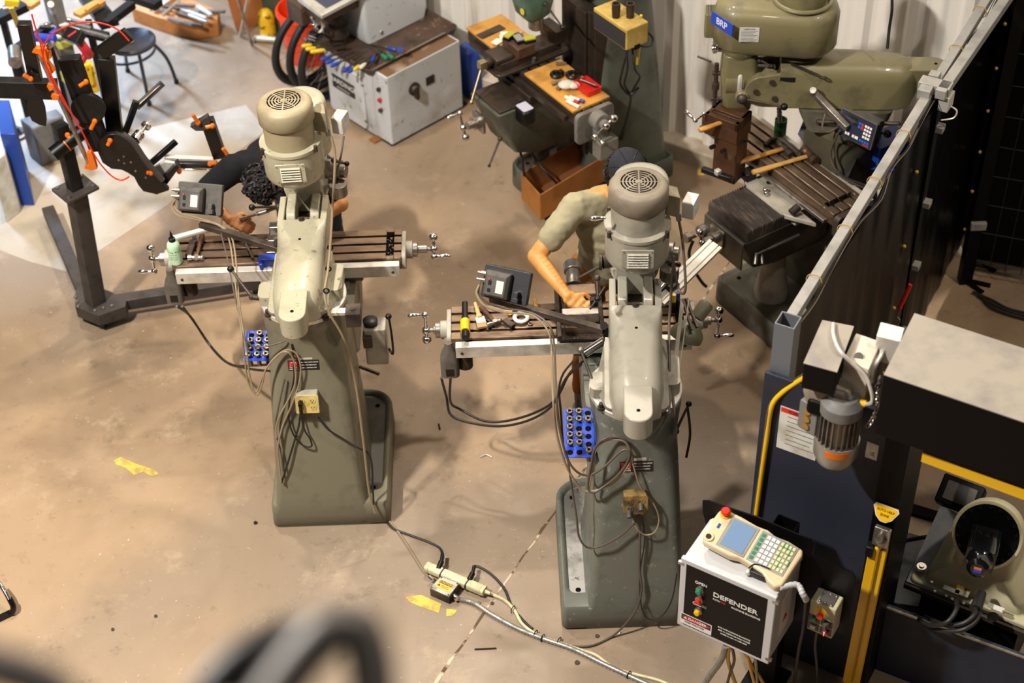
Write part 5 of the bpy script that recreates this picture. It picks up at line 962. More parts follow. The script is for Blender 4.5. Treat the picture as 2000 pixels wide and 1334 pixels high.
b = MB(); b.bar(fp(.085,0,1.93),fp(4.6,0,1.93),.045,.045); b.build('top_rail','fence_grey',FE,world=True,bevel=.003)
b = MB(); T = frame((1.105,5.0,0),(0,0,1),fd); o_ = [[(x*s,y*s,z) for x,y in ((-.042,-.042),(.042,-.042),(.042,.042),(-.042,.042))] for s,z in ((1,0),(1,1.96),(.86,1.96),(.86,1.86))]; b.loft(o_,T=T); b.build('end_post','post_grey',FE,world=True); b = MB(T); b.box(-.036,.036,-.036,.036,1.86,1.865); b.build('post_hollow','black_slot',FE,world=True)
L1 = (P(1822,175,1.95)-F0).dot(fd)
for t,dz in ((L1,0),(4.55,0)):
    b = MB(); b.prism([(-.04,-.04),(.04,-.04),(.04,.04),(-.04,.04)],1.92,T=frame(fp(t,-.02),(0,0,1),fd)); b.build('post','cell_black',FE,world=True)
b = MB(); b.cbox(fp(L1,-.02,1.97),.15,.07,.05,math.atan2(fd.y,fd.x)+PI/2); b.cbox(fp(L1-.06,.01,1.965),.06,.06,.05,math.atan2(fd.y,fd.x)); b.cbox(fp(L1+.08,.01,1.965),.05,.05,.05,math.atan2(fd.y,fd.x)); b.build('rail_joiner','fence_grey',FE,world=True,bevel=.003)
def curtain(root, t0, t1, off, z1, name='curtain', amp=.014, seed=1, ztop=1.9, zb=.1):
    random.seed(seed); n = 90; ph = [random.uniform(0,6.28) for _ in range(6)]; fr = [random.uniform(.6,1.6)*k for k in (9,17,31,5,12,40)]
    def w(u, z): return amp*(.9*math.sin(fr[0]*u+ph[0])+.5*math.sin(fr[1]*u+ph[1]+z*.8)+.25*math.sin(fr[2]*u+ph[2])+.9*math.sin(fr[3]*u+ph[3]+z*1.1)*.5)*(.35+.65*min(1,(ztop-z)*1.2))
    b = MB(); rows = []
    zs = [ztop-(ztop-zb)*i/14 for i in range(15)]
    for z in zs: rows.append([fp(t0+(t1-t0)*i/n, off+w((t0+(t1-t0)*i/n),z), z) for i in range(n+1)])
    for k in range(14):
        for i in range(n):
            pass
    vs = [[b.bm.verts.new(p) for p in r] for r in rows]
    vb = [[b.bm.verts.new(p+fn*-.003) for p in r] for r in rows]
    for A_ in (vs,vb):
        for k in range(14):
            for i in range(n): b.bm.faces.new((A_[k][i],A_[k][i+1],A_[k+1][i+1],A_[k+1][i]))
    for k in range(14):
        for i in (0,n): b.bm.faces.new((vs[k][i],vs[k+1][i],vb[k+1][i],vb[k][i]))
    for i in range(n):
        for k in (0,14): b.bm.faces.new((vs[k][i],vs[k][i+1],vb[k][i+1],vb[k][i]))
    return b.build(name,'curtain',root,world=True,ang=80)
curtain(FE,.0,L1-.03,-.035,1.9,seed=3); curtain(FE,L1+.05,4.5,-.04,1.9,seed=5,amp=.007)
for t in (.35,.72,1.1,1.5,2.3,2.7,3.1):
    b = MB(); p = fp(t,-.0,1.93); b.torus(p,fd,.034,.0022,n=18,m=6); b.build('cable_tie','zip' if int(t*10)%2 else 'black_plastic',FE,world=True)
for s,o_,z in ((0,.0,0),(1,-.012,.01)):
    b = MB(); b.tube([fp(.02+.2*i,-.028+o_-.012*(i%2)*(i%3), 1.925+z-.02*((i*7)%3)*.5) for i in range(21)],.0024,n=6,k=4); b.build('cord','cable_black' if s==0 else 'cable_grey',FE,world=True)
for t,m in ((.5,'zip'),(1.2,'zip'),):
    pass
for z in (1.75,1.3,.9,.45):
    b = MB(); b.cbox(fp(L1,-.06,z),.07,.05,.035,math.atan2(fd.y,fd.x)+PI/2); b.build('hinge_bracket','fence_grey',FE,world=True,bevel=.004)
    b = MB(); b.ball(fp(L1-.25,-.055,z-.1),.010); b.build('eyelet_tie','zip',FE,world=True)
for i in range(6): b = MB(); b.ball(fp(L1+1.05,-.09,1.75-.27*i),.010); b.build('eyelet_tie','zip',FE,world=True)
b = MB(); b.loft([[p+V((0,0,z)) for p in (P(1558,610,1.90),P(1569,597,1.90),P(1579,612,1.88),P(1562,636,1.84),P(1557,634,1.84))] for z in (0,.003)]); solo(b,'paper_note','paper','white paper scrap tucked behind the end post of welding screen','paper')
# swung second screen with its own light rail
S0 = P(1836,186,1.97); S1 = P(1985,-30,1.97); sd = (S1-S0).normalized()
SW = thing('screen_gate','second pale rail with brackets holding inner black curtain beyond the joiner','screen',(S0.x,S0.y,0)); b = MB(); b.bar(S0,S0+sd*2.6,.05,.05); b.build('gate_rail','fence_grey',SW,world=True,bevel=.003)
for t in (.05,1.25):
    b = MB(); p = S0+sd*t; b.cbox(p+V((.02,-.0,-.06)),.08,.05,.08,1.0); b.tube([p+V((.04,-.02,-.08)),p+V((.07,-.03,-.10)),p+V((.06,-.03,-.14)),p+V((.0,-.03,-.15))],.005,n=6); b.build('rail_bracket','alum',SW,world=True,bevel=.004)
for k in (1,2):
    p = V((S0.x,S0.y,0))+sd*(.95+.22*k)+V((.02,-.03,0)); b = MB(); b.box(p.x-.035,p.x+.035,p.y-.035,p.y+.035,0,1.92); pst = b.build('gate_post','cell_black',SW,world=True)
    b = MB(); b.cbox(p+V((.0,-.05,.35+.1*k)),.09,.03,.05,0); b.build('post_clamp','fence_grey',SW,world=True,bevel=.004); b = MB(); b.bar(p+V((0,0,.01)),p+V((.14,-.06,.01)),.03,.01); b.bar(p+V((0,0,.01)),p+V((.08,-.12,.01)),.03,.01); b.build('floor_foot','cell_black',SW,world=True)
# mesh wall and dark drape at the back of the cell
BW = V((S0.x,S0.y,0))+sd*1.22; wd = V((math.cos(R_(-20)),math.sin(R_(-20)),0))
DW = thing('mesh_partition','black wire mesh partition with dark drape behind the robot cell','partition',tuple(BW))
b = MB(); b.loft([[BW+V((0,0,z)),BW+wd*2.2+V((0,0,z)),BW+wd*2.2+V((.01,.03,z)),BW+V((.01,.03,z))] for z in (.12,3.2)]); b.build('drape','curtain',DW,world=True)
b = MB()
for i in range(24): p = BW+wd*(.05+.09*i)+V((-.01,-.04,0)); b.cyl(p+V((0,0,.1)),p+V((0,0,2.6)),.003,n=5)
for i in range(13): z = .15+.2*i; b.cyl(BW+V((-.01,-.04,z)),BW+wd*2.2+V((-.01,-.04,z)),.003,n=5)
b.build('wire_mesh',mat('mesh_dark','#2e3330',.5,.5),DW,world=True)
for i in range(3): solo(MB().tube([P(1900+10*i,570+6*i,.02),P(1935,585+7*i,.02),P(1970,603+5*i,.02),P(2010,612+6*i,.02)],.008),'loose_cable','cable_black',['farthest','middle','nearest'][i]+' of the three dark cables on the cell floor below the mesh','cable')
r = thing('fire_handle','red tubular handle hanging on thin wire at the screen curtain','handle',tuple(P(1766,590,.9))); b = MB(); b.cyl(P(1778,556,1.0),P(1757,602,.85),.011,n=14); b.build('tube','red_cord',r,world=True); b = MB(); b.tube([P(1757,602,.85),P(1752,618,.8),P(1757,626,.78),P(1750,636,.75)],.004,n=6); b.build('hook','steel',r,world=True)
# ---- robot cell front: panel, posts, beam
e1 = V((math.cos(R_(-31)),math.sin(R_(-31)),0)); e2v = V((-e1.y,e1.x,0)); PQ = V((1.10,5.05,0))
def pp(u, v, z): return PQ+e1*u+e2v*v+V((0,0,z))
def pbox(b, u0,u1,v0,v1,z0,z1): b.loft([[pp(u0,v0,z),pp(u1,v0,z),pp(u1,v1,z),pp(u0,v1,z)] for z in (z0,z1)]); return b
CE = thing('robot_cell','dark navy robot cell wall with heavy overhead beam and yellow edged opening','robot cell',tuple(PQ))
b = MB(); pbox(b,-.022,.52,-.110,-.088,0,1.71); wp = b.build('wall_panel','navy_panel',CE,world=True,bevel=.003)
b = MB(); pbox(b,.52,.62,-.14,.14,0,1.95); b.build('corner_post','cell_black',CE,world=True,bevel=.003)
N0 = P(1726,732,2.1); bl = (P(2000,825,2.1)-N0); bd_ = bl.normalized(); bn = (P(1786,612,2.1)-N0)
b = MB(); b.loft([[N0+V((0,0,z)),N0+bd_*1.9+V((0,0,z)),N0+bd_*1.9+bn+V((0,0,z)),N0+bn+V((0,0,z))] for z in (-.31,-.002)]); bm_ = b.build('overhead_beam','cell_black',CE,world=True,bevel=.004)
b = MB(); b.loft([[N0+V((0,0,z)),N0+bd_*1.9+V((0,0,z)),N0+bd_*1.9+bn+V((0,0,z)),N0+bn+V((0,0,z))] for z in (-.002,.0015)]); b.build('beam_top_plate','beam_top',bm_,world=True)
b = MB(); b.bar(P(1803,888,1.72),P(2040,976,1.72),.03,.05); b.build('yellow_sill','strip_yellow',CE,world=True)
# door rail strip with latch
PF = pp(.57,-.15,0)
def f2(x,y,v=-.15): return PV(x,y,pp(.57,v,0),-31)
b = MB(); b.bar(f2(1717,1068,-.17),f2(1662,1334,-.17),.075,.03,up=(-.515,-.857,0)); sy_ = b.build('door_rail','strip_yellow',CE,world=True,bevel=.003)
b = MB(); b.bar(f2(1718,1068,-.19),f2(1664,1330,-.19),.008,.01,up=(-.515,-.857,0)); b.build('rail_groove',mat('dull_yellow','#9a7410',.5),sy_,world=True)
TF = frame(f2(1724,1045,-.16),(-.515,-.857,0),(.857,-.515,0)); b = MB(TF); b.prism(rrect2(.035,.055,.006),.02); b.build('latch_plate','steel',CE,world=True,bevel=.002); b = MB(TF); b.ball((0,-.01,.03),.026); b.cyl((0,.02,.02),(0,.02,.05),.016,n=16); b.build('latch_body','steel',CE,world=True); b = MB(TF); b.prism(rrect2(.016,.03,.004),.04,T=Matrix.Translation((-.035,-.09,0))); b.build('latch_catch','black_plastic',CE,world=True,bevel=.003)
TS = frame(f2(1729,1003,-.165),(-.45,-.75,.48),(.857,-.515,0)); b = MB(TS); b.prism([(-.055,.02),(-.048,.035),(.048,.035),(.055,.02),(.035,-.02),(.012,-.038),(-.012,-.038),(-.035,-.02)],.003); sg = b.build('warning_sign','white_box',CE,world=True)
b = MB(TS); b.prism([(x*.88,y*.88) for x,y in [(-.055,.02),(-.048,.035),(.048,.035),(.055,.02),(.035,-.02),(.012,-.038),(-.012,-.038),(-.035,-.02)]],.002,z0=.0025); b.build('yellow_field','strip_yellow',sg,world=True)
text('AUTO HELP',.014,TS @ Matrix.Translation((0,.012,.005)),'plate_black',sg); text('ZONE',.014,TS @ Matrix.Translation((0,-.008,.005)),'plate_black',sg)
# warning sheets on the panel
def sheet(x0,y0,x1,y1,name,label,head='red_cord'):
    a = PV(x0,y0,pp(0,-.112,0),-31); c = PV(x1,y1,pp(0,-.112,0),-31); u0 = (a-PQ).dot(e1); u1 = (c-PQ).dot(e1); b = MB(); pbox(b,u0,u1,-.113,-.1105,c.z,a.z); o = b.build(name,'white_box',wp,world=True); b = MB(); pbox(b,u0+.004,u1-.004,-.1145,-.1125,a.z-.028,a.z-.004); b.build('sheet_header',head,o,world=True); b = MB()
    for i in range(7): z = a.z-.045-i*(a.z-c.z-.06)/7; pbox(b,u0+.035,u1-.012-.01*(i%3),-.1140,-.1128,z-.003,z)
    b.build('print_lines','mid_grey',o,world=True); return a,c,o,u0
a,c,so,u0 = sheet(1525,792,1592,900,'warning_sheet','x','red_cord'); T = frame(pp(u0+.08,-.115,a.z-.016),(-.515,-.857,0),(.857,-.515,0)); text('WARNING',.018,T,'plate_black',so)
sheet(1694,862,1712,900,'notice_sheet','x','white_box')
# yellow cable down the left edge of the panel
b = MB(); b.tube([pp(-.005,-.125,.1),PV(1483,960,pp(0,-.125,0),-31),PV(1497,860,pp(0,-.125,0),-31),PV(1507,795,pp(0,-.125,0),-31),PV(1530,765,pp(0,-.11,0),-31),PV(1575,735,pp(0,-.1,0),-31),PV(1590,730,pp(.0,-.1,0),-31)],.011,n=10); b.build('yellow_cable','strip_yellow',CE,world=True)
b = MB(); b.tube([pp(-.025,-.125,.1),PV(1479,960,pp(0,-.125,0),-31),PV(1493,860,pp(0,-.125,0),-31),PV(1503,795,pp(0,-.125,0),-31),PV(1526,762,pp(0,-.06,0),-31),PV(1572,730,pp(0,-.1,0),-31)],.007,n=10); b.build('grey_cable','cable_grey',CE,world=True)
# gear drive on the beam end
GD = thing('gear_drive','grey finned electric gear motor hanging at the left end of overhead beam','gear motor',tuple(P(1640,800,1.7)))
def quadbox(px, z0, z1, name, m, root=GD, bev=.004): p = [P(x,y,z1) for x,y in px]; b = MB(); b.loft([[V((s.x,s.y,z)) for s in p] for z in (z0,z1)]); return b.build(name,m,root,world=True,bevel=bev)
cv = quadbox([(1606,626),(1667,638),(1634,726),(1570,709)],1.93,2.06,'drive_cover','cell_black'); quadbox([(1606,625),(1668,637),(1635,727),(1569,709)],2.06,2.063,'cover_top','beam_top',cv,.0)
gb = quadbox([(1672,650),(1722,667),(1697,722),(1648,700)],1.86,2.02,'gearbox',mat('gear_white','#bdb3a2',.4,c2='#9a9080',sc=6)); quadbox([(1720,628),(1768,640),(1760,668),(1712,655)],1.95,2.08,'hinge_block','alum')
MB().cyl(P(1677,697,2.022),P(1677,697,2.025),.018,n=20).build('gearbox_cap','steel',gb,world=True)
mc = P(1643,800,1.80); ax = V((0,0,1)); b = MB(); b.lathe([(.06,-.02),(.085,.0),(.085,.05),(.06,.08)],mc,ax,32); b.build('motor_flange','mid_grey',GD,world=True)
mb_ = mc+V((0,0,-.17)); b = MB(); b.cyl(mb_,mc,.070,n=32)
for i in range(24): a = 2*PI*i/24; b.box(.066,.084,-.0025,.0025,0,.165,T=Matrix.Translation(mb_) @ Matrix.Rotation(a,4,'Z'))
b.build('finned_body',mat('fins','#77716a',.4,.6,c2='#514b45',sc=9),GD,world=True)
b = MB(); b.lathe([(.001,-.115),(.04,-.112),(.075,-.095),(.088,-.06),(.09,0),(.09,.02)],mb_,ax,40); fc_ = b.build('fan_cover',mat('fan_grey','#8f8a80',.35,.5),GD,world=True)
b = MB(); f_ = frame(mb_,ax); b.loft([[(r*math.cos(R_(a)),r*math.sin(R_(a)),z) for a in range(-130,-69,10)]+[(r2*math.cos(R_(a)),r2*math.sin(R_(a)),z) for a in range(-70,-131,-10)] for z,r,r2 in ((-.02,.0915,.089),(.012,.0915,.089))],T=Matrix.Translation(mb_)); b.build('orange_label','orange_anod',fc_,world=True)
T = frame(P(1583,812,1.72),(-.75,-.66,0),(.66,-.75,0)); b = MB(T); b.prism(rrect2(.045,.075,.01),.07,z0=-.05); b.build('terminal_box','mid_grey',GD,world=True,bevel=.004)
for y in (-.04,0,.04): b = MB(T); b.cyl((0,y,.02),(0,y,.028),.016,n=16); b.build('knockout','brass',GD,world=True)
b = MB(); b.loft([rrect(0,0,z,hx,hy,.03) for z,hx,hy in ((-.05,.09,.05),(.0,.10,.06),(.06,.08,.05))],T=frame(P(1622,765,1.85),(0,0,1),(.85,-.5,0))); b.build('brake_housing',mat('warm_grey','#7d7264',.45),GD,world=True,bevel=.01); b = MB(); b.prism(rrect2(.075,.035,.02),.05,T=frame(P(1618,790,1.80),(-.4,-.8,.1),(.85,-.5,0))); b.build('brake_cap','cell_black',GD,world=True,bevel=.01)
cable(GD,[P(1628,632,2.07),P(1628,655,2.08),P(1640,685,2.08),P(1665,710,2.04),P(1690,735,2.0),P(1702,765,1.95),P(1703,785,1.9),P(1690,790,1.86)],.008,'alum','cable'); b = MB(); b.cyl(P(1691,789,1.86),P(1672,783,1.86),.014,n=16); b.build('yellow_gland','strip_yellow',GD,world=True)
cable(GD,[P(1735,665,2.05),P(1722,690,2.0),P(1708,715,1.98),P(1702,745,1.9)],.012,'alum','conduit')
ch = [P(1718,738,1.98),P(1714,760,1.92),P(1712,790,1.86),P(1706,815,1.8),P(1695,832,1.76)]
cp = crom(ch,5)
for i in range(0,len(cp)-1,1): b = MB(); d=(cp[i+1]-cp[i]); b.torus((cp[i]+cp[i+1])/2,(d.cross(V((0,0,1)) if i%2 else V((.3,.8,.5)))),.012,.0028,n=12,m=5); b.build('chain_link','steel',GD,world=True)
# low guard wall, floor pan, robot
GW = thing('guard_wall','low dark navy guard panel in front of the robot','guard',tuple(P(1715,1182,.45))); g0 = P(1700,1175,.45); g1 = P(2040,1300,.45); b = MB(); b.loft([[V((p.x,p.y,z)) for p in (g0,g1,g1+V((.012,.02,0)),g0+V((.012,.02,0)))] for z in (0,.45)]); b.build('guard_panel','navy_panel',GW,world=True)
b = MB(); b.bar(g0+V((0,0,.002)),g1+V((0,0,.002)),.01,.008); b.build('guard_edge','steel',GW,world=True)
blk([(1755,1035),(1850,1060),(1820,1190),(1700,1170)],.0,.20,'floor_box',mat('pewter','#7c7f82',.35,.4,c2='#5d6064',sc=5),'grey steel floor box beside the robot pedestal','box')
blk([(1768,978),(1850,1003),(1850,1020),(1762,996)],.0,.03,'floor_duct','cell_black','black floor duct crossing behind the robot','duct')
cable(None,[P(1738,1085,.22),P(1752,1062,.25),P(1790,1052,.3),P(1815,1048,.3)],.01,'cable_black','robot_cable')['label'] = 'black cable arching from the floor box to the robot pedestal'
bpy.data.objects['robot_cable']['category'] = 'cable'
RB = thing('robot','cream industrial robot base with a black servo motor at shoulder','robot',tuple(P(1900,1120,0)))
rq = [P(1765,1140,.45),P(2020,1245,.45),P(2085,1110,.45),P(1838,990,.45)]
b = MB(); b.loft([[V((p.x,p.y,z)) for p in rq] for z in (.42,.45)]); b.build('mount_plate','dark_iron',RB,world=True,bevel=.004); rc = sum(rq,V())/4
b = MB(); b.loft([[V((rc.x+(p.x-rc.x)*.75,rc.y+(p.y-rc.y)*.75,z)) for p in rq] for z in (0,.42)]); b.build('riser','cell_black',RB,world=True)
rx = (rq[1]-rq[0]).normalized(); ry = V((-rx.y,rx.x,0)); rx.z=0
TR = frame((rc.x,rc.y,.45),(0,0,1),rx); W2 = (rq[1]-rq[0]).length/2
b = MB(TR); b.loft([rrect(0,-.03,z,hx,hy,.03) for z,hx,hy in ((.0,W2*.93,.20),(.03,W2*.93,.20),(.032,W2*.75,.17),(.09,W2*.72,.165),(.16,W2*.45,.12),(.30,W2*.42,.12))]); rbp = b.build('base_casting','robot_cream',RB,world=True,bevel=.008)
for sx in (-1,1):
    b = MB(TR); b.cyl((sx*W2*.84,-.16,.033),(sx*W2*.84,-.16,.06),.022,n=24); b.cyl((sx*W2*.84,-.16,.06),(sx*W2*.84,-.16,.066),.012,n=6); b.build('anchor_bolt','chrome',rbp,world=True)
tn = V((-.40,-.70,.58)).normalized(); sc2 = P(1928,1045,.82); ST_ = frame(sc2,tn,(.857,-.515,0))
b = MB(ST_); b.lathe([(.13,-.22),(.150,-.12),(.155,-.02),(.150,.0),(.140,.003)],n=56); sh = b.build('shoulder_ring','robot_cream',RB,world=True)
b = MB(ST_); b.lathe([(.138,.001),(.136,.008),(.03,.010)],n=48,cap=True); b.build('black_flange','cell_black',RB,world=True)
for i in range(18): a = 2*PI*i/18; b = MB(ST_); b.cyl((.124*math.cos(a),.124*math.sin(a),.008),(.124*math.cos(a),.124*math.sin(a),.016),.008,n=10); b.build('flange_bolt','gloss_black',RB,world=True)
md = V((-.35,-.80,-.0)).normalized(); TM = frame(sc2+tn*.01+V((-.005,0,-.01)),V((-.36,-.86,.22)).normalized(),(.857,-.515,0)); b = MB(TM); b.prism(rrect2(.055,.055,.012),.19); b.build('servo_motor','gloss_black',RB,world=True,bevel=.003); b = MB(TM); b.lathe([(.056,.19),(.057,.20),(.05,.21),(.048,.245),(.03,.26)],n=36); sm = b.build('servo_cap','gloss_black',RB,world=True)
for sx in (-1,1): b = MB(TM); b.box(sx*.058-.006,sx*.058+.006,-.05,.05,0,.19); b.build('servo_rib','gloss_black',RB,world=True,bevel=.002)
b = MB(TM); b.prism(rrect2(.016,.014,.001),.002,z0=.260); b.build('servo_label','blue_paint',sm,world=True); b = MB(TM); b.prism([(-.016,.002),(.016,.002),(.016,.014),(-.016,.014)],.001,z0=.2615); b.build('servo_label_top','orange_anod',sm,world=True)
b = MB(); b.torus(P(1995,905,.88),(0,0,1),.13,.025,n=48,m=10); b.build('turntable_ring','robot_cream',RB,world=True)
for i in range(9): a = R_(180+11*i); p = P(1995,905,.905)+V((.13*math.cos(a),.13*math.sin(a),0)); b = MB(); b.ball(p,.010); b.build('ring_bolt','gloss_black',RB,world=True)
b = MB(); b.lathe([(.11,0),(.11,.42),(.10,.46)],P(1998,890,.55),n=40); b.build('robot_column','robot_cream',RB,world=True)
# labels and connectors on the base's front face
def onrb(x,y): return P(x,y,.545)
for x,y,w_,h_,m in ((1880,1156,.03,.022,'white_box'),(1858,1152,.036,.012,'white_box'),(1918,1148,.024,.010,'white_box'),(1945,1187,.036,.014,'white_box'),(1908,1180,.03,.014,'white_box')):
    b = MB(frame(onrb(x,y),(0,0,1),rx)); b.prism(rrect2(w_,h_,.001),.002); o = b.build('label_plate',m,rbp,world=True)
    if (x,y)==(1880,1156): b = MB(frame(onrb(1881,1150)+V((0,0,.002)),(0,0,1),rx)); b.prism(rrect2(.03,.008,.001),.001); b.build('caution_header','strip_yellow',o,world=True); text('CAUTION',.012,frame(onrb(1881,1150)+V((0,0,.0035)),(0,0,1),rx),'plate_black',o)
for x,y,r_ in ((1826,1155,.006),(1848,1164,.006),(1860,1170,.007),(1882,1178,.007),(1940,1205,.026),(1820,1137,.006),(1865,1131,.006),(1960,1195,.006)):
    b = MB(); p = onrb(x,y)-V((0,0,.003)); b.cyl(p,p+V((0,0,.006)),r_,n=20); b.build('port' if r_>.02 else 'screw','gloss_black' if r_>.02 else 'steel',rbp,world=True)
for k,ppx in enumerate(([(1868,1172,.57),(1868,1190,.62),(1850,1215,.60),(1818,1222,.52),(1795,1210,.45),(1785,1200,.38)],[(1905,1175,.58),(1903,1200,.62),(1880,1218,.60),(1845,1220,.54),(1808,1205,.42)],[(1912,1182,.58),(1908,1210,.60),(1880,1230,.58),(1840,1232,.52),(1810,1222,.45),(1790,1205,.38)])):
    b = MB(); b.tube([P(*s) for s in ppx],.011,n=10); b.build('robot_cable','cable_black',RB,world=True)
b = MB(); b.cyl(P(1918,1158,.60),P(1905,1190,.60),.02,.028,n=18); b.build('cable_connector','black_rubber',RB,world=True)
SB = thing('control_box','black lidded box on the silver slope behind the robot shoulder','box',tuple(P(1840,990,.5))); T = frame(P(1875,965,.62),(-.3,-.5,.8),rx); b = MB(T); b.prism(rrect2(.10,.07,.01),.10,z0=-.1); b.build('box_body','cell_black',SB,world=True,bevel=.006); b = MB(T); b.prism(rrect2(.07,.045,.006),.004); b.build('box_window','dro_dust',SB,world=True)
sq = [P(1770,1135,.46),P(1850,1165,.46),P(1900,1020,.56),P(1838,985,.56)]; b = MB(); b.loft([[p+V((0,0,z)) for p in sq] for z in (-.02,0)]); b.build('sloped_plate','pewter',RB,world=True)
# ---- control pendant stand: DEFENDER enclosure, teach pendant, operator box
EN = thing('control_enclosure','white edged enclosure with black front, DANGER label and three round push buttons','control box',tuple(P(1337,1085,.6)))
TL = P(1337,1085,1.0); TRt = P(1518,1163,1.0); ex = (TRt-TL).normalized(); EW = (TRt-TL).length; ey = V((-ex.y,ex.x,0)); ED = (P(1377,1007,1.0)-TL).dot(ey); EH = .43
TE = frame(TL,(-ey),ex)     # local x along front, y up, z towards viewer
mat('enclosure_white','#b9b8b8',.35); 
b = MB(TE); b.prism([(0,-EH),(EW,-EH),(EW,0),(0,0)],ED,z0=-ED); b.build('enclosure_body','enclosure_white',EN,world=True,bevel=.006,seg=3)
b = MB(TE); b.prism([(-.006,-EH-.006),(EW+.006,-EH-.006),(EW+.006,.006),(-.006,.006)],.022,z0=.0); dr_ = b.build('enclosure_door','enclosure_white',EN,world=True,bevel=.005,seg=3)
b = MB(TE); b.prism([(.022,-EH+.014),(EW-.03,-EH+.014),(EW-.03,-.02),(.022,-.02)],.0015,z0=.0215); fpn = b.build('front_panel','gloss_black' if False else mat('panel_black','#040404',.5,spec=.2),dr_,world=True)
def te(x,y,z=.0235): return TE @ Matrix.Translation((x,y,z))
text('DEFENDER',.038,te(EW*.60,-.135),'white_print',dr_,sx=1.12); text('PATH',.013,te(EW*.40,-.165),'white_print',dr_); text('FIRE',.013,te(EW*.47,-.165),'red_print',dr_); text('MACHINE GUARDING',.0135,te(EW*.72,-.168),'white_print',dr_)
text('OPEN',.022,te(.095,-.105),'white_print',dr_); text('STOP',.015,te(.095,-.170),'red_print',dr_); text('CLOSE',.022,te(.095,-.245),'white_print',dr_)
for i,(y,m) in enumerate(((-.135,'green_h'),(-.200,'red_cord'),(-.275,'strip_yellow'))):
    b = MB(te(.095,y)); b.lathe([(.018,0),(.018,.012),(.014,.014)],n=24); o = b.build('push_button','steel',dr_,world=True); b = MB(te(.095,y)); b.lathe([(.0135,.012),(.0135,.026),(.010,.029)],n=24); b.build('button_cap',m,o,world=True)
b = MB(te(.085,-EH+.055)); b.prism(rrect2(.075,.034,.002),.001); ds = b.build('danger_label','white_print',dr_,world=True); b = MB(te(.085,-EH+.068,.0245)); b.prism(rrect2(.070,.017,.002),.0006); b.build('danger_ground','plate_black',ds,world=True); b = MB(te(.085,-EH+.068,.0252)); b.prism([(.066*math.cos(a),.014*math.sin(a)) for a in [2*PI*i/28 for i in range(28)]],.0006); b.build('danger_oval','red_print',ds,world=True); text('DANGER',.020,te(.092,-EH+.068,.0262),'white_print',ds,sx=1.1); text('HIGH VOLTAGE',.013,te(.078,-EH+.040,.0248),'plate_black',ds)
b = MB(te(.035,-EH+.068,.0262)); b.prism([(-.009,-.007),(.009,-.007),(0,.009)],.0006); b.build('triangle','white_print',ds,world=True)
for i,s in enumerate(('RITE HITE MACHINE GUARDING','8900 N ARBON DR MILWAUKEE','MADE IN USA 414 355 2600')): text(s,.0105,te(EW*.62,-EH+.10-.018*i),'white_print',dr_)
for x,y in ((EW+.004,-.02),(EW+.004,-EH+.03),(-.004,-.03)): b = MB(TE @ Matrix.Translation((x,y,.012))); b.prism(rrect2(.014,.008,.002),.012); b.build('door_clamp','steel',EN,world=True)
b = MB(TE); b.loft([[(EW+.0005,-.10-yy,-ED*.5+zz) for yy,zz in ((0,-.05),(0,.05),(.25,.05),(.25,-.05))],[(EW+.0018,-.10-yy,-ED*.5+zz) for yy,zz in ((0,-.05),(0,.05),(.25,.05),(.25,-.05))]]); sl_ = b.build('side_label','white_print',EN,world=True)
b = MB(TE); b.loft([[(EW+.0015,-.24-yy,-ED*.5+zz) for yy,zz in ((0,0),(.04,-.025),(.04,.025))],[(EW+.0028,-.24-yy,-ED*.5+zz) for yy,zz in ((0,0),(.04,-.025),(.04,.025))]]); b.build('warning_triangle','red_print',sl_,world=True)
# stand post and black mounting plate
PS = thing('pendant_stand','black mounting plate on an open square post behind the white enclosure','stand',tuple(P(1535,1040,0)))
Qb = P(1377,1007,1.0)+ey*.01; ed_ = math.degrees(math.atan2(ex.y,ex.x))
pts = [(1372,978),(1384,978),(1480,1010),(1560,1044),(1583,1053),(1589,1064),(1584,1083),(1665,1118),(1671,1130),(1668,1150),(1655,1236),(1640,1238),(1560,1212),(1500,1200),(1500,1180),(1400,1100),(1372,1000)]
p_ = [PV(x,y,Qb,ed_) for x,y in pts]; b = MB(); b.loft([p_,[s+ey*.006 for s in p_]]); b.build('mounting_plate','cell_black',PS,world=True,bevel=.001,seg=1)
tb = PV(1533,1030,Qb+ey*.055,ed_); T = frame((tb.x,tb.y,0),(0,0,1),ex); b = MB(T); zt = tb.z+.02
b.loft([[(x*s,y*s,z) for x,y in ((-.05,-.04),(.05,-.04),(.05,.04),(-.05,.04))] for s,z in ((1,0),(1,zt),(.92,zt),(.92,zt-.08))]); b.build('square_post','cell_black',PS,world=True); b = MB(T); b.prism(rrect2(.09,.09,.01),.012); b.build('foot_plate','cell_black',PS,world=True)
# teach pendant lying on top
TPp = thing('teach_pendant','cream teach pendant with screen and keypad lying on the white enclosure','pendant',tuple(P(1470,1065,1.03)))
tx = (P(1540,1100,1.06)-P(1395,1035,1.06)).normalized(); tz = V((-.08,-.22,.97)).normalized(); TP_ = frame(P(1468,1068,1.055),tz,tx)
s_ = (P(1555,1098,1.06)-P(1392,1028,1.06)).length/.40; mat('pendant_cream','#cbb58e',.4)
out = [(-.200,-.085),(-.185,-.098),(-.06,-.105),(-.02,-.092),(.03,-.098),(.10,-.110),(.14,-.135),(.18,-.150),(.205,-.125),(.208,-.06),(.215,.06),(.205,.088),(.13,.098),(.07,.092),(.03,.105),(-.02,.100),(-.10,.108),(-.17,.108),(-.20,.088),(-.205,.03),(-.19,.0),(-.20,-.04)]
out = [(x*s_,y*s_*.92) for x,y in out]
b = MB(TP_); b.prism(out,.045,z0=-.02); pd = b.build('pendant_body','pendant_cream',TPp,world=True,bevel=.010,seg=3)
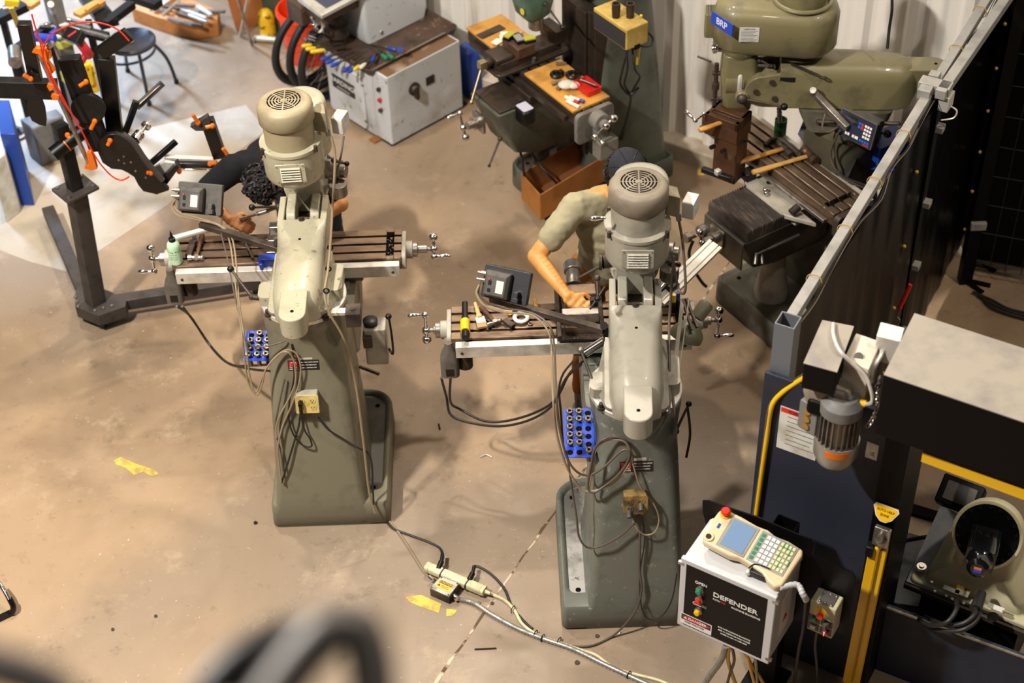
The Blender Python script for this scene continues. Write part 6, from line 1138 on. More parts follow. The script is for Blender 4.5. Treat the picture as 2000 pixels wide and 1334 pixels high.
b = MB(TP_); b.prism([(x*s_,y*s_) for x,y in ((-.135,-.078),(.0,-.078),(.0,.082),(-.135,.082))],.003,z0=.0245); b.build('screen_bezel','beam_top',pd,world=True,bevel=.002)
b = MB(TP_); b.prism([(x*s_,y*s_) for x,y in ((-.120,-.066),(-.013,-.066),(-.013,.072),(-.120,.072))],.002,z0=.0270); b.build('screen',mat('screen_blue','#6d86a3',.12),pd,world=True)
b = MB(TP_); b.prism([(x*s_,y*s_) for x,y in ((.012,-.078),(.185,-.078),(.188,.078),(.012,.082))],.003,z0=.0245); kp = b.build('keypad','fence_grey',pd,world=True)
random.seed(4)
for m,x0,nx,w_,g in (('lens_white',.046,3,.018,.021),('green_h',.020,1,.018,.02),('pale_key',.112,4,.014,.018)):
    if m=='pale_key': mat('pale_key','#c9c48a',.5)
    b = MB(TP_)
    for i in range(nx):
        for j in range(6):
            x = x0+i*g; y = .062-j*.024; b.box(x*s_,(x+w_*.85)*s_,(y-.009)*s_,(y+.007)*s_,.027,.030)
    b.build('keys',m,kp,world=True)
b = MB(TP_)
for i,j in ((0,0),(1,0),(2,1),(0,2),(3,3),(1,4)): x=.112+i*.018; y=.062-j*.024; b.box((x+.012)*s_,(x+.017)*s_,(y-.018)*s_,(y+.010)*s_,.0272,.0306)
b.build('green_keys','green_h',kp,world=True)
b = MB(TP_); b.cyl((-.165*s_,.075*s_,.02),(-.165*s_,.075*s_,.032),.024,n=28); es = b.build('stop_collar','strip_yellow',TPp,world=True); b = MB(TP_); b.lathe([(.012,.03),(.012,.04),(.020,.044),(.021,.054),(.015,.060),(.001,.061)],(-.165*s_,.075*s_,0),n=28,cap=True); b.build('stop_knob','red_cord',TPp,world=True)
b = MB(TP_); b.cyl((-.178*s_,-.06*s_,.02),(-.178*s_,-.06*s_,.032),.022,n=24); b.build('switch_collar','pendant_cream',pd,world=True); b = MB(TP_); b.cyl((-.178*s_,-.06*s_,.03),(-.178*s_,-.06*s_,.034),.012,n=20); b.build('key_switch','plate_black',pd,world=True); b = MB(TP_); b.prism(rrect2(.006,.012,.001),.001,z0=.0252,T=Matrix.Translation((-.165*s_,.01,0))); b.build('small_label','blue_h',pd,world=True)
a_ = TP_ @ V((.195*s_,-.12*s_,.005)); b = MB(); b.tube([a_,P(1556,1142,1.02),P(1568,1160,1.0),P(1575,1172,.95)],.013,n=10,rip=.09,k=8); b.build('coiled_lead','enclosure_white',TPp,world=True)
b = MB(); b.tube([P(1574,1170,.95),P(1571,1200,.8),P(1568,1232,.6),P(1560,1270,.4),P(1552,1330,.1)],.007,n=8); b.build('lead','cable_black',TPp,world=True)
r = thing('handheld_clip','small black clip with cord under the pendant on enclosure top','clip',tuple(P(1490,1125,1.01))); b = MB(); b.prism(rrect2(.06,.022,.01),.03,T=frame(P(1492,1128,1.012),(0,0,1),ex)); b.build('clip_body','black_plastic',r,world=True,bevel=.004); b = MB(); b.tube([P(1462,1110,1.05),P(1475,1102,1.06),P(1500,1110,1.06),P(1520,1125,1.04),P(1518,1135,1.02)],.003,n=6); b.build('clip_cord','black_plastic',r,world=True); MB().ball(P(1461,1118,1.02),.014).build('clip_ball','alum',r,world=True)
b = MB(TE); b.prism([(.06,-.0),(.13,-.0),(.13,.0),(.06,.0)],.0) if False else None
b = MB(); qd_ = [P(1370,1040,1.0015),P(1392,1012,1.0015),P(1412,1020,1.0015),P(1400,1052,1.0015)]; b.loft([[s+V((0,0,z)) for s in qd_] for z in (0,.001)]); solo(b,'paper_tag','paper','small white paper tag on the enclosure top left of pendant','paper')
# operator box
OB = thing('operator_box','cream operator box with red stop button and key switch on black plate','control box',tuple(P(1610,1180,.8)))
o0 = PV(1583,1172,Qb-ey*.09,ed_); OW=.115; OH=.19; TO = frame(o0,-ey,ex); b = MB(TO); b.prism([(0,-OH),(OW,-OH),(OW,0),(0,0)],.085,z0=-.085); ob = b.build('box_body','robot_cream',OB,world=True,bevel=.005)
b = MB(TO); b.loft([[(x,.0005+y,-.078+z) for x,z in ((.03,0),(.095,0),(.095,.07),(.03,.07))] for y in (0,.004)]); tpn = b.build('top_plate','steel',OB,world=True)
for x in (.036,.062,.088):
    for z in (-.07,-.016): MB(TO).cyl((x,.004,z),(x,.008,z),.004,n=10).build('screw','chrome',tpn,world=True)
b = MB(TO); b.prism(rrect2(.028,.026,.008),.0015,T=Matrix.Translation((.05,-.05,.0))); b.build('yellow_patch','strip_yellow',ob,world=True); b = MB(TO); b.lathe([(.010,0),(.010,.012),(.015,.016),(.015,.024),(.001,.026)],(.055,-.055,0),n=24,cap=True); b.build('stop_button','red_cord',OB,world=True)
for x,y in ((.028,-.105),(.085,-.105),(.028,-.155),(.085,-.155)): b = MB(TO); b.prism(rrect2(.026,.021,.002),.0015,T=Matrix.Translation((x,y,0))); b.build('legend_plate','plate_black',ob,world=True)
b = MB(TO); b.box(.016,.040,-.115,-.095,.0,.012); b.build('green_button','green_h',OB,world=True,bevel=.002); b = MB(TO); b.box(.016,.040,-.165,-.148,.0,.010); b.build('pale_button','enclosure_white',OB,world=True,bevel=.002); b = MB(TO); b.cyl((.085,-.105,0),(.085,-.105,.02),.015,n=24); b.box(.080,.090,-.12,-.09,.02,.03); b.build('selector','dro_dust',OB,world=True); b = MB(TO); b.cyl((.085,-.152,0),(.085,-.152,.018),.013,n=24); b.build('red_selector','red_print',OB,world=True); b = MB(TO); b.box(.082,.088,-.163,-.141,.018,.022); b.build('selector_bar','lens_white',OB,world=True)
b = MB(); b.tube([P(1596,1232,.65),P(1592,1262,.5),P(1595,1300,.3),P(1596,1340,.05)],.006,n=8); b.build('lead','cable_black',OB,world=True)
# ================================================================ people
mat('skin','#c4834c',.5,c2='#b3723c',sc=9); mat('skin2','#c98c48',.5,c2='#b87a3a',sc=9); mat('black_cloth','#101013',.85,c2='#18181b',sc=5,spec=.2); mat('olive_cloth','#989074',.85,c2='#857d64',sc=6,spec=.2,bump=.3,bs=14); mat('brown_cloth','#8a5526',.85,c2='#6d421c',sc=6,spec=.2); mat('jeans','#1b1d25',.85); mat('hair','#0d0908',.55,c2='#1c1310',sc=30,spec=.4); mat('cap_cloth','#26262b',.85,c2='#303036',sc=12,spec=.2); mat('eye_white','#cfc8bd',.3); mat('lip','#8f4a35',.5); mat('shoe_m','#2a211a',.6)
def capsule(b, pts, rad):            # chain of (point, radius) as one fat tapered string
    for i in range(len(pts)-1):
        a,c = V(pts[i]),V(pts[i+1]); r0,r1 = rad[i],rad[i+1]; L = (c-a).length
        if L < 1e-6: continue
        n = max(2,int(L/(max(r0,r1)*.5)))
        for k in range(n+1):
            t = k/n; b.ball(a.lerp(c,t), r0+(r1-r0)*t, n=12)
def flesh(b, name, m, parent, vox, sm=6, fac=.5, **k):
    o = b.build(name, m, parent, world=True, ang=180, **k)
    r = o.modifiers.new('remesh','REMESH'); r.mode = 'VOXEL'; r.voxel_size = vox; r.use_smooth_shade = True
    s = o.modifiers.new('smooth','SMOOTH'); s.iterations = sm; s.factor = fac; return o
def hand(b, w, d, up, side, curl, size=1.0, thumb=1, spread=.16):
    # w wrist, d pointing from wrist to knuckles, up = back of the hand, thumb on +side*thumb
    d = V(d).normalized(); up = (V(up)-d*V(up).dot(d)).normalized(); s = d.cross(up)*thumb
    P0 = V(w); K = .085*size
    for t in (0,.33,.66,1.0):
        for u in (-1,-.4,.3,1): b.ball(P0+d*(K*t)+s*(u*(.018+.016*t)*size), (.0155-.002*t)*size, n=10)
    for i,(u,L) in enumerate(((1,.070),(.38,.078),(-.28,.073),(-.92,.058))):
        base = P0+d*K+s*(u*.030*size); pts = [base]; dirn = (d+s*u*spread*.5).normalized(); ang = 0
        for seg,fr in ((0,.45),(1,.32),(2,.23)):
            ang += curl*(.7 if seg==0 else 1.0)+.04*i; v = dirn*math.cos(ang)-up*math.sin(ang); pts.append(pts[-1]+v*(L*fr*size))
        capsule(b, pts, [.0095*size,.009*size,.0083*size,.007*size])
    tb = P0+d*.025*size+s*.030*size; t1 = tb+(d*.5+s*.8-up*.35).normalized()*.035*size; t2 = t1+(d*.85+s*.15-up*.5).normalized()*.032*size; t3 = t2+(d*.8-s*.3-up*.5).normalized()*.024*size
    capsule(b,[P0+d*.01,tb,t1,t2,t3],[.016*size,.014*size,.0115*size,.010*size,.008*size])
def head(b, c, face, up, s=1.0):
    face = V(face).normalized(); up = (V(up)-face*V(up).dot(face)).normalized(); T = frame(c, up, face)   # local x = face, z = up
    b.ball((0,0,.02*s),.086*s,(1.08,.88,1.12),20,T=T); b.ball((.02*s,0,-.045*s),.066*s,(1.0,.86,1.0),16,T=T); b.ball((.055*s,0,-.085*s),.028*s,(1,1.1,.8),12,T=T)
    b.ball((.098*s,0,-.020*s),.015*s,(1.1,.8,1),10,T=T); b.ball((.092*s,0,.0),.011*s,(1,.8,2),10,T=T)
    for y in (-1,1): b.ball((-.004*s,y*.080*s,-.012*s),.020*s,(.9,.45,1.35),12,T=T); b.ball((.074*s,y*.032*s,.022*s),.014*s,(.7,1.6,.6),10,T=T)
    return T
def face_bits(T, root, s=1.0):
    for y in (-1,1): b = MB(T); b.ball((.082*s,y*.030*s,.003*s),.011*s,(.6,1.2,.7),12); e = b.build('eye','eye_white',root,world=True); b = MB(T); b.ball((.088*s,y*.030*s,.003*s),.005*s,(.6,1,1),10); b.build('iris','black_plastic',e,world=True)
    b = MB(T); b.ball((.084*s,0,-.052*s),.018*s,(.5,1.2,.35),12); b.build('mouth','lip',root,world=True)
# ---- worker 1: dark shirt, bent over the left mill's table from the far side
nk = V((-1.21,7.13,1.33)); hc = V((-1.245,6.96,1.27)); sL = V((-1.42,7.12,1.27)); sR = V((-1.02,7.15,1.25)); ch_ = V((-1.2,7.27,1.20)); ab = V((-1.16,7.46,1.04)); pv = V((-1.13,7.60,.93))
b = MB(); fdir = V((.10,-.50,-.86)); T1 = head(b, hc, fdir, V((.05,-.8,.5)))
capsule(b,[nk+V((0,.03,-.04)),hc+V((0,.06,.0))],[.058,.055])
b.ball(ch_,.15,(1.15,.9,.75),18); b.ball(ab,.13,(1.1,.9,.8),16); b.ball(pv,.14,(1.15,.85,.9),16); capsule(b,[ch_,ab,pv],[.14,.125,.13]); capsule(b,[sL,ch_],[.062,.10]); capsule(b,[sR,ch_],[.062,.10])
eL = V((-1.60,7.10,1.13)); wL = V((-1.445,6.93,1.085)); capsule(b,[sL,eL],[.055,.043]); capsule(b,[eL,wL],[.041,.027])
eR = V((-.865,6.98,1.12)); wR = V((-1.03,6.86,1.07)); capsule(b,[sR,eR],[.055,.043]); capsule(b,[eR,wR],[.041,.027])
hand(b,wL,V((.75,-.35,-.12)),V((-.1,-.45,.9)),1,.62,thumb=-1); hand(b,wR,V((-.8,-.2,-.1)),V((0,-.3,.9)),1,.55)
feet1 = []
for sx in (-1,1):
    kn_ = V((-1.12+sx*.11,7.56,.50)); an = V((-1.12+sx*.13,7.66,.09)); capsule(b,[pv+V((sx*.09,0,-.04)),kn_],[.085,.058]); capsule(b,[kn_,an],[.056,.038]); capsule(b,[an,an+V((sx*.02,-.15,-.045))],[.038,.03]); feet1.append((kn_,an,sx))
W1 = flesh(b,'person','skin',None,.0065,sm=4,label='person in black shirt with dark curly hair bending over left mill table, holding a ratchet',cat='person')
face_bits(T1,W1)
b = MB(); b.ball(ch_+V((0,.0,.01)),.168,(1.15,.92,.80),18); b.ball(ab,.15,(1.1,.9,.85),16); capsule(b,[ch_,ab,pv+V((0,-.03,.04))],[.158,.145,.150]); capsule(b,[sL,ch_],[.080,.12]); capsule(b,[sR,ch_],[.080,.12]); capsule(b,[nk+V((0,.06,-.03)),ch_],[.070,.13])
capsule(b,[sL,sL.lerp(eL,.75)],[.080,.068]); capsule(b,[sR,sR.lerp(eR,.75)],[.080,.068]); flesh(b,'shirt','black_cloth',W1,.012,sm=3)
b = MB(); capsule(b,[pv,pv+V((0,-.02,.05))],[.155,.15]); 
for kn_,an,sx in feet1: capsule(b,[pv+V((sx*.09,0,-.04)),kn_],[.105,.076]); capsule(b,[kn_,an+V((0,0,.03))],[.076,.062])
flesh(b,'trousers','jeans',W1,.015,sm=3)
for kn_,an,sx in feet1: b = MB(); b.loft([rrect(an.x+sx*.01,an.y-.05,z,hx,hy,.035) for z,hx,hy in ((.0,.048,.14),(.04,.048,.135),(.08,.042,.09),(.11,.04,.05))]); b.build('shoe','shoe_m',W1,world=True)
random.seed(21); b = MB()
hcc = T1 @ V((-.012,0,.035)); b.ball((-.015,0,.035),.098,(1.05,.95,1.08),20,T=T1)
for i in range(130):
    a = random.uniform(0,2*PI); e = random.uniform(-.35,1.45); dv = V((math.cos(a)*math.cos(e)*1.0,math.sin(a)*math.cos(e)*.95,math.sin(e)*1.05))
    if dv.x > .55 and dv.z < .45: continue
    p = V((-.015,0,.035))+dv*.098; tq = dv.orthogonal().normalized(); tq = (Matrix.Rotation(random.uniform(0,6.28),3,dv) @ tq); rr = random.uniform(.010,.017)
    pts = [T1 @ (p+tq*(rr*math.cos(k))+dv.cross(tq)*(rr*math.sin(k))+dv*(.004*k)) for k in (0,1.2,2.4,3.6,4.6)]
    b.tube(pts,[.0062]*25+[.003]*9,n=5,k=4)
b.build('hair','hair',W1,world=True)
# ratchet held by worker 1
rp = wL+V((.10,-.045,.0)); r = thing('ratchet','chrome ratchet wrench held by the person in the black shirt','ratchet',tuple(rp)); b = MB(); e_ = P(560,398,1.16); b.cyl(P(468,428,1.10),P(502,418,1.12),.008,n=12); b.cyl(P(502,418,1.12),P(525,411,1.13),.012,n=14); b.cyl(P(525,411,1.13),P(560,398,1.15),.009,n=12); b.ball(P(560,398,1.15),.018); b.build('ratchet_bar','steel',r,world=True)
# ---- worker 2: olive t-shirt, grey cap, behind the middle mill's table
CUR = None
hc = V((.585,6.54,1.585)); nk = V((.53,6.62,1.44)); sL = V((.335,6.56,1.37)); sR = V((.67,6.68,1.35)); ch_ = V((.52,6.66,1.22)); ab = V((.50,6.68,1.02)); pv = V((.50,6.72,.90))
b = MB(); T2 = head(b, hc, V((.15,-.62,-.75)), V((0,-.72,.68)))
capsule(b,[nk+V((0,.0,-.05)),hc+V((0,.03,-.03))],[.060,.056])
b.ball(ch_,.15,(1.2,.78,1.1),18); capsule(b,[ch_,ab,pv],[.135,.125,.135]); capsule(b,[sL,ch_+V((0,0,.06))],[.062,.09]); capsule(b,[sR,ch_+V((0,0,.06))],[.062,.09]); capsule(b,[sL,nk+V((0,.01,-.05)),sR],[.055,.06,.055])
eL = V((.135,6.43,1.17)); wL = P(1108,578,1.10); capsule(b,[sL,sL.lerp(eL,.5),eL],[.056,.050,.046]); capsule(b,[eL,eL.lerp(wL,.3),wL],[.045,.044,.028])
kd = (P(1140,604,1.06)-wL); hand(b,wL+kd.normalized()*.01,kd,V((-.25,-.35,.9)),1,.78,size=1.12,thumb=-1)
eR = V((.71,6.52,1.13)); wR = V((.60,6.30,1.07)); capsule(b,[sR,eR],[.055,.045]); capsule(b,[eR,wR],[.044,.028]); hand(b,wR,V((-.3,-.7,-.1)),V((0,-.2,.9)),1,.5)
feet2 = []
for kn_,an,hp in ((V((.40,6.62,.50)),V((.38,6.60,.09)),V((.41,6.70,.86))),(V((.66,6.70,.50)),V((.68,6.80,.09)),V((.60,6.72,.86)))):
    capsule(b,[hp,kn_],[.088,.058]); capsule(b,[kn_,an],[.056,.038]); capsule(b,[an,an+V((-.01,-.15,-.045))],[.038,.03]); feet2.append((hp,kn_,an))
W2 = flesh(b,'person','skin2',None,.006,sm=4,label='person in olive t-shirt and grey cap working at the middle mill, ring on finger',cat='person')
face_bits(T2,W2)
b = MB(); b.ball(ch_,.168,(1.2,.80,1.12),18); capsule(b,[ch_,ab,pv+V((0,0,.0))],[.152,.146,.155]); capsule(b,[sL,ch_+V((0,0,.06))],[.080,.11]); capsule(b,[sR,ch_+V((0,0,.06))],[.080,.11]); capsule(b,[sL,nk+V((0,.02,-.075)),sR],[.072,.075,.072])
capsule(b,[sL,sL.lerp(eL,.30),sL.lerp(eL,.62)],[.078,.076,.073]); capsule(b,[sR,sR.lerp(eR,.62)],[.078,.073]); ts = flesh(b,'t_shirt','olive_cloth',W2,.011,sm=3)
tx_ = bpy.data.textures.new('folds','CLOUDS'); tx_.noise_scale = .11; dm = ts.modifiers.new('folds','DISPLACE'); dm.texture = tx_; dm.strength = .022; dm.mid_level = .5
b = MB()
for hp,kn_,an in feet2: capsule(b,[hp,kn_],[.108,.078]); capsule(b,[kn_,an+V((0,0,.02))],[.078,.066])
capsule(b,[pv,pv+V((0,0,-.03))],[.15,.145]); tr2 = flesh(b,'trousers','brown_cloth',W2,.014,sm=3); dm = tr2.modifiers.new('folds','DISPLACE'); dm.texture = tx_; dm.strength = .02; dm.mid_level = .5
for hp,kn_,an in feet2: b = MB(); b.loft([rrect(an.x,an.y-.06,z,hx,hy,.035) for z,hx,hy in ((.0,.048,.14),(.04,.048,.135),(.08,.042,.09),(.11,.04,.05))]); b.build('shoe','shoe_m',W2,world=True)
# cap with button, seams and brim; hair below it
b = MB(T2); b.ball((-.012,0,.046),.100,(1.06,.93,.98),28); cp2 = b.build('cap','cap_cloth',W2,world=True)
b = MB(T2)
for k in range(3):
    a = PI*k/3+.3; pts=[]
    for t in range(-9,10): e = t*.16; v = V((math.cos(a)*math.sin(e)*1.06,math.sin(a)*math.sin(e)*.93,math.cos(e)*.98))*.1005; pts.append(V((-.012,0,.046))+v)
    b.tube(pts,.0016,n=5,sm=False)
b.build('cap_seam','black_plastic',cp2,world=True); b = MB(T2); b.lathe([(.011,.0),(.010,.004),(.001,.006)],(-.012,0,.143),n=16,cap=True); b.build('cap_button','grey_plastic',cp2,world=True)
b = MB(T2); b.loft([[(.06+.095*math.cos(R_(a)),.075*math.sin(R_(a)),.018+z+.012*math.cos(R_(a))) for a in range(-90,91,15)]+[(.055,.06*s,.018+z) for s in (1,0,-1)] for z in (0,.004)]); b.build('cap_brim','cap_cloth',cp2,world=True,bevel=.001)
random.seed(5); b = MB()
for i in range(170):
    a = random.uniform(PI*.25,PI*1.75); z_ = random.uniform(-.10,.02); rr = random.uniform(.008,.013); c = V((math.cos(a)*.102-.005,math.sin(a)*.100,z_-.01)); dv = V((math.cos(a),math.sin(a),0)); tq = V((0,0,1))
    if c.x > .05: continue
    b.tube([T2 @ (c+tq*(rr*math.cos(k))+dv.cross(tq)*(rr*math.sin(k))+dv*.002*k) for k in (0,1.3,2.6,3.9)],.0045,n=5,k=4)
b.build('hair','hair',W2,world=True)
kd = kd.normalized(); up_ = (V((-.25,-.35,.9))-kd*V((-.25,-.35,.9)).dot(kd)).normalized(); rs = kd.cross(up_)*-1; rb0 = wL+kd*.01+kd*.095*1.1+rs*(-.28*.030*1.12); b = MB(); b.torus(rb0+(kd*.8-up_*.5).normalized()*.014,(kd*.8-up_*.5),.0115,.0026,n=20,m=8); b.build('finger_ring','black_plastic',W2,world=True)
# ================================================================ things on and around the mills
# left table: bottle, hammer, clamps, tube, blue block, wrench
r = thing('squeeze_bottle','pale green squeeze bottle with black nozzle on the left end of left mill table','bottle',tuple(P(345,514,.97))); p = P(345,512,.97); mat('mint','#b5d6b0',.4)
b = MB(); b.lathe([(.028,0),(.033,.004),(.034,.02),(.034,.105),(.030,.125),(.018,.138),(.014,.142)],p,n=32); bt = b.build('bottle_body','mint',r,world=True); b = MB(); b.lathe([(.017,.140),(.017,.158),(.009,.162),(.006,.185),(.0015,.205)],p,n=24); b.build('nozzle','black_plastic',r,world=True)
for ln,zz,sz in (('Cutting Fluid',.088,.013),('machinist',.070,.007),('tapping oil',.055,.006),('water based',.042,.006)):
    for k,ch in enumerate(ln):
        a = -PI/2-.12+(k-len(ln)/2+.5)*sz*.60/.0345; text(ch,sz,frame(p+V((.0343*math.cos(a),.0343*math.sin(a),zz)),(math.cos(a),math.sin(a),0),(-math.sin(a),math.cos(a),0)),'plate_black',bt,ext=.0003)
def rod(name, a, c, r_, m, label, cat, n=16): return solo(MB().cyl(a,c,r_,n=n),name,m,label,cat)
rod('aluminium_tube',P(335,467,1.03),P(412,446,1.05),.017,'alum','bright aluminium tube across the far left corner of left mill table','tube',24)
def ballpein(a, c, z, label, wood='dark_wood', hd=.045):
    mat('dark_wood','#5b3722',.5,c2='#3d2416',sc=9); a = P(*a,z+.016); c = P(*c,z+.018); o = thing('hammer',label,'hammer',tuple(a)); d = (c-a).normalized(); n = V((-d.y,d.x,0))
    b = MB(); b.tube([a,a.lerp(c,.3),a.lerp(c,.7),c],[.014]*8+[.010]*6+[.008]*6,n=12); b.build('handle',wood,o,world=True); b = MB(); b.cyl(c-n*hd,c-n*hd*.55,.015,n=16); b.cyl(c-n*hd*.55,c+n*hd*.5,.011,n=14); b.ball(c+n*hd*.62,.013); b.cyl(c-V((0,0,.012)),c+V((0,0,.014)),.012,n=14); b.build('head','steel',o,world=True)
ballpein((395,460),(384,503),.97,'ball-peen hammer with brown handle beside the green bottle on left table')
ballpein((940,600),(967,630),.97,'ball-peen hammer with reddish brown handle by the paint brush on middle table')
solo(MB().bar(P(378,470,.985),P(368,500,.985),.035,.022).bar(P(378,458,1.0),P(382,474,.99),.02,.02),'clamp_block','dark_iron','black stepped clamp block between green bottle and brown hammer','clamp',bevel=.004)
rod('socket_wrench',P(476,468,.99),P(493,502,.99),.007,'steel','slim steel wrench lying on the left table between arm and blue block','wrench'); bpy.data.objects['socket_wrench']
solo(MB().box(-.045,.045,-.025,.025,0,.045,T=Matrix.Translation(P(523,515,.955))).box(-.04,-.02,-.03,-.02,-.02,.02,T=Matrix.Translation(P(523,515,.97))),'stop_block','blue_paint','bright blue clamp block on the rear edge of left mill table','block',bevel=.008)
# vise / workpiece seen between the worker's hands on the left table
VA = thing('machine_vise','grey machine vise in front of the black-shirted worker on the left table','vise',tuple(P(500,470,.97)));
b = MB(XF[A.name]); b.box(-.30,-.13,1.0,1.20,.971,1.0); b.box(-.29,-.14,1.02,1.07,1.0,1.06); b.box(-.29,-.14,1.13,1.18,1.0,1.06); b.build('vise_body','steel',VA,world=True,bevel=.004); b = MB(XF[A.name]); b.cyl((-.21,1.18,1.03),(-.21,1.25,1.03),.015,n=16); b.build('vise_screw','chrome',VA,world=True)
for x_ in (.355,): 
    b = MB(XF[A.name]); random.seed(3)
    for i in range(26): b.ball((.335+random.uniform(-.015,.015),1.075+random.uniform(-.09,.09),.945+.002),.003,n=6)
    o = b.build('metal_chips','steel',None,label='small metal chips in the end trough of left mill table',cat='chips',kind='stuff')
# middle table things
p = P(909,645,.97); r = thing('yellow_ring_tool','black cylindrical tool with yellow band at the left end of middle table','tool',tuple(p)); b = MB(); a1 = P(908,592,.995); a2 = P(909,660,.99); d = (a2-a1); b.cyl(a1,a1+d*.45,.015,n=20); b.cyl(a1+d*.45,a1+d*.55,.02,n=20); b.cyl(a1+d*.8,a2,.018,n=20); b.build('shank','black_plastic',r,world=True); b = MB(); b.cyl(a1+d*.52,a1+d*.82,.024,n=24); b.build('yellow_band','yellow_h',r,world=True)
r = thing('paint_brush','wooden-handled paint brush lying on the middle mill table','brush',tuple(P(940,630,.97))); a1 = P(928,592,.99); a2 = P(943,640,.985); d = a2-a1; b = MB(); b.tube([a1,a1+d*.25,a1+d*.5,a1+d*.62],[.008]*6+[.011]*6+[.016]*7,n=12); b.build('brush_handle',mat('light_wood','#c6a468',.5),r,world=True); b = MB(); b.bar(a1+d*.6,a1+d*.82,.044,.014); b.build('ferrule','alum',r,world=True); b = MB(); b.bar(a1+d*.82,a1+d*1.0,.050,.012); b.build('bristles',mat('bristle','#a58a5c',.9),r,world=True)
r = thing('tape_measure','white round tape with yellow centre on the middle mill table','tape',tuple(P(1015,620,.97))); b = MB(); b.torus(P(1018,620,.985),(0,0,1),.032,.010,n=28); b.build('tape_ring','lens_white',r,world=True); b = MB(); b.cyl(P(996,611,.975),P(996,611,.99),.012,n=18); b.build('tape_core','strip_yellow',r,world=True)
solo(MB().bar(P(985,625,.985),P(1003,638,.985),.03,.02),'parallel_block','dark_iron','small dark block beside the hammer head on middle table','block',bevel=.003)
solo(MB().torus(P(1036,632,.975),(0,0,1),.010,.003,n=18),'washer','steel','small steel washer on the middle table left of the vise','washer')
solo(MB().bar(P(1044,585,.985),P(1050,612,.985),.02,.02),'brass_bar','brass','small brass coloured bar lying at the far edge of the middle table','bar',bevel=.002)
VB = thing('machine_vise','large machine vise on dark tray plate under the capped worker hand','vise',tuple(P(1130,620,.97)))
def vb(x0,x1,y0,y1,z0,z1,n,m,bev=.004,par=None): b = MB(XF[Bm.name]); b.box(x0,x1,y0,y1,z0,z1); return b.build(n,m,par or VB,world=True,bevel=bev)
vx = -.155; vb(vx-.115,vx+.115,.985,1.33,.971,.985,'swivel_plate','dark_iron'); 
for sx in (-1,1): vb(vx+sx*.105-.012,vx+sx*.105+.012,.985,1.35,.985,1.005,'tray_rim','dark_iron')
vb(vx-.075,vx+.075,1.02,1.36,.985,1.03,'vise_bed','cast_iron_tbl'); vb(vx-.09,vx+.09,1.05,1.10,1.03,1.085,'fixed_jaw','steel'); vb(vx-.085,vx+.085,1.20,1.28,1.03,1.085,'moving_jaw','cast_iron_tbl'); vb(vx-.03,vx+.09,1.10,1.17,1.03,1.075,'workpiece','cast_iron_tbl'); vb(vx+.05,vx+.09,1.11,1.14,1.08,1.12,'stop_clamp','black_plastic')
b = MB(XF[Bm.name]); b.cyl((vx-.02,1.30,1.06),(vx-.02,1.38,1.08),.035,n=28); b.cyl((vx-.02,1.38,1.08),(vx-.02,1.43,1.09),.045,n=32); b.build('graduated_dial','steel',VB,world=True,bevel=.002)
b = MB(); b.cyl(P(1152,604,1.11),P(1182,560,1.20),.006,n=12); hr = thing('pull_handle','dark steel rod gripped by the capped worker hand','rod',tuple(P(1165,588,1.11))); b.build('rod','dark_iron',hr,world=True)
b = MB(XF[Bm.name]); random.seed(8)
for i in range(150): b.box(-.002,.002,-.001,.001,0,.0015,T=Matrix.Translation((vx+random.uniform(-.09,.09),random.choice((random.uniform(.988,1.018),random.uniform(.99,1.3))),.986+random.random()*.002)) @ Matrix.Rotation(random.random()*6,4,'Z'))
b.build('metal_chips','steel',None,label='fine metal chips scattered in the middle vise tray',cat='chips',kind='stuff')
for i,(x,y,m,lb) in enumerate(((1315,600,'yellow_h','yellow marker pen standing on middle table right of the ram'),(1323,596,'blue_h','blue marker pen standing on middle table right of the yellow one'))):
    p = P(x,y+10,.97); r = thing('marker_pen',lb,'pen',tuple(p)); MB().cyl(p,p+V((0,0,.07)),.009,n=14).build('pen_body','black_plastic',r,world=True); MB().cyl(p+V((0,0,.07)),p+V((0,0,.115)),.010,n=14).build('pen_cap',m,r,world=True)
# slotted aluminium extrusion leaning over the right end of the middle table
r = thing('aluminium_extrusion','long slotted aluminium extrusion sticking out past the right of the middle mill','extrusion',tuple(P(1290,575,1.0))); a1 = P(1285,588,1.04); a2 = P(1397,478,1.10); d = (a2-a1).normalized(); u_ = V((0,-.35,1)); b = MB(); L = (a2-a1).length; f = Matrix.Identity(4); x_ = d.cross(u_).normalized(); y_ = x_.cross(d).normalized(); f = Matrix((x_,y_,d)).transposed().to_4x4(); f.translation = a1
pr = [(-.04,-.012),(.04,-.012),(.04,.012),(.024,.012),(.024,.004),(.016,.004),(.016,.012),(-.016,.012),(-.016,.004),(-.024,.004),(-.024,.012),(-.04,.012)]; b.prism(pr,L,T=f); b.build('extrusion_bar','alum',r,world=True); b = MB(); b.cbox(P(1313,562,1.06),.06,.045,.05,.7); b.build('corner_clamp','black_plastic',r,world=True,bevel=.004)
rod('chrome_pipe',P(1283,575,1.07),P(1316,535,1.10),.017,'chrome','short chrome pipe under the slotted extrusion at the right of middle mill','pipe',24)
rod('collar_sleeve',P(1142,690,1.12),P(1182,664,1.17),.021,'chrome','polished chrome sleeve lying on the saddle left of the middle ram','sleeve',28)
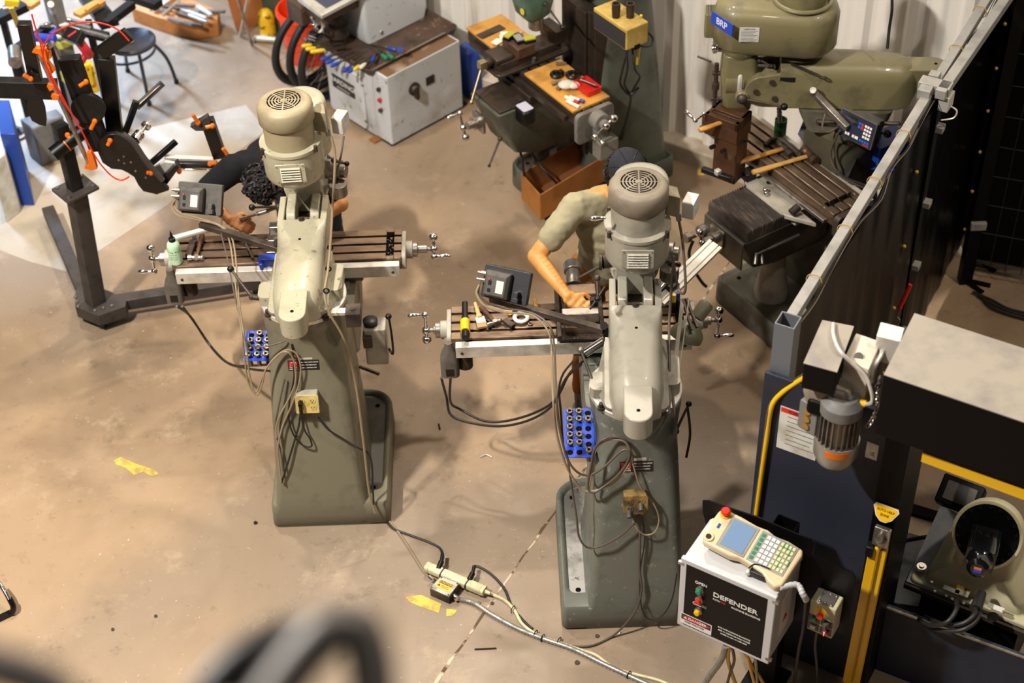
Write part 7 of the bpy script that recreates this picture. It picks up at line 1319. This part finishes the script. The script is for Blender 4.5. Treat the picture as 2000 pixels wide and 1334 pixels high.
# work lamp on the middle mill's right side
r = thing('work_lamp','olive enamel work lamp on a folding arm at the right end of middle mill','lamp',tuple(P(1345,650,1.1))); mat('lamp_green','#6c6a52',.4,c2='#55533e',sc=8)
hd_ = P(1345,645,1.12); ax = V((.35,.35,.85)).normalized(); b = MB(); b.lathe([(.078,-.045),(.080,-.02),(.072,.0),(.05,.03),(.03,.045),(.02,.05)],hd_,ax,36); b.build('shade','lamp_green',r,world=True,ang=50); sp = P(1372,605,1.22); b = MB(); b.lathe([(.020,-.05),(.034,-.045),(.036,.03),(.028,.042),(.01,.046)],sp,V((.6,.5,.6)),26); b.build('lamp_neck','lamp_green',r,world=True)
p0 = P(1333,585,1.28); b = MB(); b.bar(p0,P(1316,735,1.12),.018,.012); b.bar(p0+V((.03,0,0)),P(1326,730,1.12),.006,.012); b.build('arm','grey_bracket',r,world=True,bevel=.001); b = MB(); b.bar(p0,P(1352,645,1.2),.012,.02); b.bar(P(1340,583,1.28),P(1362,640,1.2),.012,.02); b.build('folding_arm','dark_iron',r,world=True,bevel=.001); b = MB(); b.cyl(P(1320,730,1.08),P(1320,740,1.22),.014,n=14); b.build('base_joint','black_plastic',r,world=True)
# small box on the left mill's right: stop block and oiler
CUR = XT['a'][1]; b = MB(); b.box(.13,.22,.20,.235,1.245,1.262); b.build('stop_bar','alum',A); b = MB(); b.box(.215,.285,.175,.255,1.19,1.27); b.cyl((.25,.215,1.27),(.25,.215,1.274),.014,n=20); b.cyl((.25,.215,1.274),(.25,.215,1.276),.006,n=14); b.build('rotary_block','dark_iron',A,bevel=.004); CUR = None
b = MB(XF[A.name]); b.loft([rrect(.275,.47,z,.055,.05,.012) for z in (.72,.95)]); OL = b.build('oiler_tank','grey_bracket',A,world=True,bevel=.004); b = MB(XF[A.name]); b.lathe([(.035,.95),(.037,.975),(.03,.98)],(.255,.47,0),n=24); b.build('tank_cap','black_plastic',OL,world=True); b = MB(XF[A.name]); b.tube([(.335,.45,.80),(.355,.42,.79),(.36,.41,.88),(.355,.43,.97),(.35,.44,1.02)],.006,n=8); b.ball((.35,.44,1.02),.016); b.build('pump_lever','black_plastic',OL,world=True)
b = MB(XF[A.name]); b.box(.215,.26,.40,.46,.85,.92); b.build('bracket','dark_iron',A,world=True,bevel=.003); b = MB(XF[A.name]); b.cyl((.17,.52,.62),(.27,.47,.61),.009,n=10); b.build('knee_lever','dark_iron',A,world=True)
clamp_lever(Bm,(.235,.30,1.02),(.29,.33,1.16),r=.006,br=.014); b = MB(XF[Bm.name]); b.tube([(.285,.33,1.14),(.30,.30,1.0),(.285,.27,.88)],.006,n=8); b.build('lock_lever','black_plastic',Bm,world=True)
# pale sleeve of spare cable loops on left column (plug and leads)
cable(A,pbs(A,[(587,800),(584,830),(574,865),(562,905),(550,943)]),.005,'cable_black','power_cord'); cable(A,pbs(A,[(586,800),(594,838),(606,858),(608,872),(592,870),(575,852),(564,820),(566,780),(574,740),(573,700),(570,672)],.02),.0045,'cable_black','power_cord')
b = MB(); p = PB(A,587,790,.065); b.cyl(p+V((0,.03,.01)),p+V((0,-.01,-.0)),.012,n=12); b.cyl(p+V((0,-.01,0)),p+V((0,-.02,-.045)),.009,n=10); b.build('plug','black_plastic',A,world=True)
cable(A,pbs(A,[(622,815),(640,838),(668,856),(700,875),(718,884)],.02)+[P(726,905,.42),P(728,950,.3),P(730,985,.20)],.005,'cable_black','power_cord'); cable(A,pbs(A,[(556,740),(545,790),(538,830),(541,855),(548,880),(553,920)],.02),.004,'cable_grey','scale_cable')
cable(Bm,pbs(Bm,[(1247,1005),(1250,1050),(1249,1110),(1253,1150),(1245,1185),(1225,1215)],.02)+[P(1195,1243,.012),P(1150,1262,.008),P(1090,1258,.006),P(1040,1240,.006)],.0055,'cable_grey','power_cord'); cable(Bm,pbs(Bm,[(1254,1010),(1259,1055),(1250,1120),(1252,1180),(1262,1205),(1280,1210),(1300,1195),(1314,1165),(1322,1120)],.02),.0032,'cable_black','thin_cord')
for x_,y_ in ((1252,990),(1229,1004)): b = MB(); p = PB(Bm,x_,y_,.065); b.cyl(p+V((0,.03,.01)),p+V((0,-.015,-.01)),.012,n=12); b.build('plug','dro_dust',Bm,world=True)
# tan motor cable of the left mill running along the base to the strip; power strip, junction box, conduit
pst = thing('power_strip','ivory power strip lying on the floor between the two near mills','power strip',tuple(P(890,1138,0))); a1 = P(833,1107,.035); a2 = P(947,1155,.035); mat('ivory','#c9bf98',.45,c2='#aa9f78',sc=12); d = (a2-a1).normalized(); n = V((-d.y,d.x,0))
f = Matrix((n,V((0,0,1)),d)).transposed().to_4x4() if False else frame(a1,d,n); L = (a2-a1).length; b = MB(); b.prism([(x,y) for x,y in rrect2(.025,.022,.014)],L,T=f); b.build('strip_body','ivory',pst,world=True); b = MB()
for t in (.27,.70): b = MB(); b.prism(rrect2(.0275,.0245,.014),.006,T=f,z0=L*t); b.build('band','black_plastic',pst,world=True)
for t in (.05,.93): b = MB(); b.prism(rrect2(.0265,.0235,.014),.004,T=f,z0=L*t); b.build('end_rib','ivory',pst,world=True)
b = MB(); b.cyl(a2,a2+d*.03,.012,.008,n=14); b.build('strain_relief','ivory',pst,world=True)
for x,y,dx,dy in ((860,1100,4,-22),(920,1122,6,-20)): b = MB(); q0 = P(x-4,y+12,.05); q1 = P(x+dx*.5,y+dy*.5+8,.05); b.cyl(q0,q1,.014,n=12); b.cyl(q1,P(x+dx,y+dy+4,.05),.009,n=10); b.build('plug','black_plastic',pst,world=True)
jb = thing('junction_box','grey metal junction box with yellow CAUTION label on the floor by power strip','box',tuple(P(868,1160,0))); q4 = [P(839,1148,.06),P(861,1125,.06),P(897,1139,.06),P(877,1165,.06)]; mat('galv','#96958f',.4,.6,c2='#7b7a74',sc=20)
b = MB(); b.loft([[V((s.x,s.y,z)) for s in q4] for z in (.0,.052)]); b.build('box_body','dark_iron',jb,world=True,bevel=.003); b = MB(); b.loft([[V((s.x,s.y,z)) for s in q4] for z in (.052,.0595)]); lid = b.build('box_lid','galv',jb,world=True,bevel=.003)
cc = sum(q4,V())/4; uu = (q4[3]-q4[0]).normalized(); uu.z = 0; T = frame(cc+V((0,0,.0)),(0,0,1),uu); b = MB(T); b.prism(rrect2(.040,.026,.001),.0009); cl = b.build('caution_label','strip_yellow',lid,world=True); b = MB(T); b.prism([(-.036,.006),(.036,.006),(.036,.023),(-.036,.023)],.0007,z0=.0008); b.build('label_header','plate_black',cl,world=True); text('CAUTION',.0145,T @ Matrix.Translation((0,.0145,.0016)),'strip_yellow',cl,sx=1.05); text('KEEP CLEAR OF',.006,T @ Matrix.Translation((.008,-.004,.001)),'plate_black',cl); text('POWERED LINES',.006,T @ Matrix.Translation((.008,-.014,.001)),'plate_black',cl)
b = MB(T); b.prism([(-.036,-.014),(-.018,-.014),(-.027,.002)],.0006,z0=.0008); b.build('label_triangle','plate_black',cl,world=True)
for s in q4: p = s.lerp(cc,.14); MB().cyl(V((p.x,p.y,.0595)),V((p.x,p.y,.062)),.004,n=10).build('screw','dark_iron',lid,world=True)
b = MB(); b.cyl(P(882,1160,.03),P(893,1170,.03),.014,n=16); b.cyl(P(845,1133,.035),P(838,1126,.035),.010,n=14); b.build('conduit_fitting','chrome',jb,world=True)
def floor_cable(px, r_, m, label, name='cable', cat='cable', rip=0, k=8, z=None): pts = [P(x,y,(z or r_)) if not isinstance(x,tuple) else None for x,y in px]; b = MB(); b.tube(pts,r_,n=10,k=k,rip=rip); return solo(b,name,m,label,cat)
floor_cable([(892,1169),(925,1178),(960,1200),(1010,1227),(1060,1247),(1120,1268),(1180,1297),(1240,1325),(1300,1352)],.0115,'galv','ribbed metal conduit running from the CAUTION box along the floor','flexible_conduit','conduit',rip=.10,k=16)
floor_cable([(953,1158),(985,1172),(1005,1192),(1020,1218),(1050,1240),(1100,1258),(1130,1268),(1165,1280),(1200,1305),(1245,1318),(1290,1330),(1330,1350)],.008,'ivory','cream power cable running beside the metal conduit from the power strip','power_cable')
floor_cable([(925,1106),(935,1107),(960,1122),(985,1150),(1000,1185),(1025,1215),(1040,1228)],.0065,'cable_black','black cord arching from the strip plug to the cream cable','cord')
floor_cable([(746,1003),(765,1030),(800,1045),(835,1058),(858,1070),(864,1085),(862,1096)],.0062,'cable_black','black cord from left mill base to the power strip','cord')
floor_cable([(757,1015),(775,1035),(800,1072),(825,1112),(840,1130)],.006,'cable_tan','tan cable from the left mill base to the CAUTION box','cable')
for x,y in ((1002,1190),(1046,1238),(1060,1246),(1092,1252),(1228,1318)): p = P(x,y,.012); solo(MB().torus(p,(.8,-.55,0),.018,.0025,n=16,m=6),'cable_tie','black_plastic','black cable tie on the floor leads, '+{1002:'nearest the power strip',1046:'second from the power strip',1060:'third, beside the second one',1092:'fourth from the power strip',1228:'nearest the bottom picture edge'}[x],'cable tie',group='cable ties on the floor conduit')
# debris on the floor
for x,y,s,m,lb in ((499,1021,.010,'black_plastic','small black nut on the floor left of left mill base'),(935,1177,.009,'steel','small steel nut on the floor by the conduit'),(961,1178,.009,'dark_iron','dark nut near the crack by the conduit'),(1127,1294,.012,'dark_iron','dark round slug on the floor below the middle mill'),(1166,1242,.010,'dark_iron','dark scrap at the rear edge of the middle mill base'),(304,1203,.008,'dark_iron','dark spot sized plug on the open floor, upper of two'),(220,1229,.008,'dark_iron','dark plug on the open floor, lower-left of two'),(1208,1235,.010,'alum','pale metal scrap behind the middle mill base')):
    solo(MB().cyl(P(x,y,0),P(x,y,.008),s,n=8),'floor_scrap',m,lb,'scrap')
rod('rod_scrap',P(927,1268,.004),P(969,1266,.004),.004,'black_plastic','thin black rod lying on floor below the CAUTION box','rod',8); rod('bent_scrap',P(857,828,.004),P(859,838,.004),.005,'black_plastic','small dark metal sliver on floor right of left mill','scrap',8)
solo(MB().tube([P(938,893,.004),P(950,888,.006),P(961,893,.004)],.003,n=6),'wire_scrap','alum','bent bit of wire on floor between the two near mills','wire')
# conduits and leads under the enclosure
cable(None,[P(1418,1262,.55),P(1408,1290,.40),P(1388,1318,.2),P(1370,1345,.05)],.014,'galv',rip=.10,k=16,name='flexible_conduit')['label'] = 'ribbed metal conduit dropping from the white enclosure to the floor'
bpy.data.objects['flexible_conduit.001']['category'] = 'conduit'
for i,(pp_,m,r_,lb) in enumerate([([(1424,1262,.55),(1422,1290,.4),(1430,1318,.2),(1440,1345,.05)],'strip_yellow',.009,'left yellow cable hanging under the white enclosure'),([(1455,1275,.55),(1468,1300,.4),(1485,1325,.2),(1500,1350,.05)],'strip_yellow',.009,'right thicker yellow cable hanging under the white enclosure'),([(1458,1275,.55),(1464,1300,.42),(1472,1330,.22),(1476,1350,.1)],'strip_yellow',.007,'middle yellow cable hanging under the white enclosure'),([(1430,1265,.55),(1434,1290,.42),(1426,1315,.25),(1418,1345,.05)],'cable_grey',.007,'tan cable bundle lead beside the left yellow cable'),([(1475,1282,.55),(1477,1305,.4),(1479,1345,.1)],'galv',.007,'grey straight lead right of the yellow cables')]):
    solo(MB().tube([P(*q_) for q_ in pp_],r_,n=8),'hanging_cable',m,lb,'cable')
# green hose on the curb
solo(MB().tube([P(1285,238,.13),P(1310,248,.13),P(1345,260,.13),P(1380,268,.13),P(1412,280,.13)],.012,n=10),'garden_hose',mat('hose_green','#1f7a4a',.5),'green hose lying along the concrete curb at the wall','hose')
pw = P(1740,60,1.6); solo(MB().tube([P(1742,-20,2.0)+Wn*0,P(1742,20,1.9),P(1737,55,1.8),P(1733,95,1.7)],.008,n=8),'wall_cable','cable_black','black cable hanging on the white corrugated wall above the olive ram','cable')
# ================================================================ blurred rails just below the photographer
def RAY(x, y, d): return CP + (FW + RT*((x-1000)/FPX) - UP*((y-667)/FPX)).normalized()*d
mat('rail_grey','#5a5450',.45); mat('rail_dark','#191716',.45)
def near(pts, r_, d, m, label, name='tubular_rail'): return solo(MB().tube([RAY(x,y,d) for x,y in pts],r_,n=14,k=8),name,m,label,'rail')
r = thing('bent_tube','large blurred dark bent tube rising at the bottom edge of the photo','handle',tuple(RAY(600,1400,1.35)))
MB().tube([RAY(x,y,1.35) for x,y in ((360,1420),(410,1345),(470,1285),(545,1245),(590,1252),(560,1285),(500,1318),(470,1370))],.015,n=14,k=8).build('low_bend','rail_dark',r,world=True)
MB().tube([RAY(x,y,1.3) for x,y in ((490,1430),(550,1340),(600,1275),(650,1228),(700,1232),(722,1290),(728,1360),(728,1430))],.019,n=14,k=8).build('high_bend','rail_grey',r,world=True)
near([(-60,1290),(20,1310),(90,1340),(160,1400)],.016,1.25,'rail_grey','blurred grey rail crossing the bottom left corner of the photo')
